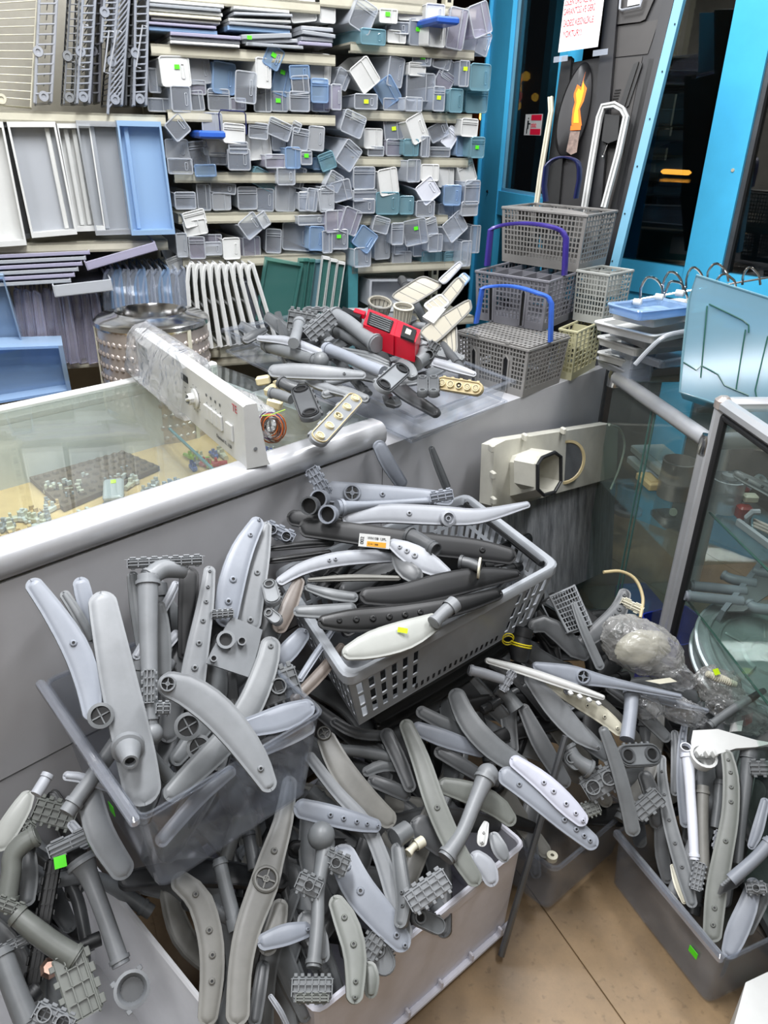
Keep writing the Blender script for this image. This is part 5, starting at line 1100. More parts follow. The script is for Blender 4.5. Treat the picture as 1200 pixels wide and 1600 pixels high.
t = MB(); t.box((0, 0, 0), (110 * k, 46 * k, .0006), Ml); t.build('sheet', 'white', lab_); t = MB(); t.box((8 * k, -11 * k, .0006), (68 * k, 18 * k, .0006), Ml); t.build('orange_band', 'label_orange', lab_)
text_obj('lettering', 'WH10B 12PL', 12 * k, Ml @ Matrix.Translation((-26 * k, 6 * k, .001)), 'black', lab_, .0004); text_obj('lettering', '002', 18 * k, Ml @ Matrix.Translation((-38 * k, -14 * k, .001)) @ Matrix.Rotation(1.57, 4, 'Z'), 'black', lab_, .0004)
text_obj('lettering', 'C14 / 388', 9 * k, Ml @ Matrix.Translation((-22 * k, -14 * k, .0012)), 'black', lab_, .0004)
arm('B', L, [(190, 522, 36), (285, 468, 52), (420, 435, 60), (610, 425, 50)], 'grey_pale', 'pale curved arm lying under the labelled charcoal arm', .035, .02, noz=(.45, .5))
arm('B', L, [(600, 410, 30), (640, 470, 76), (700, 510, 60)], 'grey_dark', 'dark leaf-shaped blade behind the pale leaf', .04)
arm('B', L, [(582, 376, 34), (650, 412, 84), (725, 455, 88), (802, 492, 30)], 'grey_pale', 'pale leaf-shaped blade with nozzle dots in the middle of the crate', .06, .05, noz=(.2, .32, .45))
arm('B', L, [(480, 568, 62), (620, 565, 88), (780, 530, 104), (920, 502, 84), (1050, 490, 34)], 'charcoal', 'broad charcoal blade across the front of the slotted crate', .055, .05)
arm('B', L, [(332, 660, 46), (450, 655, 92), (620, 640, 94), (830, 600, 74), (985, 555, 46)], 'black', 'black arm with a row of nozzle holes near the crate front rim', .035, .03, noz=(.1, .18, .26, .34, .42, .5))
arm('B', L, [(420, 775, 46), (520, 742, 108), (650, 702, 116), (765, 648, 60)], 'basket_pale', 'big pale leaf-shaped blade with a green sticker at the crate front', .04, .045)
q = L.at(*px('B', 632, 690), .060); t = MB(); t.box((0, 0, 0), (.018, .009, .0008), fr(q, Vector((1, -.1, -.1)), (CAM - q))); tag(t.build('price_sticker', 'lime_y', None), 'yellow-green price sticker on the big pale blade', 'sticker')
pipe('B', L, [(740, 665, 44), (770, 635, 46), (808, 602, 52)], 'grey', 'short grey tube lying on the crate rim beside the big pale blade', .06, .07, end=1, name='tube_socket', cat='tube')
arm('B', L, [(288, 535, 26), (380, 562, 44), (475, 575, 40)], 'grey_mid', 'narrow mid grey blade left of the broad charcoal one', .03)
arm('B', L, [(295, 512, 14), (450, 503, 26), (625, 505, 18)], 'grey_warm', 'thin warm grey strip behind the broad charcoal blade', .03)
arm('B', L, [(245, 622, 40), (350, 622, 54), (470, 612, 50)], 'grey_mid', 'mid grey blade peeping over the black perforated arm', .02)
arm('B', L, [(150, 402, 16), (280, 385, 30), (390, 380, 20)], 'charcoal', 'thin dark rail at the left rim of the slotted crate, upper', .02); arm('B', L, [(150, 445, 18), (260, 430, 28), (380, 412, 22)], 'black', 'thin black rail at the left rim of the slotted crate, lower', .015)
pipe('B', L, [(650, 355, 58), (690, 372, 56), (742, 402, 46)], 'grey_dark', 'dark grey ridged tube standing against the labelled arm', .06, .075, end=2, name='tube_socket', cat='tube', ribs=2)
pipe('B', L, [(640, 470, 60), (660, 500, 60), (700, 500, 50)], 'black', 'black rubber elbow in the middle of the slotted crate', .03, name='pipe_elbow')
e, _c, _r = pipe('B', L, [(835, 448, 44), (870, 455, 42), (905, 468, 36)], 'grey_dark', 'short dark tube with a cream disc in the slotted crate', .065, .075, name='tube_socket', cat='tube')
q = L.at(*px('B', 903, 470), .08); t = MB(); t.lathe([(.004, -.002), (.021, -.002), (.021, .002), (.004, .002)], 18, fr(q, UZ, Vector((.95, -.2, .3))), True); t.build('cream_disc', 'cream', e, True)
clip_head('B', L, (195, 345), -25, 110, 60, 'grey_cool', 'pale bracket with openings at the left rim of the slotted crate', .035, teeth=3, th=.016, mouth=2)
socket_plate('B', L, (160, 530), (172, 575), 56, 'grey', 'small oval ring link left of the slotted crate', .03, 1, 'grey_mid', cat='link', name='ring_link')
socket_plate('B', L, (160, 630), (185, 650), 40, 'grey', 'small hooked link below the oval ring link', .03, 1, 'grey_mid', cat='link', name='ring_link')
arm('X', Plane(onC(590, 690, .02), onC(700, 740, .05), onC(620, 770, .05)), [(590, 690, 22), (606, 722, 26), (632, 762, 22)], 'grey_cool', 'blue-grey curved arm leaning on the counter edge behind the crate')
arm('X', Plane(onC(590, 690, .02), onC(700, 740, .05), onC(620, 770, .05)), [(674, 698, 9), (684, 725, 13), (700, 765, 14)], 'grey_mid', 'thin rod leaning on the counter behind the crate')
iw = (Fg - Rg).normalized(); P_fw = Plane(Ng + iw * .03, Rg + iw * .03, Bg[0] + iw * .03)
for k in range(6): arm('X', P_fw, [(572 + k * 4, 1078 + k * 15, 26), (700, 1008 + k * 15, 34), (850 - k * 6, 925 + k * 14, 26)], ('charcoal', 'black', 'grey_dark')[k % 3], 'dark arm pressed against the inside of the crate front wall, %s from the rim' % ORD[k], -.004 * (k % 3), grp='arms behind the slotted crate wall')
il = (Rg - Ng).normalized(); P_sw = Plane(Ng + il * .03, Lg + il * .03, Bg[0] + il * .03)
for k in range(5): arm('X', P_sw, [(545 - k * 2, 1085 + k * 16, 24), (480, 1040 + k * 16, 30), (425 + k * 8, 985 + k * 20, 24)], ('black', 'charcoal')[k % 2], 'dark arm pressed against the inside of the crate end wall, %s from the rim' % ORD[k], 0, grp='arms behind the slotted crate end')
# ---- middle heap
L = P_heap
arm('D', L, [(372, 225, 74), (430, 345, 100), (520, 465, 106), (640, 572, 72)], 'grey_warm', 'dusty curved arm with round hub just right of the propped crisper', .03, .03, hub=.02, hubr=.36)
arm('D', L, [(675, 178, 58), (738, 330, 80), (795, 500, 90), (870, 665, 86), (955, 800, 66)], 'grey_green', 'long greenish grey blade running down under the crate corner', .05, .06, noz=(.55,))
arm('D', L, [(262, 505, 78), (380, 532, 86), (500, 562, 76), (590, 580, 48)], 'grey_cool', 'blue-grey arm end with five nozzles pointing right in the heap', .045, .05, noz=(.4, .55, .7, .82, .95))
arm('D', L, [(250, 390, 60), (222, 560, 84), (172, 720, 112), (150, 800, 124), (90, 960, 112), (60, 1120, 100), (50, 1330, 100)], 'grey_warm', 'very long warm grey arm with four-leaf hub hanging down the heap', .035, .04, hub=.47, hubr=.40, noz=(.35,))
arm('D', L, [(312, 305, 46), (420, 445, 52), (530, 565, 60), (592, 700, 66), (640, 850, 72), (690, 1000, 56)], 'grey', 'slim grey arm snaking down the middle of the heap', .02, .03, noz=(.5,))
arm('D', L, [(425, 650, 110), (500, 805, 132), (600, 930, 122), (690, 1040, 76)], 'grey_cool', 'wide blue-grey arm with four nozzles near the white crate rim', .012, .03, noz=(.2, .42, .86, .96))
arm('D', L, [(645, 640, 46), (660, 760, 56), (672, 870, 60), (655, 960, 48)], 'grey_mid', 'short ribbed mid grey arm beside the clip-headed pipe', .05, .045, noz=(.6, .75), roll=25)
manifold('D', L, [(985, 385, 74), (940, 490, 56), (890, 610, 54), (830, 700, 66)], 'grey', 'clip-headed grey pipe with round elbow standing out of the heap', ((765, 820), 35, 170, 105, 5, 0), .09, .06, ball=(988, 385, 42))
socket_plate('D', L, (735, 920), (800, 950), 66, 'grey_mid', 'round-mouthed tube lying under the clip-headed pipe', .04, 1, 'grey', cat='tube', name='tube_socket')
arm('D', L, [(408, 840, 56), (455, 930, 100), (492, 1060, 98), (490, 1245, 66)], 'grey_green', 'greenish curved arm with four large nozzles over the crate rim', .06, .075, noz=(.24, .5, .82, .95))
arm('D', L, [(535, 1085, 60), (552, 1150, 70), (550, 1225, 46)], 'grey_green', 'pointed blade tip behind the greenish nozzle arm', .045)
arm('D', L, [(862, 62, 70), (915, 180, 92), (1010, 285, 96), (1142, 372, 76)], 'grey_mid', 'shiny curved mid grey arm sliding down from under the slotted crate', .055, .06, noz=(.97, .85))
arm('D', L, [(705, 205, 56), (830, 250, 74), (982, 302, 50)], 'grey_cool', 'blue-grey arm with broken end behind the greenish blade', .03)
arm('F', P_heap, [(105, 742, 88), (230, 830, 96), (380, 950, 96), (505, 1052, 72)], 'grey_cool', 'long blue-grey arm with six nozzles jutting out over the floor, lower of two', .07, .10, noz=(.2, .66, .78, .86, .92))
arm('F', P_heap, [(150, 690, 56), (280, 785, 88), (385, 885, 92), (460, 960, 58)], 'grey_lilac', 'pale lilac-grey arm with five nozzles jutting out over the floor, upper of two', .09, .115, noz=(.42, .55, .72, .85, .95))
arm('D', L, [(802, 420, 62), (920, 452, 92), (1022, 502, 92), (1090, 572, 50)], 'grey_green', 'greenish curved arm lying behind the clip-headed pipe', .03, .04)
arm('D', L, [(600, 212, 60), (660, 335, 62), (705, 450, 52)], 'grey_dark', 'dark grey pipe-like arm right of the dusty curved arm', .015)
arm('D', L, [(722, 140, 50), (850, 205, 60), (965, 242, 40)], 'grey_mid', 'mid grey arm partly hidden under the slotted crate', .02)
arm('D', L, [(790, 290, 50), (900, 352, 60), (985, 405, 50)], 'grey_dark', 'dark arm running behind the elbow of the clip-headed pipe', .015)
arm('D', L, [(925, 680, 58), (985, 735, 84), (1010, 805, 50)], 'grey_pale', 'pale pointed blade standing at the white crate corner', .05)
arm('D', L, [(1005, 600, 40), (1035, 665, 66), (1062, 712, 34)], 'grey', 'grey notched blade at the white crate corner', .045)
arm('D', L, [(985, 560, 22), (972, 605, 44), (965, 655, 38)], 'white', 'white blade tip with two nozzles at the white crate corner', .06, noz=(.55, .85))
r0, r1 = pts3('F', P_heap, [(375, 600)], .06)[0], onz(783, 1493, .012); t = MB(); t.tube([r0, r1], .0075, 8); tag(t.build('steel_rod', 'alu_dark', None, True), 'long grey metal rod leaning from the heap down to the floor', 'rod')
manifold('D', L, [(365, 610, 76), (380, 660, 74), (355, 800, 50), (350, 950, 52), (335, 1110, 56)], 'grey_mid', 'grey pipe with two ribbed mouths and a square clip head in the heap', ((330, 1185), 0, 150, 95, 6, 0), .06, .07, ball=(365, 615, 52))
for (x, y), lab in (((420, 715), 'right ribbed mouth above the square clip head'), ((318, 800), 'left ribbed mouth above the square clip head')):
    clip_head('D', L, (x, y), -25, 95, 90, 'grey_mid', lab, .075, mouth=1, teeth=3, name='pipe_socket', cat='socket', th=.035)
clip_head('D', L, (330, 1225), 0, 120, 40, 'grey_green', 'lower step of the square clip head', .085, teeth=4)
arm('C', L, [(650, 765, 76), (745, 850, 102), (790, 1000, 104), (795, 1150, 100), (775, 1330, 80)], 'grey_warm', 'curved warm grey arm with four nozzles left of the very long one', .02, .0, noz=(.2, .45, .6, .75))
arm('C', L, [(965, 1020, 60), (1070, 985, 84), (1168, 962, 56)], 'grey_cool', 'short pale arm end with square stud left of the clip head', .045, noz=(.9,))
pipe('C', L, [(822, 700, 50), (850, 820, 52), (885, 950, 56)], 'grey_mid', 'mid grey pipe left of the four-leaf hub', .01, end=2); pipe('C', L, [(930, 600, 46), (945, 680, 48), (955, 740, 50)], 'grey_dark', 'dark pipe stub above the four-leaf hub', .0)
arm('D', L, [(292, 900, 76), (345, 990, 94), (380, 1090, 46)], 'grey_mid', 'mid grey blade pointing down to the square clip head', .03, .04)
arm('D', L, [(215, 850, 62), (195, 950, 84), (150, 1062, 76)], 'grey_warm', 'warm grey blade peeping from behind the very long arm', .015)
arm('D', L, [(150, 1080, 52), (132, 1200, 60), (112, 1330, 56)], 'grey_dark', 'dark blade beside the lower end of the very long arm', .01)
arm('D', L, [(170, 1210, 20), (210, 1270, 24), (240, 1330, 20)], 'grey_pale', 'thin pale strip at the bottom edge of the heap', .0)
socket_plate('D', L, (575, 1040), (600, 1090), 90, 'grey_mid', 'dark round tube mouth beside the wide blue-grey arm', .0, 1, 'grey_mid', cat='tube', name='tube_socket')
clip_head('D', L, (548, 1040), 60, 110, 90, 'grey_mid', 'ribbed grey bracket beside the greenish nozzle arm', .01, teeth=4)
pipe('D', L, [(640, 625, 70), (655, 615, 74), (690, 590, 70)], 'grey_mid', 'short wide collar at the lower end of the dusty curved arm', .05, name='pipe_collar', cat='collar')
pipe('D', L, [(690, 680, 30), (712, 655, 28), (735, 640, 36)], 'cream', 'small cream spout right of the wide collar', .045, end=2, name='spout', cat='spout')
arm('D', L, [(540, 400, 50), (640, 440, 60), (700, 470, 50)], 'grey_dark', 'dark arm lying across behind the greenish blade', .0); arm('D', L, [(400, 180, 40), (500, 230, 46), (640, 240, 40)], 'grey_dark', 'dark arm just under the slotted crate bottom', .0)
pipe('D', L, [(420, 290, 40), (520, 300, 44), (620, 320, 44)], 'grey_mid', 'horizontal grey pipe under the crate bottom', .0); arm('D', L, [(520, 380, 40), (600, 350, 50), (700, 360, 40)], 'grey_mid', 'grey arm above the oval shadowed one', -.005)
arm('D', L, [(700, 560, 90), (760, 600, 110), (840, 680, 70)], 'grey_dark', 'dark translucent blade behind the long greenish one', .005)
# ---- heap beyond the slotted crate
L = P_far
arm('F', L, [(215, 350, 50), (330, 482, 100), (430, 592, 84), (518, 655, 26)], 'grey', 'grey blade with pale edges pointing to the two-holed plate', .035, .045, noz=(.96,))
arm('F', L, [(292, 382, 28), (400, 442, 62), (520, 512, 74), (612, 592, 50)], 'cream', 'cream curved arm with three nozzles in the far heap', .04, noz=(.5, .72, .9))
arm('F', L, [(242, 312, 36), (400, 348, 80), (560, 382, 50), (850, 440, 24)], 'grey_cool', 'blue-grey forked arm with oval hub lying over the far heap', .075, .08, hub=.32, hubr=.4)
arm('F', L, [(372, 425, 30), (410, 395, 34), (462, 352, 40)], 'grey_cool', 'short prong of the forked blue-grey arm', .07)
arm('F', L, [(560, 370, 30), (760, 450, 40), (960, 498, 18)], 'grey_cool', 'second thin prong lying beside the forked arm tip', .05)
o = arm('F', L, [(50, 290, 26), (200, 332, 40), (380, 392, 40), (535, 445, 22)], 'white', 'white toothed bar lying just right of the slotted crate', .09, .085)
t = MB()
for k in range(4):
    q = L.at(*px('F', 395 + k * 38, 425 + k * 14), .088); t.bbox((0, 0, 0), (.009, .012, .008), .002, fr(q, SA, UZ))
t.build('teeth', 'white', o)
pipe('F', L, [(-20, 330, 40), (40, 345, 44), (120, 370, 40)], 'grey_pale', 'pale pipe end between slotted crate and white toothed bar', .08, name='water_pipe'); clip_head('F', L, (140, 375), 60, 90, 44, 'grey_pale', 'pale hooked bracket under the white toothed bar', .085, teeth=3, th=.014)
arm('F', L, [(405, 52, 24), (450, 170, 40), (522, 330, 44)], 'grey_mid', 'narrow mid grey blade standing up in front of the plastic bag', .08, .06)
arm('F', L, [(225, 160, 56), (290, 142, 80), (360, 190, 88), (425, 255, 80), (475, 270, 50)], 'grey_dark', 'hook-shaped dark grey arm behind the black hose', .03, .03)
arm('F', L, [(622, 0, 50), (590, 90, 80), (510, 170, 82), (420, 235, 56)], 'grey_dark', 'dark grey arm with nozzle rising toward the grimy board', .035, .03, noz=(.1, .2, .3, .4))
e, c_, r_ = pipe('F', L, [(645, 415, 62), (640, 500, 56), (625, 615, 60)], 'grey_cool', 'upright blue-grey pipe ending in the two-holed plate', .05, .07)
socket_plate('F', L, (628, 680), (725, 675), 92, 'grey_mid', 'grey plate with two dark round holes beside the floor crisper', .08, 2, 'grey_dark', name='holed_plate', cat='plate')
arm('F', L, [(525, 562, 42), (580, 705, 62), (622, 860, 66), (655, 1010, 70)], 'grey_mid', 'long mid grey blade standing at the left end of the floor crisper', .09, .05)
pipe('F', L, [(100, 400, 60), (140, 440, 56), (175, 490, 70)], 'grey_mid', 'grey pipe with a swollen end in the shadow under the white bar', .03)
arm('F', L, [(195, 470, 50), (280, 640, 84), (385, 810, 60)], 'grey_dark', 'dark grey blade behind the lilac-grey arm', .03)
arm('F', L, [(400, 540, 60), (470, 620, 80), (560, 700, 50)], 'grey_mid', 'greyish blade under the blade with pale edges', .01)
manifold('F', L, [(380, 640, 60), (420, 700, 60), (480, 740, 70)], 'grey_mid', 'ribbed grey manifold left of the two-holed plate', ((520, 790), 30, 150, 120, 5, 2), .03, .04)
socket_plate('F', L, (395, 690), (415, 710), 60, 'grey_mid', 'open tube mouth above the ribbed manifold', .04, 1, 'grey_mid', cat='tube', name='tube_socket')
clip_head('F', L, (710, 880), 40, 130, 90, 'grey_mid', 'grey box-shaped clip under the two-holed plate', .04, teeth=3); clip_head('F', L, (470, 900), 20, 90, 70, 'grey_green', 'toothed grey clip at the end of the clear tub', .0, teeth=5)
arm('F', L, [(690, 740, 60), (730, 850, 76), (750, 980, 60)], 'grey_dark', 'dark blade below the two-holed plate', .0); arm('F', L, [(640, 470, 50), (720, 540, 60), (800, 620, 50)], 'grey_mid', 'grey arm running under the loose plastic bags', .0)
arm('F', L, [(540, 400, 30), (640, 470, 40), (760, 560, 30)], 'grey_dark', 'dark thin arm under the forked arm', .0)
buried(20, P_far, 800, 1085, 75, 60, 40, 60, 190, ('grey spray arm buried close to the slotted crate corner', 'grey pipe buried close to the slotted crate corner'), ('arms by the crate corner', 'pipes by the crate corner'), ['grey_mid', 'grey_dark', 'charcoal'], (-.10, -.03), (20, 30))
buried(12, P_far, 880, 980, 50, 40, 20, 60, 150, ('dark arm buried below the duct board', 'dark pipe buried below the duct board'), ('arms below the duct board', 'pipes below the duct board'), ['black', 'grey_dark', 'charcoal'], (-.14, -.06), (20, 30))
# black hose with yellow rings
q0, q1, q2 = L.at(*px('F', 205, 170), .10), L.at(*px('F', 195, 215), .09), L.at(*px('F', 185, 290), .07); e = empty('hose_stub', q2, 'black rubber hose stub with yellow rings beside the slotted crate', 'hose')
t = MB(); t.tube([q0, q0.lerp(q1, .5), q1, q1.lerp(q2, .4), q2], [.018, .018, .021, .024, .019], 16, caps=False); t.build('tube', 'rubber', e, True)
d_ = (q0 - q1).normalized(); socket(q0, d_, .020, 'rubber', e)
for u in (.1, .22): t = MB(); Mx = fr(q1.lerp(q2, u), d_.orthogonal(), d_); t.tube([Mx @ Vector((.0225 * math.cos(a), .0225 * math.sin(a), 0)) for a in np.linspace(0, 6.283, 18)[:-1]], .0016, 6, close=True); t.build('yellow_ring', 'yellow', e, True)
q = L.at(*px('F', 140, 210), .09); t = MB(); [t.tube([q + Vector((.012 * math.cos(a), 0, .012 * math.sin(a) + z)) for a in np.linspace(0, 6.283, 14)[:-1]], .0014, 6, close=True) for z in (0, .006)]; tag(t.build('wire_ring', 'yellow', None, True), 'loose yellow wire ring left of the black hose stub', 'ring')
# ---- clear crisper on the floor at the right
L = P_right
arm('G', L, [(300, 100, 38), (358, 260, 62), (425, 420, 86), (460, 560, 84), (485, 720, 70)], 'grey_mid', 'mid grey blade at the left of the floor crisper, leaning out', .0, -.11)
arm('G', L, [(590, 255, 44), (592, 380, 56), (630, 600, 76), (700, 850, 84), (745, 1020, 56)], 'grey_mid', 'curved mid grey arm with small nozzles, left in the floor crisper', .04, .03, noz=(.12, .28, .45, .6, .75))
arm('G', L, [(640, 800, 26), (670, 900, 48), (705, 1000, 26)], 'cream', 'cream blade tip low between the floor crisper arms', .02)
arm('G', L, [(908, 228, 56), (935, 360, 84), (930, 560, 92), (895, 750, 104), (860, 950, 112), (838, 1190, 96)], 'grey_green', 'tall greenish arm with nozzle bumps in the middle of the floor crisper', .06, .06, noz=(.06, .13, .21, .29, .5, .84, .92))
e = manifold('G', L, [(712, 240, 62), (722, 300, 60), (730, 420, 50), (742, 600, 50), (752, 780, 46)], 'white_cool', 'white pipe manifold with flat white head in the floor crisper', None, .055, .04)
hd = [L.at(*px('G', *p), .06) for p in ((735, 190), (745, 132), (870, 125), (1060, 180), (1150, 195), (1060, 215), (960, 222), (840, 260), (745, 262))]
t = MB(); t.sheet([tuple(p) for p in hd], None, .018, L.n); t.build('head_plate', 'white', e)
q = L.at(*px('G', 795, 265), .06); t = MB(); t.lathe([(.004, -.02), (.026, -.016), (.03, 0), (.03, .006), (.024, .006)], 18, fr(q, SA, -UZ * -.4 + L.n)); t.build('sump_cup', 'white', e, True)
q = L.at(*px('G', 708, 222), .062); socket(q, (UZ + L.n * .4).normalized(), .012, 'white_cool', e)
for x in (770, 815, 850): q = L.at(*px('G', x, 250), .068); t = MB(); t.bbox((0, 0, 0), (.008, .014, .016), .002, fr(q, SA, L.n)); t.build('lug', 'white', e)
pipe('G', L, [(795, 410, 60), (792, 600, 58), (800, 880, 62)], 'grey_warm', 'thick warm grey pipe right of the white one', .035, .03)
arm('G', L, [(652, 130, 38), (662, 260, 58), (655, 460, 50)], 'grey', 'grey blade behind the white pipe, left one', .0, -.02); arm('G', L, [(705, 98, 34), (690, 200, 46), (690, 400, 62), (710, 620, 60)], 'grey_cool', 'blue-grey blade behind the white pipe, right one', .01, -.01, noz=(.08, .16))
pipe('G', L, [(1030, 240, 80), (1010, 400, 62), (985, 620, 50), (970, 800, 44)], 'grey_mid', 'tall mid grey pipe with wide top, right in the floor crisper', .03, .02, end=0)
e, c_, r_ = pipe('G', L, [(1140, 680, 62), (1060, 770, 60), (935, 880, 62)], 'grey_cool', 'slanting blue-grey pipe with coiled clips at its lower end', .10, .09)
for k in range(4): q = c_[-3 + 0].lerp(c_[-1], k / 3); t = MB(); t.bbox((0, 0, 0), (.05, .006, .03), .002, fr(q - UZ * .016, SA, (c_[-1] - c_[-3]))); t.build('coil_clip', 'grey', e)
arm('G', L, [(1055, 870, 64), (1022, 1000, 100), (960, 1150, 112), (915, 1270, 70)], 'grey_cool', 'blue-grey arm lying low at the right of the floor crisper', .05, .05)
arm('G', L, [(580, 560, 60), (592, 750, 80), (622, 900, 60)], 'grey', 'plain grey blade low at the left of the floor crisper', -.04, -.10); arm('G', L, [(1110, 470, 46), (1065, 640, 60), (1030, 725, 36)], 'grey_cool', 'blue-grey blade behind the slanting pipe', .05)
clip_head('G', L, (770, 860), 80, 130, 70, 'grey', 'toothed grey clip at the foot of the white pipe', .05, teeth=5, th=.02); clip_head('G', L, (1060, 920), 0, 90, 70, 'grey', 'grey clip with a round mouth beside the slanting pipe', .07, mouth=1, teeth=3)
clip_head('G', L, (870, 680), 80, 90, 50, 'grey_pale', 'small pale clip between white pipe and greenish arm', .04, teeth=3, th=.014); clip_head('G', L, (1100, 320), 0, 130, 90, 'grey_mid', 'box-shaped mid grey bracket at the right photo edge', .06, teeth=3)
arm('G', L, [(1120, 900, 60), (1080, 1000, 70), (1010, 1150, 60)], 'grey_mid', 'mid grey arm at the lower right of the floor crisper', .03); pipe('G', L, [(880, 380, 50), (870, 500, 50), (855, 620, 50)], 'grey_mid', 'mid grey pipe between thick pipe and greenish arm', .0)
# ---- lower left corner crate
L = P_corner
arm('C', L, [(112, 445, 44), (85, 500, 78), (30, 590, 92), (-20, 670, 80)], 'basket_pale', 'pale arm end at the left photo edge above the corner pipes', .06, .05)
manifold('C', L, [(25, 860, 74), (42, 760, 70), (48, 690, 72), (90, 640, 76), (140, 610, 70)], 'grey_green', 'elbow pipe with toothed bracket head in the lower left corner', ((205, 530), -15, 150, 110, 5, 0, .04), .05, .08, heads=(((85, 570), -35, 90, 60, 3, 0, .03),))
manifold('C', L, [(300, 700, 110), (335, 770, 70), (390, 910, 62), (455, 1100, 66)], 'grey', 'funnel-topped grey pipe ending in a large flange ring', None, .07, .07, ring=(495, 1190, 66), heads=(((265, 640), 25, 160, 70, 2, 0, .03),))
q = L.at(*px('C', 226, 712), .10); t = MB(); t.box((0, 0, 0), (.018, .018, .001), fr(q, SA, CAM - q)); tag(t.build('price_sticker', 'lime', None), 'green price sticker on the funnel-topped pipe', 'sticker')
manifold('C', L, [(55, 905, 70), (120, 960, 80), (200, 1020, 82), (290, 1075, 84)], 'grey_green', 'thick greenish pipe with a wide flat head in the corner crate', ((290, 1170), -72, 230, 150, 4, 0, .03), .07, .07, heads=(((35, 880), -20, 110, 60, 3, 0, .03),))
manifold('C', L, [(0, 1040, 80), (50, 1180, 84), (110, 1330, 90)], 'grey_mid', 'thick mid grey pipe at the bottom left photo corner', ((60, 1020), 25, 140, 50, 4, 0, .02), .05, .05)
clip_head('C', L, (200, 1300), -25, 150, 90, 'grey', 'grey toothed clip at the bottom edge of the corner crate', .07, teeth=4, mouth=2, th=.02)
pipe('C', L, [(120, 1210, 50), (130, 1200, 60), (150, 1190, 50)], 'rubber', 'black rubber tube mouth among the corner pipes', .03, end=0, name='tube_socket', cat='tube')
pipe('C', L, [(230, 1060, 40), (300, 1030, 42), (360, 1005, 46)], 'rubber', 'short black cylinder lying in the corner crate', .02, end=2, name='tube_socket', cat='tube')
clip_head('C', L, (165, 930), 80, 420, 70, 'black', 'long black box-shaped rail in the corner crate', .0, teeth=8, th=.03, name='black_rail', cat='rail')
e = empty('shiny_bag', L.at(*px('C', 190, 1110), .02), 'tiny crumpled shiny foil bag in the corner crate', 'bag'); t = MB(); q = L.at(*px('C', 190, 1110), .025); t.lathe([(.002, -.012), (.012, -.006), (.016, .004), (.009, .012)], 7, fr(q, SA, L.n), True); t.build('foil', 'copper', e)
pipe('C', P_left, [(180, 385, 40), (160, 420, 44), (135, 460, 44)], 'grey_pale', 'pale pipe end between counter and propped crisper', .0)
arm('C', L, [(260, 560, 36), (300, 610, 40), (330, 660, 40)], 'grey_pale', 'small pale strip end above the funnel-topped pipe', .06)
arm('C', L, [(100, 640, 60), (110, 760, 70), (100, 880, 60)], 'grey_mid', 'mid grey arm behind the corner elbow pipe', .0)
from mathutils import noise
def lump(name, c, r3, X_, Z_, mat, parent=None, amp=.18, fq=4.0, n=(40, 24), seed=0.0, flat=0.0):
    """crumpled film bag: a closed skin with folds"""
    M_ = fr(c, X_, Z_); rings = []
    for i in range(n[1] + 1):
        a = math.pi * (i + .02) / (n[1] + .04); ring = []
        for j in range(n[0]):
            b = 2 * math.pi * j / n[0]; d = Vector((math.sin(a) * math.cos(b), math.sin(a) * math.sin(b), -math.cos(a)))
            f = 1 + amp * noise.noise(d * fq * .6 + Vector((seed, 0, 0))) + amp * .6 * abs(noise.noise(d * fq * 1.9 + Vector((0, seed, 3)))) * 2 - amp * .3 + amp * .1 * noise.noise(d * fq * 4 + Vector((seed, 5, 0)))
            z = d.z * f; z = max(z, -1 + flat) if flat else z
            ring.append((d.x * f * r3[0], d.y * f * r3[1], z * r3[2]))
        rings.append(ring)
    t = MB(); t.loft(rings, True, True, M_); return t.build(name, mat, parent, True)
# ------------------------------------------------------------------ washing machine control panel on the glass
zt = ZC - .003
Q0, Q1 = onz(219, 590, zt), onz(386, 733, zt); hN = atY(387, 640, Q1.y).z - zt; hF = atY(220, 508, Q0.y).z - zt
dQ = (Q1 - Q0); dQ.z = 0; dq = dQ.normalized(); nq = Vector((dq.y, -dq.x, 0)); nq = nq if nq.dot(CAM - Q1) > 0 else -nq
hP = (hN + hF) / 2; LQ = dQ.length; Mq = fr(Q0, dq, UZ); sq = 1 if (Mq.to_3x3() @ Vector((0, 1, 0))).dot(nq) > 0 else -1
cpn = empty('control_panel', (Q0 + Q1) / 2, 'white washing machine control panel half wrapped in clear film on the glass counter', 'control panel')
t = MB(); pr_ = [(0, 0), (0, hP * .97), (-.006, hP), (-.028, hP * 1.0), (-.045, hP * .1), (-.05, 0)]
t.loft([[(x, sq * y * (1 if k else 1), z) for y, z in pr_] for k, x in enumerate((0, LQ))], True, True, Mq); t.build('fascia', 'white', cpn)
def Mf(u, v, o=.0012):   # frame on the fascia: x along, z out
    return fr(Mq @ Vector((u * LQ, sq * o, v * hP)), dq, nq) if dq.cross(UZ).dot(nq) > 0 or True else None
def facebox(u, v, w_, h_, d_, mat, nm, bev=.001):
    t = MB(); M_ = Mf(u, v); yv = (M_.to_3x3() @ Vector((0, 1, 0))).z; t.bbox((0, 0, d_ / 2 - .001), (w_ * LQ, h_ * hP, d_), bev, M_); return t.build(nm, mat, cpn)
facebox(.53, .74, .06, .12, .002, 'black', 'display')
for k in range(4): facebox(.715 + k * .036, .44, .031, .24, .005, 'white', 'push_button')
facebox(.895, .42, .045, .26, .005, 'white', 'push_button')
M_ = Mf(.62, .52); r_ = .022; t = MB(); t.lathe([(r_, 0), (r_ * .98, .004), (r_ * .6, .006), (r_ * .58, .016), (r_ * .5, .018)], 20, M_, False); t.bbox((0, 0, .013), (r_ * 1.3, r_ * .3, .014), .002, M_ @ Matrix.Rotation(.4, 4, 'Z')); t.build('dial', 'white', cpn, True)
t = MB()
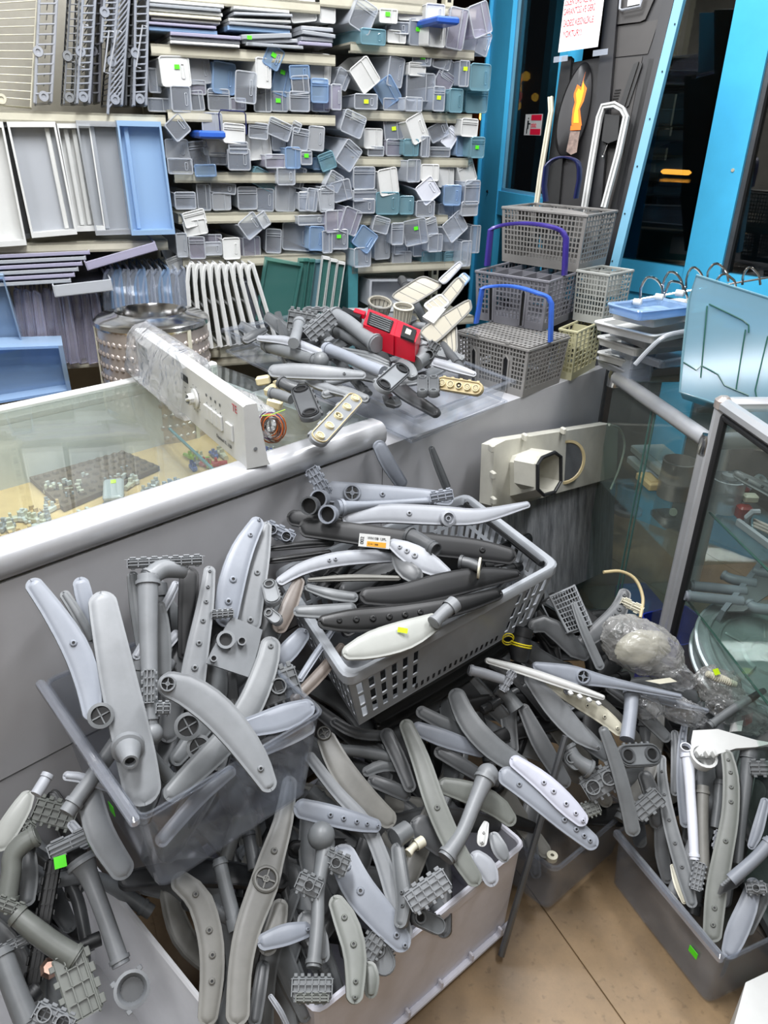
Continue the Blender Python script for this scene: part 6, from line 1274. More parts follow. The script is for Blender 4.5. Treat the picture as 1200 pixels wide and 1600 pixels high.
for k in range(10): a_ = k * .62; t.box((math.cos(a_) * r_ * 1.35, math.sin(a_) * r_ * 1.35, .0003), (.003, .0014, .0006), M_)
for k in range(4): t.box((0, 0, .0003), (.010, .0015, .0006), Mf(.53, .58 - k * .09)); t.box((0, 0, .0003), (.0025, .0025, .0006), Mf(.72 + k * .036, .60)); t.box((0, 0, .0003), (.006, .006, .0005), Mf(.72 + k * .036, .73))
o = t.build('printed_marks', 'grey_dark', cpn); o['kind'] = 'stuff'
Mt = Mf(.84, .13, .0015)
text_obj('lettering', 'Diamond XL 1100', .011, Mt, 'grey_dark', cpn, .0004, 'CENTER'); text_obj('lettering', 'TE', .022, Mf(.94, .80, .0015), 'red', cpn, .0004, 'CENTER')
t = MB(); t.lathe([(.004, 0), (.004, .001), (.002, .0012)], 10, fr(Mq @ Vector((LQ + .0005, -sq * .02, hP * .3)), nq, dq), True); t.build('screw', 'grey', cpn)
# film wrapping
rings = []
for i in range(26):
    u = -.05 + i / 25 * .60; ring = []
    prof = [(.012, -.0), (.03, .2), (.02, .6), (.012, .9), (.0, 1.10), (-.03, 1.12), (-.065, .95), (-.085, .5), (-.09, .1), (-.05, 0)]
    close_ = min(1, (i + 1) / 3) * min(1, (26 - i) / 3); 
    for j, (y, z) in enumerate(prof):
        f = noise.noise(Vector((u * 7, j * .9, 3))) * .018 + noise.noise(Vector((u * 22, j * 1.7, 8))) * .009
        ring.append((u * LQ, sq * ((y + f + (.0 if y < 0 else .006)) * (.5 + .5 * close_)), max(.002, (z * hP + f * .7) * (.75 + .25 * close_))))
    rings.append(ring)
t = MB(); t.loft(rings, True, False, Mq); fb_ = t.build('film_wrap', 'bag', None, True); tag(fb_, 'crumpled clear film wrapped round the left part of the control panel', 'film')
lump('film_wrap', Mq @ Vector((LQ * .66, -sq * .10, .03)), (.13, .05, .035), dq, UZ, 'bag', fb_, .3, 4, (36, 18), 2.0)
# wires
e = empty('wire_bundle', onz(425, 690, zt), 'bundle of orange, brown and grey wires behind the control panel end', 'wires')
random.seed(9); wc = onz(428, 690, zt) + UZ * .035
for k in range(15):
    m_ = ('wire_orange', 'wire_brown', 'wire_grey', 'wire_violet', 'wire_orange', 'wire_brown')[k % 6]; r_ = random.uniform(.018, .032); ph = random.uniform(0, 6); ax = Vector((random.uniform(-.4, .4), -1, random.uniform(.1, .9))).normalized(); M_ = fr(wc + Vector((random.uniform(-.008, .008), random.uniform(-.012, .012), random.uniform(-.008, .004))), UZ, ax)
    t = MB(); t.tube([M_ @ Vector((r_ * math.cos(a), r_ * .8 * math.sin(a), .003 * math.sin(2 * a + k))) for a in np.linspace(ph, ph + 5.4, 16)], .0016, 6); t.build('wire', m_, e, True)
t = MB(); t.tube([wc + Vector((-.02, -.02, .03)), wc + Vector((.0, -.025, .034)), wc + Vector((.03, -.02, .045))], .0013, 6); t.build('wire', 'wire_lime', e, True)
for k, (x, y) in enumerate(((412, 612), (425, 628), (436, 622), (430, 650))):
    q = onz(x, y, zt) + UZ * .03; t = MB(); t.bbox((0, 0, 0), (.036, .022, .022), .004, fr(q, Vector((math.cos(k), math.sin(k), .2)), UZ)); tag(t.build('plug_housing', 'cream_tan'), ('cream plug block nearest the film behind the control panel', 'cream plug block in the middle behind the control panel', 'cream plug block to the right above the wires', 'cream plug block lowest, among the wires')[k], 'plug')
# ------------------------------------------------------------------ steel drum behind the counter
Yd = 2.12; cD = atY(236, 489, Yd); kD = dep(cD) / FPX; RD = 87 * kD; hD = .36
clear_ = None
dm = empty('machine_drum', cD - UZ * hD, 'stainless washing machine drum with dimpled side standing behind the counter', 'drum'); Md = Matrix.Translation(cD)
t = MB(); t.lathe([(RD * .58, -.05), (RD * .60, -.004), (RD * .63, .008), (RD * .68, .004), (RD * .93, -.004), (RD, -.012), (RD * 1.01, -.022), (RD * .97, -.03)], 48, Md); t.build('top_rim', 'chrome', dm, True)
t = MB(); t.lathe([(RD * .97, -.03), (RD * .96, -hD * .5), (RD * .97, -hD + .01), (RD * .9, -hD)], 48, Md); t.lathe([(RD * .93, -.03), (RD * .93, -hD), (.01, -hD)], 32, Md); t.build('shell', 'steel_pink' if 'steel_pink' in MT else 'steel', dm, True)
t = MB()
for i in range(46):
    for j in range(9):
        a_ = 2 * math.pi * i / 46 + (j % 2) * math.pi / 46; q = Vector((RD * .965 * math.cos(a_), RD * .965 * math.sin(a_), -.06 - j * .032)); t.lathe([(.0085, 0), (.006, .003), (.0015, .0042)], 6, Md @ fr(q, UZ, Vector((math.cos(a_), math.sin(a_), 0))), True)
o = t.build('dimple', 'steel', dm, True); o['kind'] = 'stuff'
for a_ in (-2.75, -.62, 1.4): 
    t = MB(); t.bbox((0, 0, 0), (.012, .006, hD * .9), .002, Md @ fr(Vector((RD * .985 * math.cos(a_), RD * .985 * math.sin(a_), -hD * .5)), Vector((-math.sin(a_), math.cos(a_), 0)), UZ)); t.build('seam_strip', 'cream', dm)
t = MB(); t.bbox((cD.x, cD.y, (cD.z - hD) / 2), (.42, .42, cD.z - hD - .01), .01); tag(t.build('storage_box', 'tan_board'), 'plain brown box under the steel drum', 'box')
# ------------------------------------------------------------------ clear tray contents
L = P_tray
arm('T', L, [(112, 512, 60), (240, 512, 78), (400, 522, 66), (548, 532, 36)], 'grey', 'straight grey arm lying across the front of the clear tray', .035, .03, noz=(.78,))
pipe('T', L, [(365, 412, 56), (450, 445, 54), (540, 485, 54), (625, 520, 60)], 'grey_cool', 'slanting blue-grey pipe behind the two-mouthed socket', .045, .04)
socket_plate('T', L, (628, 575), (708, 505), 86, 'grey', 'grey two-mouthed socket plate facing the camera in the clear tray', .06, 2, 'rubber')
socket_plate('T', L, (258, 598), (298, 702), 96, 'grey_dark', 'long black two-mouthed rubber socket hanging over the counter edge', .05, 2, 'rubber', tail=[(165, 560, 50), (200, 580, 50), (240, 595, 56)], name='rubber_socket', cat='socket')
socket_plate('T', L, (340, 808), (496, 640), 84, 'grey', 'grey valve block with five cream fan discs hanging over the counter edge', .04, 5, 'beige_seal', style='fan', name='valve_block', cat='valve')
socket_plate('T', L, (890, 568), (1040, 592), 64, 'beige_seal', 'tan valve strip with cream fan discs at the far end of the tray', .02, 5, 'beige_seal', style='fan', name='valve_block', cat='valve')
manifold('T', L, [(400, 265, 76), (470, 300, 68), (560, 370, 66), (600, 395, 80)], 'grey', 'grey pipe with a square collar head on top of the tray pile', ((345, 310), 40, 150, 90, 4, 0), .07, .06)
manifold('T', L, [(100, 395, 60), (200, 430, 56), (330, 468, 50)], 'grey_mid', 'mid grey pipe at the left end of the clear tray', None, .02, .03, ball=(345, 465, 38))
arm('T', L, [(60, 365, 26), (200, 378, 46), (350, 432, 40)], 'grey_pale', 'pale blade lying over the left pipe in the clear tray', .045)
arm('T', L, [(605, 388, 60), (720, 388, 72), (835, 412, 56)], 'grey', 'grey blade right of the square collar head', .045)
for k in range(3): arm('T', L, [(440 + k * 8, 412 + k * 14, 16), (560, 438 + k * 14, 24), (650, 475 + k * 12, 16)], 'grey_mid', 'thin curved rib blade in the middle of the tray, %s from the back' % ORD[k], .03)
clip_head('T', L, (265, 290), -10, 130, 110, 'grey_mid', 'grey ribbed bracket at the back left of the tray pile', .055, teeth=5); clip_head('T', L, (330, 240), 0, 110, 30, 'grey', 'flat grey bracket top at the very back of the tray pile', .075, teeth=3, th=.012)
pipe('T', L, [(250, 300, 50), (240, 340, 48), (225, 390, 52)], 'grey', 'upright grey pipe stub at the back left of the tray', .065, end=0)
pipe('T', L, [(410, 330, 60), (470, 360, 56), (590, 410, 62)], 'grey_mid', 'mid grey pipe lying under the collar-headed one', .035)
manifold('T', L, [(810, 430, 80), (800, 460, 70), (770, 480, 60)], 'grey_mid', 'dark funnel box at the right of the tray pile', ((830, 440), 60, 120, 70, 4, 1), .035, .03)
for k, x in enumerate((800, 850)): socket_plate('T', L, (x, 545), (x, 605), 48, 'grey_dark', ('dark ribbed rubber sleeve left of the tan valve strip', 'dark ribbed rubber sleeve touching the tan valve strip')[k], .035, 2, 'grey_mid', name='rubber_sleeve', cat='sleeve')
arm('T', L, [(845, 470, 40), (950, 500, 44), (1040, 530, 26)], 'grey_pale', 'pale blade over the far right rim of the tray pile', .035); arm('T', L, [(640, 615, 50), (660, 650, 56), (700, 640, 60)], 'grey_dark', 'dark piece under the two-mouthed socket', .01)
arm('T', L, [(350, 620, 40), (440, 600, 50), (560, 640, 40)], 'grey_mid', 'mid grey blade low in the tray behind the valve block', .0); pipe('T', L, [(120, 610, 44), (160, 620, 50), (215, 640, 44)], 'grey_mid', 'short grey tube lying left of the black rubber socket', .02)
arm('T', L, [(690, 470, 50), (740, 500, 60), (760, 540, 50)], 'grey_mid', 'grey hooked piece right of the two-mouthed socket', .04); arm('T', L, [(0, 380, 40), (50, 350, 50), (105, 325, 24)], 'grey_dark', 'dark blade sticking out of the tray at the far left', .03)
buried(22, P_tray, 560, 545, 130, 45, 18, 40, 150, ('grey arm lying low in the clear tray', 'grey pipe lying low in the clear tray'), ('low tray arms', 'low tray pipes'), ['grey_mid', 'grey_dark', 'grey'], (-.03, .01), (14, 22))
# red boxed pump part
def px_box(reg, P, pl, lift, th, mat, name, parent=None, lab=None, cat=None, bev=0):
    q = [pl.at(*px(reg, *p), lift) for p in P]; t = MB(); t.sheet([tuple(p) for p in q], None, th, pl.n)
    o = t.build(name, mat, parent); 
    if lab: tag(o, lab, cat)
    return o
rd = empty('red_cartridge', L.at(*px('T', 660, 310), .02), 'red and black slotted cartridge lying behind the tray pile', 'cartridge')
px_box('T', [(560, 235), (690, 285), (672, 355), (535, 305)], L, .09, .05, 'red', 'body', rd); px_box('T', [(690, 285), (792, 330), (768, 385), (672, 355)], L, .088, .05, 'red', 'end_cap', rd)
px_box('T', [(565, 248), (672, 290), (655, 340), (552, 300)], L, .0935, .004, 'black', 'grille_frame', rd); px_box('T', [(715, 305), (775, 330), (762, 378), (702, 355)], L, .0935, .006, 'black', 'latch_box', rd); px_box('T', [(730, 322), (752, 332), (745, 352), (722, 343)], L, .0945, .002, 'cream', 'paper_tag', rd)
for k in range(6):
    a, b = L.at(*px('T', 575 - k * 2.2, 258 + k * 9), .096), L.at(*px('T', 662 - k * 2.2, 292 + k * 9), .096); t = MB(); t.tube([a, b], .0016, 5); t.build('grille_bar', 'grey_mid', rd)
px_box('T', [(445, 225), (530, 258), (520, 275), (440, 245)], L, .085, .02, 'black', 'black_clip', None, 'black clip with a red edge left of the red cartridge', 'clip'); px_box('T', [(500, 232), (548, 248), (540, 262), (492, 248)], L, .087, .012, 'red', 'red_latch', None, 'small red latch between the black clip and the cartridge', 'latch')
# lint filters and small clear parts behind
PF_ = Plane(atY(560, 430, 2.35), atY(740, 420, 2.35), atY(650, 530, 2.15))
def filt(P, mat, lab, lift=.0, mesh='cream'):
    c_ = PF_.at(*px('T', sum(p[0] for p in P) / 4, sum(p[1] for p in P) / 4), lift); e = empty('lint_filter', c_, lab, 'filter'); q = [PF_.at(*px('T', *p), lift) for p in P]; m_ = []
    for i in range(4):
        p_, a, b = q[i], q[i - 1], q[(i + 1) % 4]; da, db = (a - p_) * .22, (b - p_) * .22
        for k in range(4): u = k / 3; m_.append((p_ + da) * (1 - u) ** 2 + p_ * 2 * u * (1 - u) + (p_ + db) * u * u)
    t = MB(); t.tube(m_, .0035, 6, close=True); t.build('rim', mat, e, True); t = MB(); t.sheet([tuple(p) for p in m_], None, .0015, PF_.n); t.build('mesh', 'filter_mesh', e)
    t = MB(); 
    for k in (1, 2, 3): t.tube([q[0].lerp(q[1], k / 4), q[3].lerp(q[2], k / 4)], .0012, 5)
    t.build('stiffener', mat, e)
clear('filter_mesh', 'cfccc0', .7, .2, 'b5b0a2')
filt([(655, 180), (800, 88), (895, 130), (745, 225)], 'grey_warm', 'large pale lint filter leaning over the tray pile', .02)
filt([(870, 110), (965, 25), (978, 40), (900, 125)], 'grey_pale', 'narrow lint filter sticking up highest', .03); filt([(930, 130), (985, 75), (1012, 100), (960, 160)], 'clear_blue', 'small bluish filter beside the cutlery basket', .04)
filt([(820, 250), (960, 90), (990, 130), (860, 290)], 'grey_warm', 'long lint filter slanting beside the cutlery baskets', .05); filt([(780, 335), (1010, 190), (1020, 240), (850, 400)], 'grey_warm', 'lowest long lint filter leaning on the baskets', .06)
filt([(850, 330), (950, 300), (955, 430), (880, 450)], 'grey_warm', 'upright clear filter housing below the slanting filters', .05); filt([(805, 220), (880, 170), (920, 210), (850, 260)], 'white', 'filter with a pink label between the slanting filters', .065)
for k, (x, y, w_, h_, m_, lab) in enumerate(((610, 215, 105, 60, 'grey_warm', 'round basket filter with a mesh rim left of the cone filter'), (715, 235, 85, 100, 'cream', 'tall ribbed cone filter above the red cartridge'))):
    q = PF_.at(*px('T', x, y), .03); kk = dep(q) / FPX / 2.857; e = empty('basket_filter', q, lab, 'filter'); r_ = w_ * kk / 2; t = MB(); t.lathe([(r_ * .9, -h_ * kk * .6), (r_, 0), (r_ * 1.06, .002), (r_ * 1.06, .008), (r_ * .9, .008), (r_ * .88, 0)], 20, fr(q, SA, UZ + Vector((.2 - .4 * k, -.3, 0)))); t.build('cup', 'filter_mesh', e, True)
    t = MB(); Mx = fr(q, SA, UZ + Vector((.2 - .4 * k, -.3, 0)))
    for j in range(16): a_ = j * math.pi / 8; t.tube([Mx @ Vector((r_ * math.cos(a_), r_ * math.sin(a_), .004)), Mx @ Vector((r_ * .9 * math.cos(a_), r_ * .9 * math.sin(a_), -h_ * kk * .6))], .0014, 5)
    t.tube([Mx @ Vector((r_ * 1.03 * math.cos(a), r_ * 1.03 * math.sin(a), .006)) for a in np.linspace(0, 6.283, 20)[:-1]], .003, 6, close=True); t.build('ribs', m_, e, True)
px_box('T', [(800, 270), (850, 225), (905, 235), (850, 300)], PF_, .07, .01, 'white', 'filter_cover', None, 'white filter lid with pink print among the filters', 'lid')
# ------------------------------------------------------------------ grimy ducted board leaning on the cabinet
zb0 = atY(950, 890, 2.3).z
PB = Plane(onC(765, 690, .045), onC(966, 662, .045), onC(860, 930, .11)); bd = empty('duct_board', PB.at(860, 900), 'cream duct cover board with grimy lower half leaning on the grey cabinet', 'board')
def PBq(*p, l=0.0): return [PB.at(x, y, l) for x, y in p]
G('grime', 'a0a3a6', var=.3, scale=5, dirt='606367', rough=.5, stretch=(10, 10, 1.2)); G('old_cream', 'c6c4b8', var=.12, scale=5, rough=.45)
t = MB(); t.sheet([tuple(p) for p in PBq((768, 800), (962, 745), (956, 888), (775, 972), l=.0)], None, .03, PB.n); t.build('lower_board', 'grime', bd)
hc = PB.at(884, 722, .03); rh = 34 * dep(hc) / FPX
out_ = PBq((772, 697), (790, 688), (955, 662), (966, 668), (963, 745), (865, 772), (775, 800), (768, 790), l=.03)
pf = fr(hc, SA, PB.n); 
t = MB(); t.sheet([tuple(p) for p in out_], None, .04, PB.n); t.build('upper_shell', 'old_cream', bd)
t = MB(); t.lathe([(rh * 1.0, .0005), (rh * 1.05, .004), (rh * .93, .004), (rh * .9, .0008)], 28, pf); t.build('hole_rim', 'beige_seal', bd, True); t = MB(); t.prism(circ(rh * .95, 28), .0004, .0012, pf); t.build('hole', 'grey_dark', bd)
# duct: from the shell out to an octagonal mouth
oc = [(845, 714), (866, 705), (876, 712), (876, 752), (866, 770), (848, 775), (838, 765), (838, 725)]; ba = [(800, 712), (830, 700), (850, 705), (852, 760), (842, 776), (806, 784), (797, 775), (796, 722)]
O_ = PBq(*oc, l=.16); B0 = PBq(*ba, l=.03); Bm = [a.lerp(b, .75) for a, b in zip(B0, O_)]; cO = sum(O_, Vector()) / 8
t = MB(); In = [p + (cO - p) * .1 for p in O_]; t.loft([[tuple(p) for p in r] for r in (B0, Bm, O_, In, [p - PB.n * .07 for p in In])], False, True); t.build('duct', 'old_cream', bd, True)
t = MB(); t.tube([p + (cO - p) * .05 + PB.n * .002 for p in O_], .005, 8, close=True); t.build('gasket', 'rubber', bd, True)
for x, y in ((770, 742), (771, 782), (768, 700), (820, 683), (880, 673)): t = MB(); t.bbox((0, 0, 0), (.012, .02, .02), .003, fr(PB.at(x, y, .04), SA, UZ)); t.build('clip', 'old_cream', bd)
t = MB(); t.tube([Vector(v) for v in [tuple(s) for s in spline([tuple(PB.at(x, y, .05)) for x, y in ((952, 664), (968, 670), (976, 695), (968, 730), (954, 765))], 20)]], .0035, 8); tag(t.build('cream_hose', 'old_cream', None, True), 'thin cream hose hanging off the corner of the duct cover board', 'hose')
t = MB(); t.tube([Vector(tuple(s)) for s in spline([tuple(P_far.at(*px('E', x, y), .06)) for x, y in ((530, 715), (600, 712), (660, 745), (690, 820), (680, 900))], 20)], .004, 8); tag(t.build('tan_hose', 'beige_seal', None, True), 'thin tan hose looping over the dark arm below the board', 'hose')
tag(clip_head('E', P_far, (645, 852), -25, 90, 44, 'cream', 'cream connector at the foot of the tan hose', .05, teeth=2, th=.014), 'cream connector at the foot of the tan hose', 'connector')
# wire basket scrap under the board
e = empty('wire_basket', P_far.at(*px('E', 380, 880), .03), 'small grey grid basket lying under the duct cover board', 'basket'); q = [P_far.at(*px('E', *p), .05) for p in ((310, 815), (410, 770), (480, 930), (385, 960))]; t = MB(); xs = []; ys = []
for k in range(9): xs += [k / 9, (k + .18) / 9]; 
for k in range(8): ys += [k / 8, (k + .2) / 8]
cells(t, q[0], q[1], q[3], q[2], xs + [1], ys + [1], lambda i, j: i % 2 == 1 and j % 2 == 1, .004); t.build('grid', 'grey', e); q2 = [p - P_far.n * .05 for p in q]
t = MB(); t.tube(q, .004, 6, close=True); t.tube(q2, .003, 6, close=True); [t.tube([a, b], .003, 6) for a, b in zip(q, q2)]; t.build('rim', 'grey', e, True)
# ------------------------------------------------------------------ glass cabinets at the right
def rail(p, q, r_, mat, e, name='rail', n=12):
    t = MB(); t.tube([p, q], r_, n); return t.build(name, mat, e, True)
z1 = .90; K1 = onz(1108, 690, z1); J1 = onz(962, 588, z1); dJ = (J1 - K1).normalized(); J1 = K1 + dJ * min((J1 - K1).length, 1.0); r1 = 13.5 * dep(K1) / FPX
pK = Vector((-dJ.y, dJ.x, 0)); pK = pK if pK.x > 0 else -pK
c1 = empty('glass_cabinet', Vector((K1.x, K1.y, 0)), 'low glass display cabinet with round silver posts behind the heap', 'cabinet')
def V2(p, z): return Vector((p.x, p.y, z))
W1 = .42; A0, A1, A2, A3 = K1, J1, J1 + pK * W1, K1 + pK * W1
for a, b in ((A0, A1), (A1, A2), (A2, A3), (A3, A0)): rail(a, b, r1, 'alu', c1)
for a in (A0, A2, A3): rail(V2(a, .03), a, r1, 'alu', c1, 'post')
for a in (A0, A1, A2, A3):
    t = MB(); t.lathe([(r1 * 1.12, -.03), (r1 * 1.12, .004), (r1 * .9, .018), (.001, .021)], 16, Matrix.Translation(a)); t.build('corner_cap', 'chrome', c1, True)
def pane(P, th, mat, e, name): n = (P[1] - P[0]).cross(P[2] - P[0]); t = MB(); t.sheet([tuple(p) for p in P], None, th, n); return t.build(name, mat, e)
pane([p + UZ * .008 for p in (A0, A1, A2, A3)], .004, 'glass', c1, 'glass_top')
pane([V2(A0, .05), V2(A1, .05), A1, A0], .003, 'glass', c1, 'glass_door')
for u in (.50, .54): 
    a = A0.lerp(A1, u); t = MB(); t.tube([V2(a, .05), a - UZ * .01], .0028, 6); t.build('glass_edge', 'green_edge' if 'green_edge' in MT else 'green_glass', c1)
zs = .55
for zz in (.14, zs): pane([V2(A0, zz), V2(A1, zz), V2(A2, zz), V2(A3, zz)], .005, 'glass', c1, 'glass_shelf')
t = MB(); t.sheet([tuple(V2(p, .05)) for p in (A0, A1, A2, A3)], None, .02, UZ); t.build('base', 'grey_dark', c1)
pane([V2(A1, .05), V2(A2, .05), A2, A1], .004, 'glass', c1, 'end_panel')
def at1(x, y, z): return onz(x, y, z)
for k, (x, y, w_, d_, m_, lab) in enumerate(((1038, 722, .26, .12, 'white', 'stack of white flat boxes in the low glass cabinet, upper box'), (1030, 738, .24, .12, 'milky_grey', 'stack of white flat boxes in the low glass cabinet, lower box'), (1015, 752, .10, .05, 'tan_board', 'small tan box at the cabinet shelf edge'))):
    q = onz(x, y, zs + .02 + (.03 if k == 0 else 0)); t = MB(); t.bbox((0, 0, 0), (w_, d_, .025), .004, fr(q, dJ, UZ)); t.box((0, 0, .013), (w_ * .7, d_ * .6, .003), fr(q, dJ, UZ)); tag(t.build('flat_box', m_), lab, 'box')
q = onz(1052, 775, zs + .004); t = MB(); rr2 = 26 * dep(q) / FPX; t.lathe([(rr2 * .96, 0), (rr2, .004), (rr2, .05), (rr2 * 1.04, .054), (rr2 * 1.04, .058), (rr2, .062), (rr2, .115), (rr2 * 1.05, .12), (rr2 * .95, .122), (rr2 * .93, .01)], 28, Matrix.Translation(q)); tag(t.build('steel_sleeve', 'steel', None, True), 'round steel sleeve with a seam standing in the low glass cabinet', 'sleeve')
for k, (x, y) in enumerate(((1062, 765), (1052, 800))):
    q = onz(x, y, zs - .03); t = MB(); t.lathe([(.006, -.004), (.012, -.004), (.012, .004), (.006, .004)], 14, fr(q, UZ, CAM - q), True); tag(t.build('cream_ring', 'cream'), ('upper cream ring beside the silver cabinet post', 'lower cream ring beside the silver cabinet post')[k], 'ring')
q = onz(980, 800, .15); t = MB(); t.lathe([(.06, 0), (.06, .015), (.04, .02), (.035, .11), (.045, .115), (.03, .115)], 24, Matrix.Translation(q)); tag(t.build('filter_cup', 'clear_dark', None, True), 'smoky round cup low inside the glass cabinet', 'cup')
q = onz(1040, 810, .30); t = MB(); t.bbox((0, 0, 0), (.12, .07, .03), .008, fr(q, dJ, UZ)); t.bbox((0, 0, .02), (.06, .05, .02), .006, fr(q, dJ, UZ)); tag(t.build('pump_lid', 'black'), 'black lid block low behind the silver cabinet post', 'lid')
q = onz(1000, 955, .06); t = MB(); t.bbox((0, 0, .03), (.2, .12, .06), .01, fr(q, dJ, UZ)); tag(t.build('blue_tub', 'blue_tub'), 'small dark blue tub inside the foot of the glass cabinet', 'tub')
# second, taller cabinet
z2 = 1.0; K2 = onz(1130, 632, z2); E2 = onz(1200, 680, z2); d2c = (E2 - K2).normalized(); F2c = onz(1205, 618, z2); d3c = (F2c - K2).normalized(); d3c = Vector((d2c.y, -d2c.x, 0)); d3c = d3c if d3c.dot(F2c - K2) > 0 else -d3c
r2 = 11 * dep(K2) / FPX; c2b = empty('glass_showcase', V2(K2, 0), 'taller glass showcase with square silver corner and black gasket at the right edge', 'cabinet')
G2 = [K2, K2 + d2c * .8, K2 + d2c * .8 + d3c * .40, K2 + d3c * .40]
nf = Vector((-d3c.x, -d3c.y, 0))
def sqbar(p, q, w_, mat, name, up=None): d = q - p; t = MB(); t.bbox((d.length / 2, 0, 0), (d.length, w_, w_), w_ * .3, fr(p, d, up or (UZ if abs(d.normalized().z) < .9 else d2c))); return t.build(name, mat, c2b, True)
for a, b in ((0, 1), (1, 2), (2, 3), (3, 0)): sqbar(G2[a], G2[b], r2 * 2, 'alu', 'rail')
for i in range(4): sqbar(V2(G2[i], .03), G2[i], r2 * 2, 'alu', 'post')
t = MB(); t.bbox(tuple(K2 + UZ * .001), (r2 * 2.3, r2 * 2.3, r2 * 2.3), r2 * .6); t.build('corner_cap', 'steel', c2b, True)
gk = d2c * (r2 * 1.5) + nf * r2 * .2
sqbar(V2(K2 + gk, .05), K2 + gk - UZ * r2, r2 * 1.1, 'rubber', 'gasket'); sqbar(K2 + gk - UZ * r2 * 1.5, K2 + d2c * .78 + nf * r2 * .2 - UZ * r2 * 1.5, r2 * .9, 'rubber', 'gasket')
ins = d2c * r2 * 2 
pane([V2(K2, .08) + ins, V2(G2[1], .08), G2[1] - UZ * .03, K2 + ins - UZ * .03], .003, 'glass', c2b, 'glass_front'); pane([p + UZ * .004 for p in G2], .003, 'glass', c2b, 'glass_top')
sA, sB = onpl(1102, 794, K2 - nf * .03, nf).z, onpl(1065, 926, K2 - nf * .03, nf).z
G('green_edge', '2f5a50', rough=.2)
for zz in (sA, sB):
    P_ = [V2(p, zz) for p in (G2[0] + d3c * .03, G2[1] + d3c * .03, G2[2], G2[3])]; pane(P_, .005, 'glass', c2b, 'glass_shelf'); t = MB(); t.tube([P_[0], P_[1]], .0028, 6); t.build('shelf_edge', 'green_edge', c2b)
pane([V2(G2[3], .05), V2(G2[2], .05), G2[2], G2[3]], .004, 'grey_dark', c2b, 'back_panel'); t = MB(); t.sheet([tuple(V2(p, .06)) for p in G2], None, .02, UZ); t.build('base', 'grey_dark', c2b)
def oA(x, y, h=0.0): return onz(x, y, sA + h)
def oB(x, y, h=0.0): return onz(x, y, sB + h)
q = oA(1128, 795, .004); t = MB(); t.lathe([(.04, 0), (.042, .08), (.044, .085), (.038, .085)], 22, Matrix.Translation(q)); t.lathe([(.02, .085), (.02, .095), (.008, .1)], 12, Matrix.Translation(q)); tag(t.build('mesh_strainer', 'clear_frost', None, True), 'round mesh strainer standing on the upper shelf of the showcase', 'strainer')
PS = Plane(oA(1120, 780, .06), oA(1190, 800, .06), oA(1160, 830, .03))
arm('X', PS, [(1146, 738, 12), (1165, 748, 17), (1200, 765, 20), (1240, 790, 20)], 'grey_dark', 'dark grey arm on the upper shelf of the showcase', .05, noz=(.25, .5))
e = empty('small_motor', oA(1165, 800), 'small motor with red coil and white connector on the showcase shelf', 'motor')
G('coil_red', '7a2f2c', rough=.4)
t = MB(); t.bbox(tuple(oA(1162, 800, .02)), (.035, .03, .035), .005); t.build('coil', 'coil_red', e); t = MB(); t.lathe([(.014, 0), (.016, .006), (.016, .03), (.01, .034)], 14, Matrix.Translation(oA(1157, 780, .03)), True); t.build('cap', 'coil_red', e, True); t = MB(); t.bbox(tuple(oA(1172, 778, .05)), (.035, .025, .02), .004); t.build('connector', 'cream', e); t = MB(); t.bbox(tuple(oA(1150, 798, .01)), (.018, .018, .018), .004); t.build('foot', 'black', e)
e = empty('metal_bracket', oA(1180, 815), 'pale bracket with bent shiny arms lying at the showcase shelf edge', 'bracket'); t = MB(); a, b = oA(1152, 815, .01), oA(1215, 862, .02); t.bbox(((b - a).length / 2, 0, 0), ((b - a).length, .01, .02), .003, fr(a, b - a, UZ)); t.build('bar', 'grey_pale', e)
t = MB(); t.tube([oA(1168, 822, .0), oA(1168, 808, .03), oA(1176, 800, .045), oA(1186, 800, .045)], .008, 8); t.build('bent_arm', 'grey_pale', e, True)
for k in range(3): t = MB(); t.tube([oA(1178, 812 + k * 5, .02), oA(1230, 835 + k * 5, .02)], .004, 8); t.build('rod', 'steel', e, True)
for k, (x, y, m_) in enumerate(((1140, 760, 'grey_mid'), (1160, 745, 'clear_frost'), (1150, 728, 'grey_dark'), (1185, 735, 'white'), (1130, 745, 'grey_pale'))):
    q = oA(x, y + 20, .02 + .01 * k); t = MB(); t.lathe([(.012, -.01), (.02, 0), (.02, .014), (.012, .016), (.01, .004)], 12, fr(q, Vector((1, k * .4, .2)), Vector((.3 * k - .5, -.4, .8)))); t.bbox((.02, 0, .004), (.03, .01, .01), .002, fr(q, Vector((1, k, .2)), UZ)); tag(t.build('small_valve', m_, None, True), '%s valve part at the back of the upper showcase shelf' % ('mid grey', 'frosted', 'dark grey', 'white', 'pale grey')[k], 'valve')
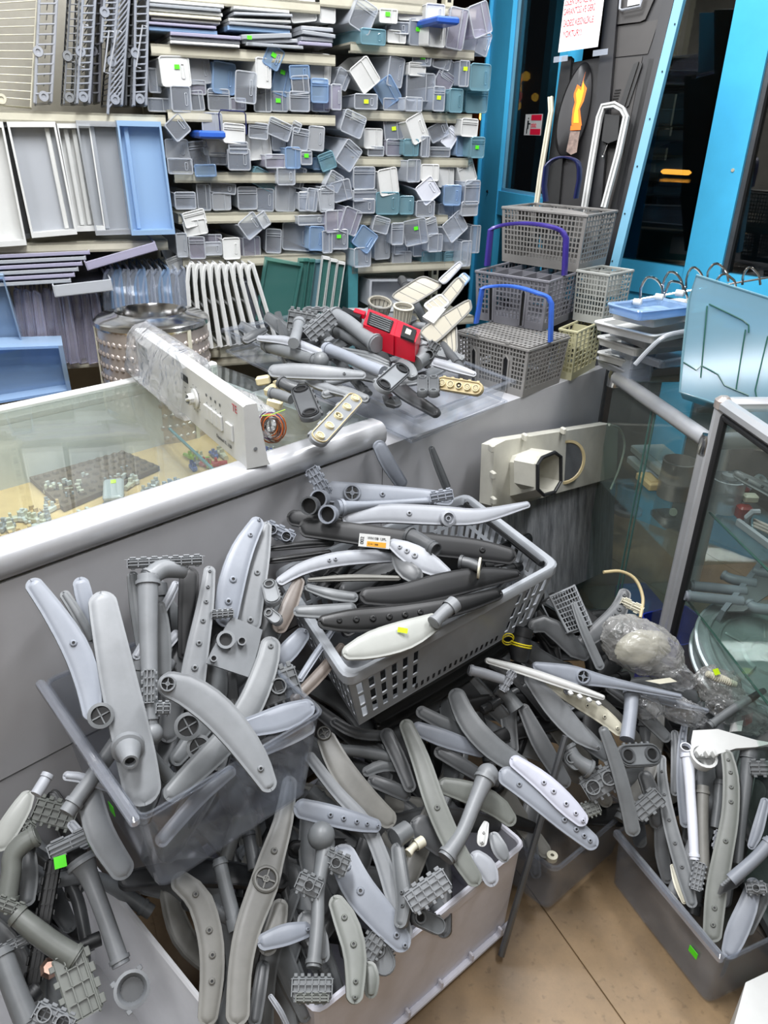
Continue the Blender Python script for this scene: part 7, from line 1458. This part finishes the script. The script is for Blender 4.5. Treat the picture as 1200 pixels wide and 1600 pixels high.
# pipes with flat plate on the lower shelf
PL2 = Plane(oB(1080, 930, .02), oB(1180, 930, .02), oB(1150, 880, .05))
e = empty('pipe_set', PL2.at(1150, 920), 'set of grey pipes joined to a ribbed plate on the lower showcase shelf', 'pipes')
for pth in ([(1078, 915, 15), (1110, 918, 16), (1165, 924, 16)], [(1070, 930, 16), (1100, 934, 17), (1160, 940, 17)], [(1128, 897, 13), (1145, 905, 16), (1180, 912, 16)], [(1168, 940, 13), (1182, 950, 17), (1225, 955, 17)], [(1175, 892, 13), (1185, 895, 15), (1215, 900, 18)]): pipe('X', PL2, pth, 'grey_cool', None, .03, .03, e)
t = MB(); q = [PL2.at(*p, .035) for p in ((1186, 875), (1126, 952), (1133, 956), (1193, 880))]; t.sheet([tuple(p) for p in q], None, .06, PL2.n); t.build('plate', 'grey_cool', e); t = MB(); q = [PL2.at(*p, .03) for p in ((1192, 880), (1136, 955), (1162, 955), (1215, 920))]; t.sheet([tuple(p) for p in q], None, .004, PL2.n); t.build('web', 'grey_mid', e)
# galvanised pulley covers under it
cg = atY(1196, 1025, 1.55); ng = (CAM - cg).normalized() * .7 + UZ * .55; rg = 112 * dep(cg) / FPX
for k, off in enumerate((0, -.03)):
    e = empty('metal_disc', cg + ng * off, ('front ribbed galvanised disc leaning at the foot of the showcase', 'rear galvanised disc hidden mostly behind the front one')[k], 'disc'); Mg = fr(cg + ng.normalized() * off - SA * (.01 * k) - UZ * .02 * k, SA, ng)
    pr_ = [(rg, -.006), (rg, 0), (rg * .97, .003), (rg * .94, 0), (rg * .86, 0), (rg * .84, .007), (rg * .81, .007), (rg * .79, 0), (rg * .70, 0), (rg * .68, .007), (rg * .65, .007), (rg * .63, 0), (rg * .34, 0), (rg * .31, .006), (rg * .22, .008), (rg * .2, .001), (rg * .10, .001), (rg * .09, .006), (rg * .05, .006), (rg * .045, -.004)]
    t = MB(); t.lathe(pr_, 64, Mg); t.build('plate', 'galv', e, True)
    t = MB()
    for a_ in (.9, 2.2, 3.5, 5.3): t.bbox((rg * .45, 0, .003), (rg * .3, rg * .035, .008), .003, Mg @ Matrix.Rotation(a_, 4, 'Z'))
    t.build('ribs', 'galv', e, True)
q = onz(1062, 990, .10); e = empty('blue_tub', q, 'dark blue square tub between the cabinets at floor level', 'tub'); Mx = fr(atY(1064, 975, 1.75), SA, UZ); t = MB(); F = rrect(.16, .16, .02, 3); t.loft([[(x * s, y * s, z) for x, y in F] for s, z in ((.85, -.24), (1, 0), (.95, 0), (.8, -.23))], True, True, Mx); t.build('body', 'blue_tub', e, True)
# ------------------------------------------------------------------ on top of the low cabinet: wire rack, white trays, blue clear drawer
zt1 = z1 + .012
def on1(x, y, h=0.0): return onz(x, y, zt1 + h)
wr = empty('wire_rack', on1(1090, 500), 'clear-coated wire plate rack with arched loops on the low cabinet', 'rack')
for k, (x0, x1, yb, yt) in enumerate(((1000, 1035, 470, 433), (1035, 1066, 462, 425), (1035, 1075, 500, 440), (1072, 1098, 450, 418), (1105, 1136, 440, 412), (1118, 1148, 452, 428), (1160, 1186, 445, 418))):
    Yk = 2.25 - .0 * k; P_ = [atY(x0, yb, Yk), atY(x0 + 1, (yb + yt) / 2, Yk), atY(x0 + (x1 - x0) * .25, yt + 3, Yk), atY((x0 + x1) / 2, yt, Yk), atY(x0 + (x1 - x0) * .8, yt + 6, Yk), atY(x1, (yb + yt) / 2, Yk), atY(x1 + 2, yb, Yk)]
    t = MB(); t.tube([Vector(tuple(s)) for s in spline([tuple(p) for p in P_], 18)], .0035, 6); t.build('loop', 'chrome', wr, True)
t = MB(); t.tube([atY(985, 470, 2.25), atY(1090, 452, 2.25), atY(1210, 432, 2.25)], .003, 6); t.tube([atY(990, 500, 2.2), atY(1080, 470, 2.2)], .003, 6); t.build('cross_wire', 'chrome', wr, True)
def tray1(c, w_, d_, h, ang, mat, lab, z, ins=.88):
    q = on1(*c, z); M_ = fr(q, Vector((math.cos(ang), math.sin(ang), 0)), UZ); F = rrect(w_, d_, .012, 3); e = empty('shelf_tray', q, lab, 'tray'); t = MB(); t.loft([[(x * s, y * s, zz) for x, y in F] for s, zz in ((.96, 0), (1, h), (ins, h), (ins * .98, .006))], True, True, M_); t.build('body', mat, e); t = MB()
    t.tube([M_ @ Vector((x, y, h)) for x, y in F], .004, 6, close=True); t.build('rim', mat, e, True)
random.seed(21)
for k, (x, y, w_, d_, m_, z, lab) in enumerate(((1025, 575, .34, .16, 'milky_grey', 0, 'pale grey tray at the bottom of the pile on the low cabinet'), (1010, 560, .30, .14, 'white', .03, 'white tray lying second from the bottom on the low cabinet'), (1040, 555, .28, .2, 'clear', .06, 'clear tray with rounded end in the pile on the low cabinet'), (1020, 540, .3, .16, 'white', .09, 'white tray in the middle of the pile on the low cabinet'), (1035, 530, .26, .18, 'clear_frost', .12, 'frosted tray in the middle of the pile on the low cabinet'), (1030, 515, .34, .2, 'white', .15, 'large white framed tray high in the pile on the low cabinet'), (1040, 495, .32, .14, 'white', .19, 'white tray with pegs on top of the pile'), (1015, 490, .2, .12, 'clear_blue', .22, 'pale blue clear tray on the very top of the pile'))):
    tray1((x, y), w_, d_, .022, .5 + random.uniform(-.25, .25), m_, lab, z)
for k, (x, y) in enumerate(((996, 472), (1030, 464), (1062, 458))): q = atY(x, y, 2.1); t = MB(); t.lathe([(.003, -.012), (.009, -.01), (.009, .01), (.005, .012)], 10, fr(q, UZ, Vector((1, -.6, .3))), True); tag(t.build('roller_peg', 'white', None, True), 'white roller peg on the top tray, %s from the basket stack' % ORD[k], 'peg')
q = on1(995, 600, .0); e = empty('clear_container', q, 'small clear square container at the near corner of the low cabinet', 'container'); Mx = fr(on1(990, 590, 0), dJ, UZ); F = rrect(.09, .08, .008, 3); t = MB(); t.loft([[(x * s, y * s, z) for x, y in F] for s, z in ((.9, 0), (1, .12), (.96, .12), (.86, .004))], True, True, Mx); t.build('body', 'clear', e)
t = MB(); t.tube([Vector(tuple(s)) for s in spline([tuple(atY(x, y, 1.95)) for x, y in ((992, 570), (1015, 545), (1040, 525), (1075, 517))], 14)], .006, 8); tag(t.build('clear_rail', 'clear_frost', None, True), 'bent clear rail in front of the pile of trays', 'rail')
# blue clear drawer standing on end
Pb = Plane(atY(1070, 430, 1.95), atY(1200, 470, 1.85), atY(1075, 620, 1.82))
bdw = empty('blue_crisper', Pb.at(1130, 640), 'large pale blue clear drawer standing on end on the low cabinet', 'drawer')
O = [Pb.at(x, y) for x, y in ((1088, 430), (1240, 478), (1240, 690), (1178, 650), (1062, 612), (1066, 565), (1076, 470))]
t = MB(); t.sheet([tuple(p) for p in O], None, .003, Pb.n); t.build('front_sheet', 'milky_teal', bdw)
B_b = [p - Pb.n * .16 for p in O]; t = MB(); t.loft([[tuple(p) for p in O], [tuple(p) for p in B_b]], False, True); t.build('body', 'clear_teal', bdw); t = MB(); t.tube(O, .0035, 6, close=True); t.build('rim', 'clear_teal', bdw, True)
for P_ in ([(1108, 475), (1160, 500), (1170, 508), (1170, 520)], [(1068, 566), (1088, 578), (1096, 571), (1122, 585), (1132, 602), (1170, 618)], [(1200, 525), (1180, 610), (1182, 620), (1196, 626)], [(1105, 478), (1095, 590)], [(1165, 515), (1150, 610)]):
    t = MB(); t.tube([Pb.at(x, y, .004) for x, y in P_], .0018, 5); t.build('moulded_line', 'green_edge', bdw, True)
# ------------------------------------------------------------------ black appliance panels leaning behind the baskets
PA = Plane(atY(850, 330, 2.98), atY(950, 420, 2.8), atY(940, 0, 3.05))
G('panel_dark', '1c1b1d', var=.12, rough=.42); G('panel_mid', '312e2c', var=.1, rough=.45); G('panel_navy', '0c0d13', rough=.35)
pn = empty('appliance_panel', PA.at(900, 420), 'tall black appliance panel with light blue edge leaning behind the cutlery baskets', 'panel')
def pa(P, lift, th, mat, name, par=pn):
    t = MB(); t.sheet([tuple(PA.at(x, y, lift)) for x, y in P], None, th, PA.n); return t.build(name, mat, par)
pa([(960, -30), (1072, -30), (955, 430), (905, 600), (850, 600), (915, 430)], .0, .02, 'panel_dark', 'sheet'); pa([(878, 88), (893, 88), (885, 180), (872, 330), (846, 330)], .02, .03, 'black', 'frame_bar')
pa([(885, 180), (893, 98), (945, 88), (918, 430), (846, 430), (848, 320)], .0, .012, 'panel_dark', 'sheet'); pa([(948, -30), (968, -30), (930, 430), (905, 430)], .03, .03, 'panel_navy', 'frame_bar')
pa([(970, -30), (1034, -30), (1008, 30), (1000, 34), (965, 38)], .012, .004, 'panel_mid', 'recess'); pa([(962, 42), (1030, 30), (1012, 84), (955, 90)], .004, .003, 'panel_mid', 'recess'); pa([(951, 92), (1004, 88), (938, 420), (925, 420)], .004, .003, 'panel_mid', 'recess')
pa([(1012, 92), (1022, 92), (965, 340), (950, 340)], .012, .01, 'black', 'channel'); pa([(1042, -30), (1060, -30), (950, 430), (938, 430)], .012, .012, 'panel_navy', 'frame_bar')
pa([(1061, -30), (1075, -30), (962, 430), (949, 430)], .016, .03, 'blue_paint2', 'edge_strip')
for k in range(6): x, y = 1050 - k * 19.5, 38 + k * 74; q = PA.at(x + 4, y, .017); t = MB(); t.lathe([(.003, 0), (.003, .002)], 8, fr(q, SA, PA.n), True); t.build('screw', 'screw', pn)
for x0, y0 in ((970, 140), (932, 268)):
    t = MB()
    for k in range(7): a, b = PA.at(x0 - k * 1.3, y0 + k * 4.5, .0075), PA.at(x0 - k * 1.3 - 9, y0 + k * 4.5 + 1, .0075); t.tube([a, b], .0018, 4)
    o = t.build('vent_slot', 'black', pn); o['kind'] = 'stuff'
t = MB(); t.tube([PA.at(x, y, .03) for x, y in ((970, -10), (968, 14), (972, 16), (1000, 10), (1006, -10))], .004, 6); t.build('handle_recess', 'grey_pale', pn, True); pa([(984, -30), (1004, -30), (1000, 6), (980, 10)], .018, .002, 'white', 'paper_tag'); 
pa([(990, 100), (998, 96), (976, 165), (966, 168)], .012, .006, 'black', 'slot_bar'); pa([(1000, 100), (1004, 98), (982, 165), (978, 168)], .012, .006, 'black', 'slot_bar')
# wire-sprung black latch
lt = empty('spring_latch', PA.at(952, 200, .03), 'black plastic latch with a small steel pin framed by the white seal', 'latch'); pa([(945, 178), (968, 180), (965, 218), (950, 224), (940, 220)], .05, .03, 'black', 'body', lt); t = MB(); t.tube([PA.at(949, 226, .04), PA.at(942, 245, .045)], .0025, 6); t.lathe([(.003, 0), (.006, .002), (.003, .004)], 8, fr(PA.at(942, 245, .045), SA, PA.n), True); t.build('pin', 'chrome', lt, True)
# white bent seals
t = MB(); P_ = [(913, 335), (925, 260), (938, 185), (944, 168), (962, 165), (974, 172), (980, 184), (968, 240), (945, 325)]
def strip(P, w_, th, mat, pl_, lift, lab=None, cat=None, name='door_seal'):
    C = [pl_.at(x, y, lift) for x, y in P]; rings = []
    for i, p in enumerate(C):
        tg = (C[min(i + 1, len(C) - 1)] - C[max(i - 1, 0)]).normalized(); sd = tg.cross(pl_.n).normalized(); rings.append([tuple(p + sd * a + pl_.n * b) for a, b in ((-w_ / 2, 0), (-w_ / 2, th), (-w_ * .15, th), (-w_ * .1, th * .6), (w_ * .1, th * .6), (w_ * .15, th), (w_ / 2, th), (w_ / 2, 0))])
    t = MB(); t.loft(rings, True, True); o = t.build(name, mat, None); tag(o, lab, cat); return o
strip(P_, .018, .02, 'white', PA, .05, 'white plastic seal bent in a long U in front of the black panel', 'seal'); strip([(861, 152), (862, 175), (856, 210), (846, 270), (838, 330)], .016, .012, 'cream', PA, .06, 'cream seal strip at the left of the black panel', 'seal')
# smoked oval cover with a printed torch
q = PA.at(897, 172, .03); kk = dep(q) / FPX; Mo = fr(q, M3 @ Vector((1, .05, 0)), PA.n); ov = empty('oval_cover', q, 'dark oval cover with a printed flame leaning on the black panel', 'cover')
Mo = Mo @ Matrix.Rotation(math.radians(-9), 4, 'Z'); sg = 1 if (Mo.to_3x3() @ Vector((0, 1, 0))).z > 0 else -1
t = MB(); oval = [(23 * kk * math.cos(a) * (1 + .12 * math.sin(a) * -sg), 68 * kk * math.sin(a)) for a in np.linspace(0, 2 * math.pi, 33)[:-1]]
t.loft([[(x * s, y * s, z) for x, y in oval] for s, z in ((1, 0), (1, .006), (.94, .012), (.5, .016), (.02, .017))], True, True, Mo); t.build('shell', 'panel_dark', ov, True)
G('flame_orange', 'ff7a12', var=.05, rough=.5, emit=0); G('flame_yellow', 'ffc81e', var=.05, rough=.5); G('torch_print', '8f7a70', var=.25, rough=.4, scale=60)
def prt(P, z, mat, nm): t = MB(); t.sheet([tuple(PA.at(x, y, z)) for x, y in P], None, .0008, PA.n); t.build(nm, mat, ov)
prt([(915, 112), (911, 128), (917, 138), (912, 158), (906, 170), (909, 196), (893, 196), (893, 178), (898, 160), (896, 148), (902, 132), (908, 136)], .0485, 'flame_orange', 'flame_print')
prt([(912, 126), (912, 142), (908, 158), (903, 172), (904, 192), (896, 192), (897, 178), (901, 160), (900, 146), (904, 138), (908, 142)], .0492, 'flame_yellow', 'flame_print')
prt([(888, 197), (908, 195), (907, 203), (888, 204)], .0488, 'flame_orange', 'torch_rim'); prt([(888, 205), (906, 205), (901, 238), (892, 242), (884, 236)], .0485, 'torch_print', 'torch_print')
# paper notice
pq = [PA.at(x, y, .07) for x, y in ((886, -34), (948, -34), (934, 73), (872, 82))]; nt_ = empty('paper_notice', pq[3], 'white paper notice with red capital letters taped to the black panel', 'notice')
G('paper', 'e4e2e4', var=.02, rough=.7); G('red_ink', 'd03338', var=.02, rough=.7)
t = MB(); t.sheet([tuple(p) for p in pq], None, .0008, PA.n); t.build('sheet', 'paper', nt_)
xv = (pq[2] - pq[3]).normalized(); yv = (pq[0] - pq[3]); nv = xv.cross(yv).normalized(); s8 = 1 if nv.dot(CAM - pq[0]) > 0 else -1
for s_, (x, y) in (('İŞLEN ÜRÜNLERİN', (882, 9)), ('GARANTİSİ VE GERİ', (880, 24)), ('İADESİ KESİNLİKLE', (880, 42)), ('YOKTUR!!!', (879, 59))):
    text_obj('lettering', s_, 12.5 * kk, fr(PA.at(x, y, .0712), xv, nv * s8), 'red_ink', nt_, .0005, sx=.5 if len(s_) < 12 else .42)
for x, y in ((876, 92), (938, 82)):
    t = MB(); a = PA.at(x, y, .069); t.box((0, 0, 0), (.05, .018, .0006), fr(a, xv, nv * s8)); t.build('clear_tape', 'clear', nt_)
# ------------------------------------------------------------------ plastic bags of parts on the far heap
def tg_(o, lab, cat): return tag(o, lab, cat)
q = P_far.at(*px('F', 680, 235), .04); k = dep(q) / FPX / 2.609
o = lump('plastic_bag', q, (185 * k, 110 * k, .05), (P_far.at(*px('F', 780, 290), 0) - P_far.at(*px('F', 560, 190), 0)), P_far.n, 'bag_dusty', None, .12, 2.6, (56, 34), 1.0); tg_(o, 'big dusty clear plastic bag of small parts on the far heap', 'bag')
q = P_far.at(*px('F', 690, 240), .03); t = lump('bag_content', q, (130 * k, 75 * k, .03), SA, P_far.n, 'cream_dust' if 'cream_dust' in MT else 'cream', o, .12, 3, (30, 18), 5.0)
for (x, y, rx, ry, lab, m_, sd) in ((790, 340, 120, 60, 'clear crumpled bag with cream parts right of the big dusty one', 'bag', 3.0), (1000, 400, 110, 80, 'pale plastic bag in front of the galvanised discs', 'bag_dusty', 6.0), (1080, 500, 140, 80, 'shiny clear bag with dark parts above the floor crisper', 'bag', 9.0), (850, 500, 110, 50, 'thin clear bag draped left of the shiny one', 'bag', 12.0), (700, 470, 70, 60, 'small clear bag around the upright blue-grey pipe', 'bag', 15.0)):
    q = P_far.at(*px('F', x, y), .03); k = dep(q) / FPX / 2.609; o = lump('plastic_bag', q, (rx * k, ry * k, .035), (P_far.at(*px('F', x + 50, y + 25), 0) - P_far.at(*px('F', x, y), 0)), P_far.n, m_, None, .2, 3.2, (48, 28), sd); tg_(o, lab, 'bag')
e, c_, r_ = pipe('F', P_far, [(950, 345, 22), (1000, 365, 34), (1068, 390, 26)], 'cream', 'cream corrugated spout lying in front of the galvanised discs', .06, name='corrugated_spout', cat='spout'); 
for i in range(2, len(c_) - 2, 1): d_ = (c_[i + 1] - c_[i - 1]).normalized(); t = MB(); t.lathe([(r_[i] * .9, -.0015), (r_[i] * 1.15, 0), (r_[i] * .9, .0015)], 10, fr(c_[i], d_.orthogonal(), d_)); t.build('ridge', 'cream', e, True)
q = P_far.at(*px('F', 990, 338), .075); t = MB(); t.box((0, 0, 0), (.016, .014, .001), fr(q, SA, P_far.n)); tag(t.build('price_sticker', 'lime_y'), 'yellow-green price sticker beside the cream spout', 'sticker')
px_box('F', [(700, 375), (800, 362), (830, 378), (760, 388)], P_far, .07, .002, 'cream', 'paper_slip', None, 'cream paper slip under the big dusty bag', 'paper')
pipe('F', P_far, [(960, 560, 34), (1060, 490, 36), (1150, 435, 30)], 'grey_mid', 'grey bar running up to the black knob above the floor crisper', .05, .07, name='bar_part', cat='bar'); pipe('F', P_far, [(1130, 448, 26), (1160, 428, 28), (1185, 415, 24)], 'black', 'black knob at the end of the grey bar', .075, name='round_knob', cat='knob')
px_box('F', [(1062, 545), (1100, 535), (1092, 580), (1055, 582)], P_far, .05, .012, 'white', 'white_clip', None, 'small white clip inside the shiny bag', 'clip'); px_box('F', [(1105, 515), (1140, 505), (1135, 545), (1110, 560)], P_far, .04, .012, 'coil_red', 'red_part', None, 'small dark red part inside the shiny bag', 'part')
# white machine corner at the lower right
zw = .14; q = [onz(x, y, zw) for x, y in ((1165, 1535), (1260, 1490), (1300, 1700), (1120, 1700))]
t = MB(); t.sheet([tuple(p) for p in q], None, zw - .002, UZ); wl = t.build('white_box', 'white', None); tag(wl, 'white flat box corner on the floor at the lower right', 'box')
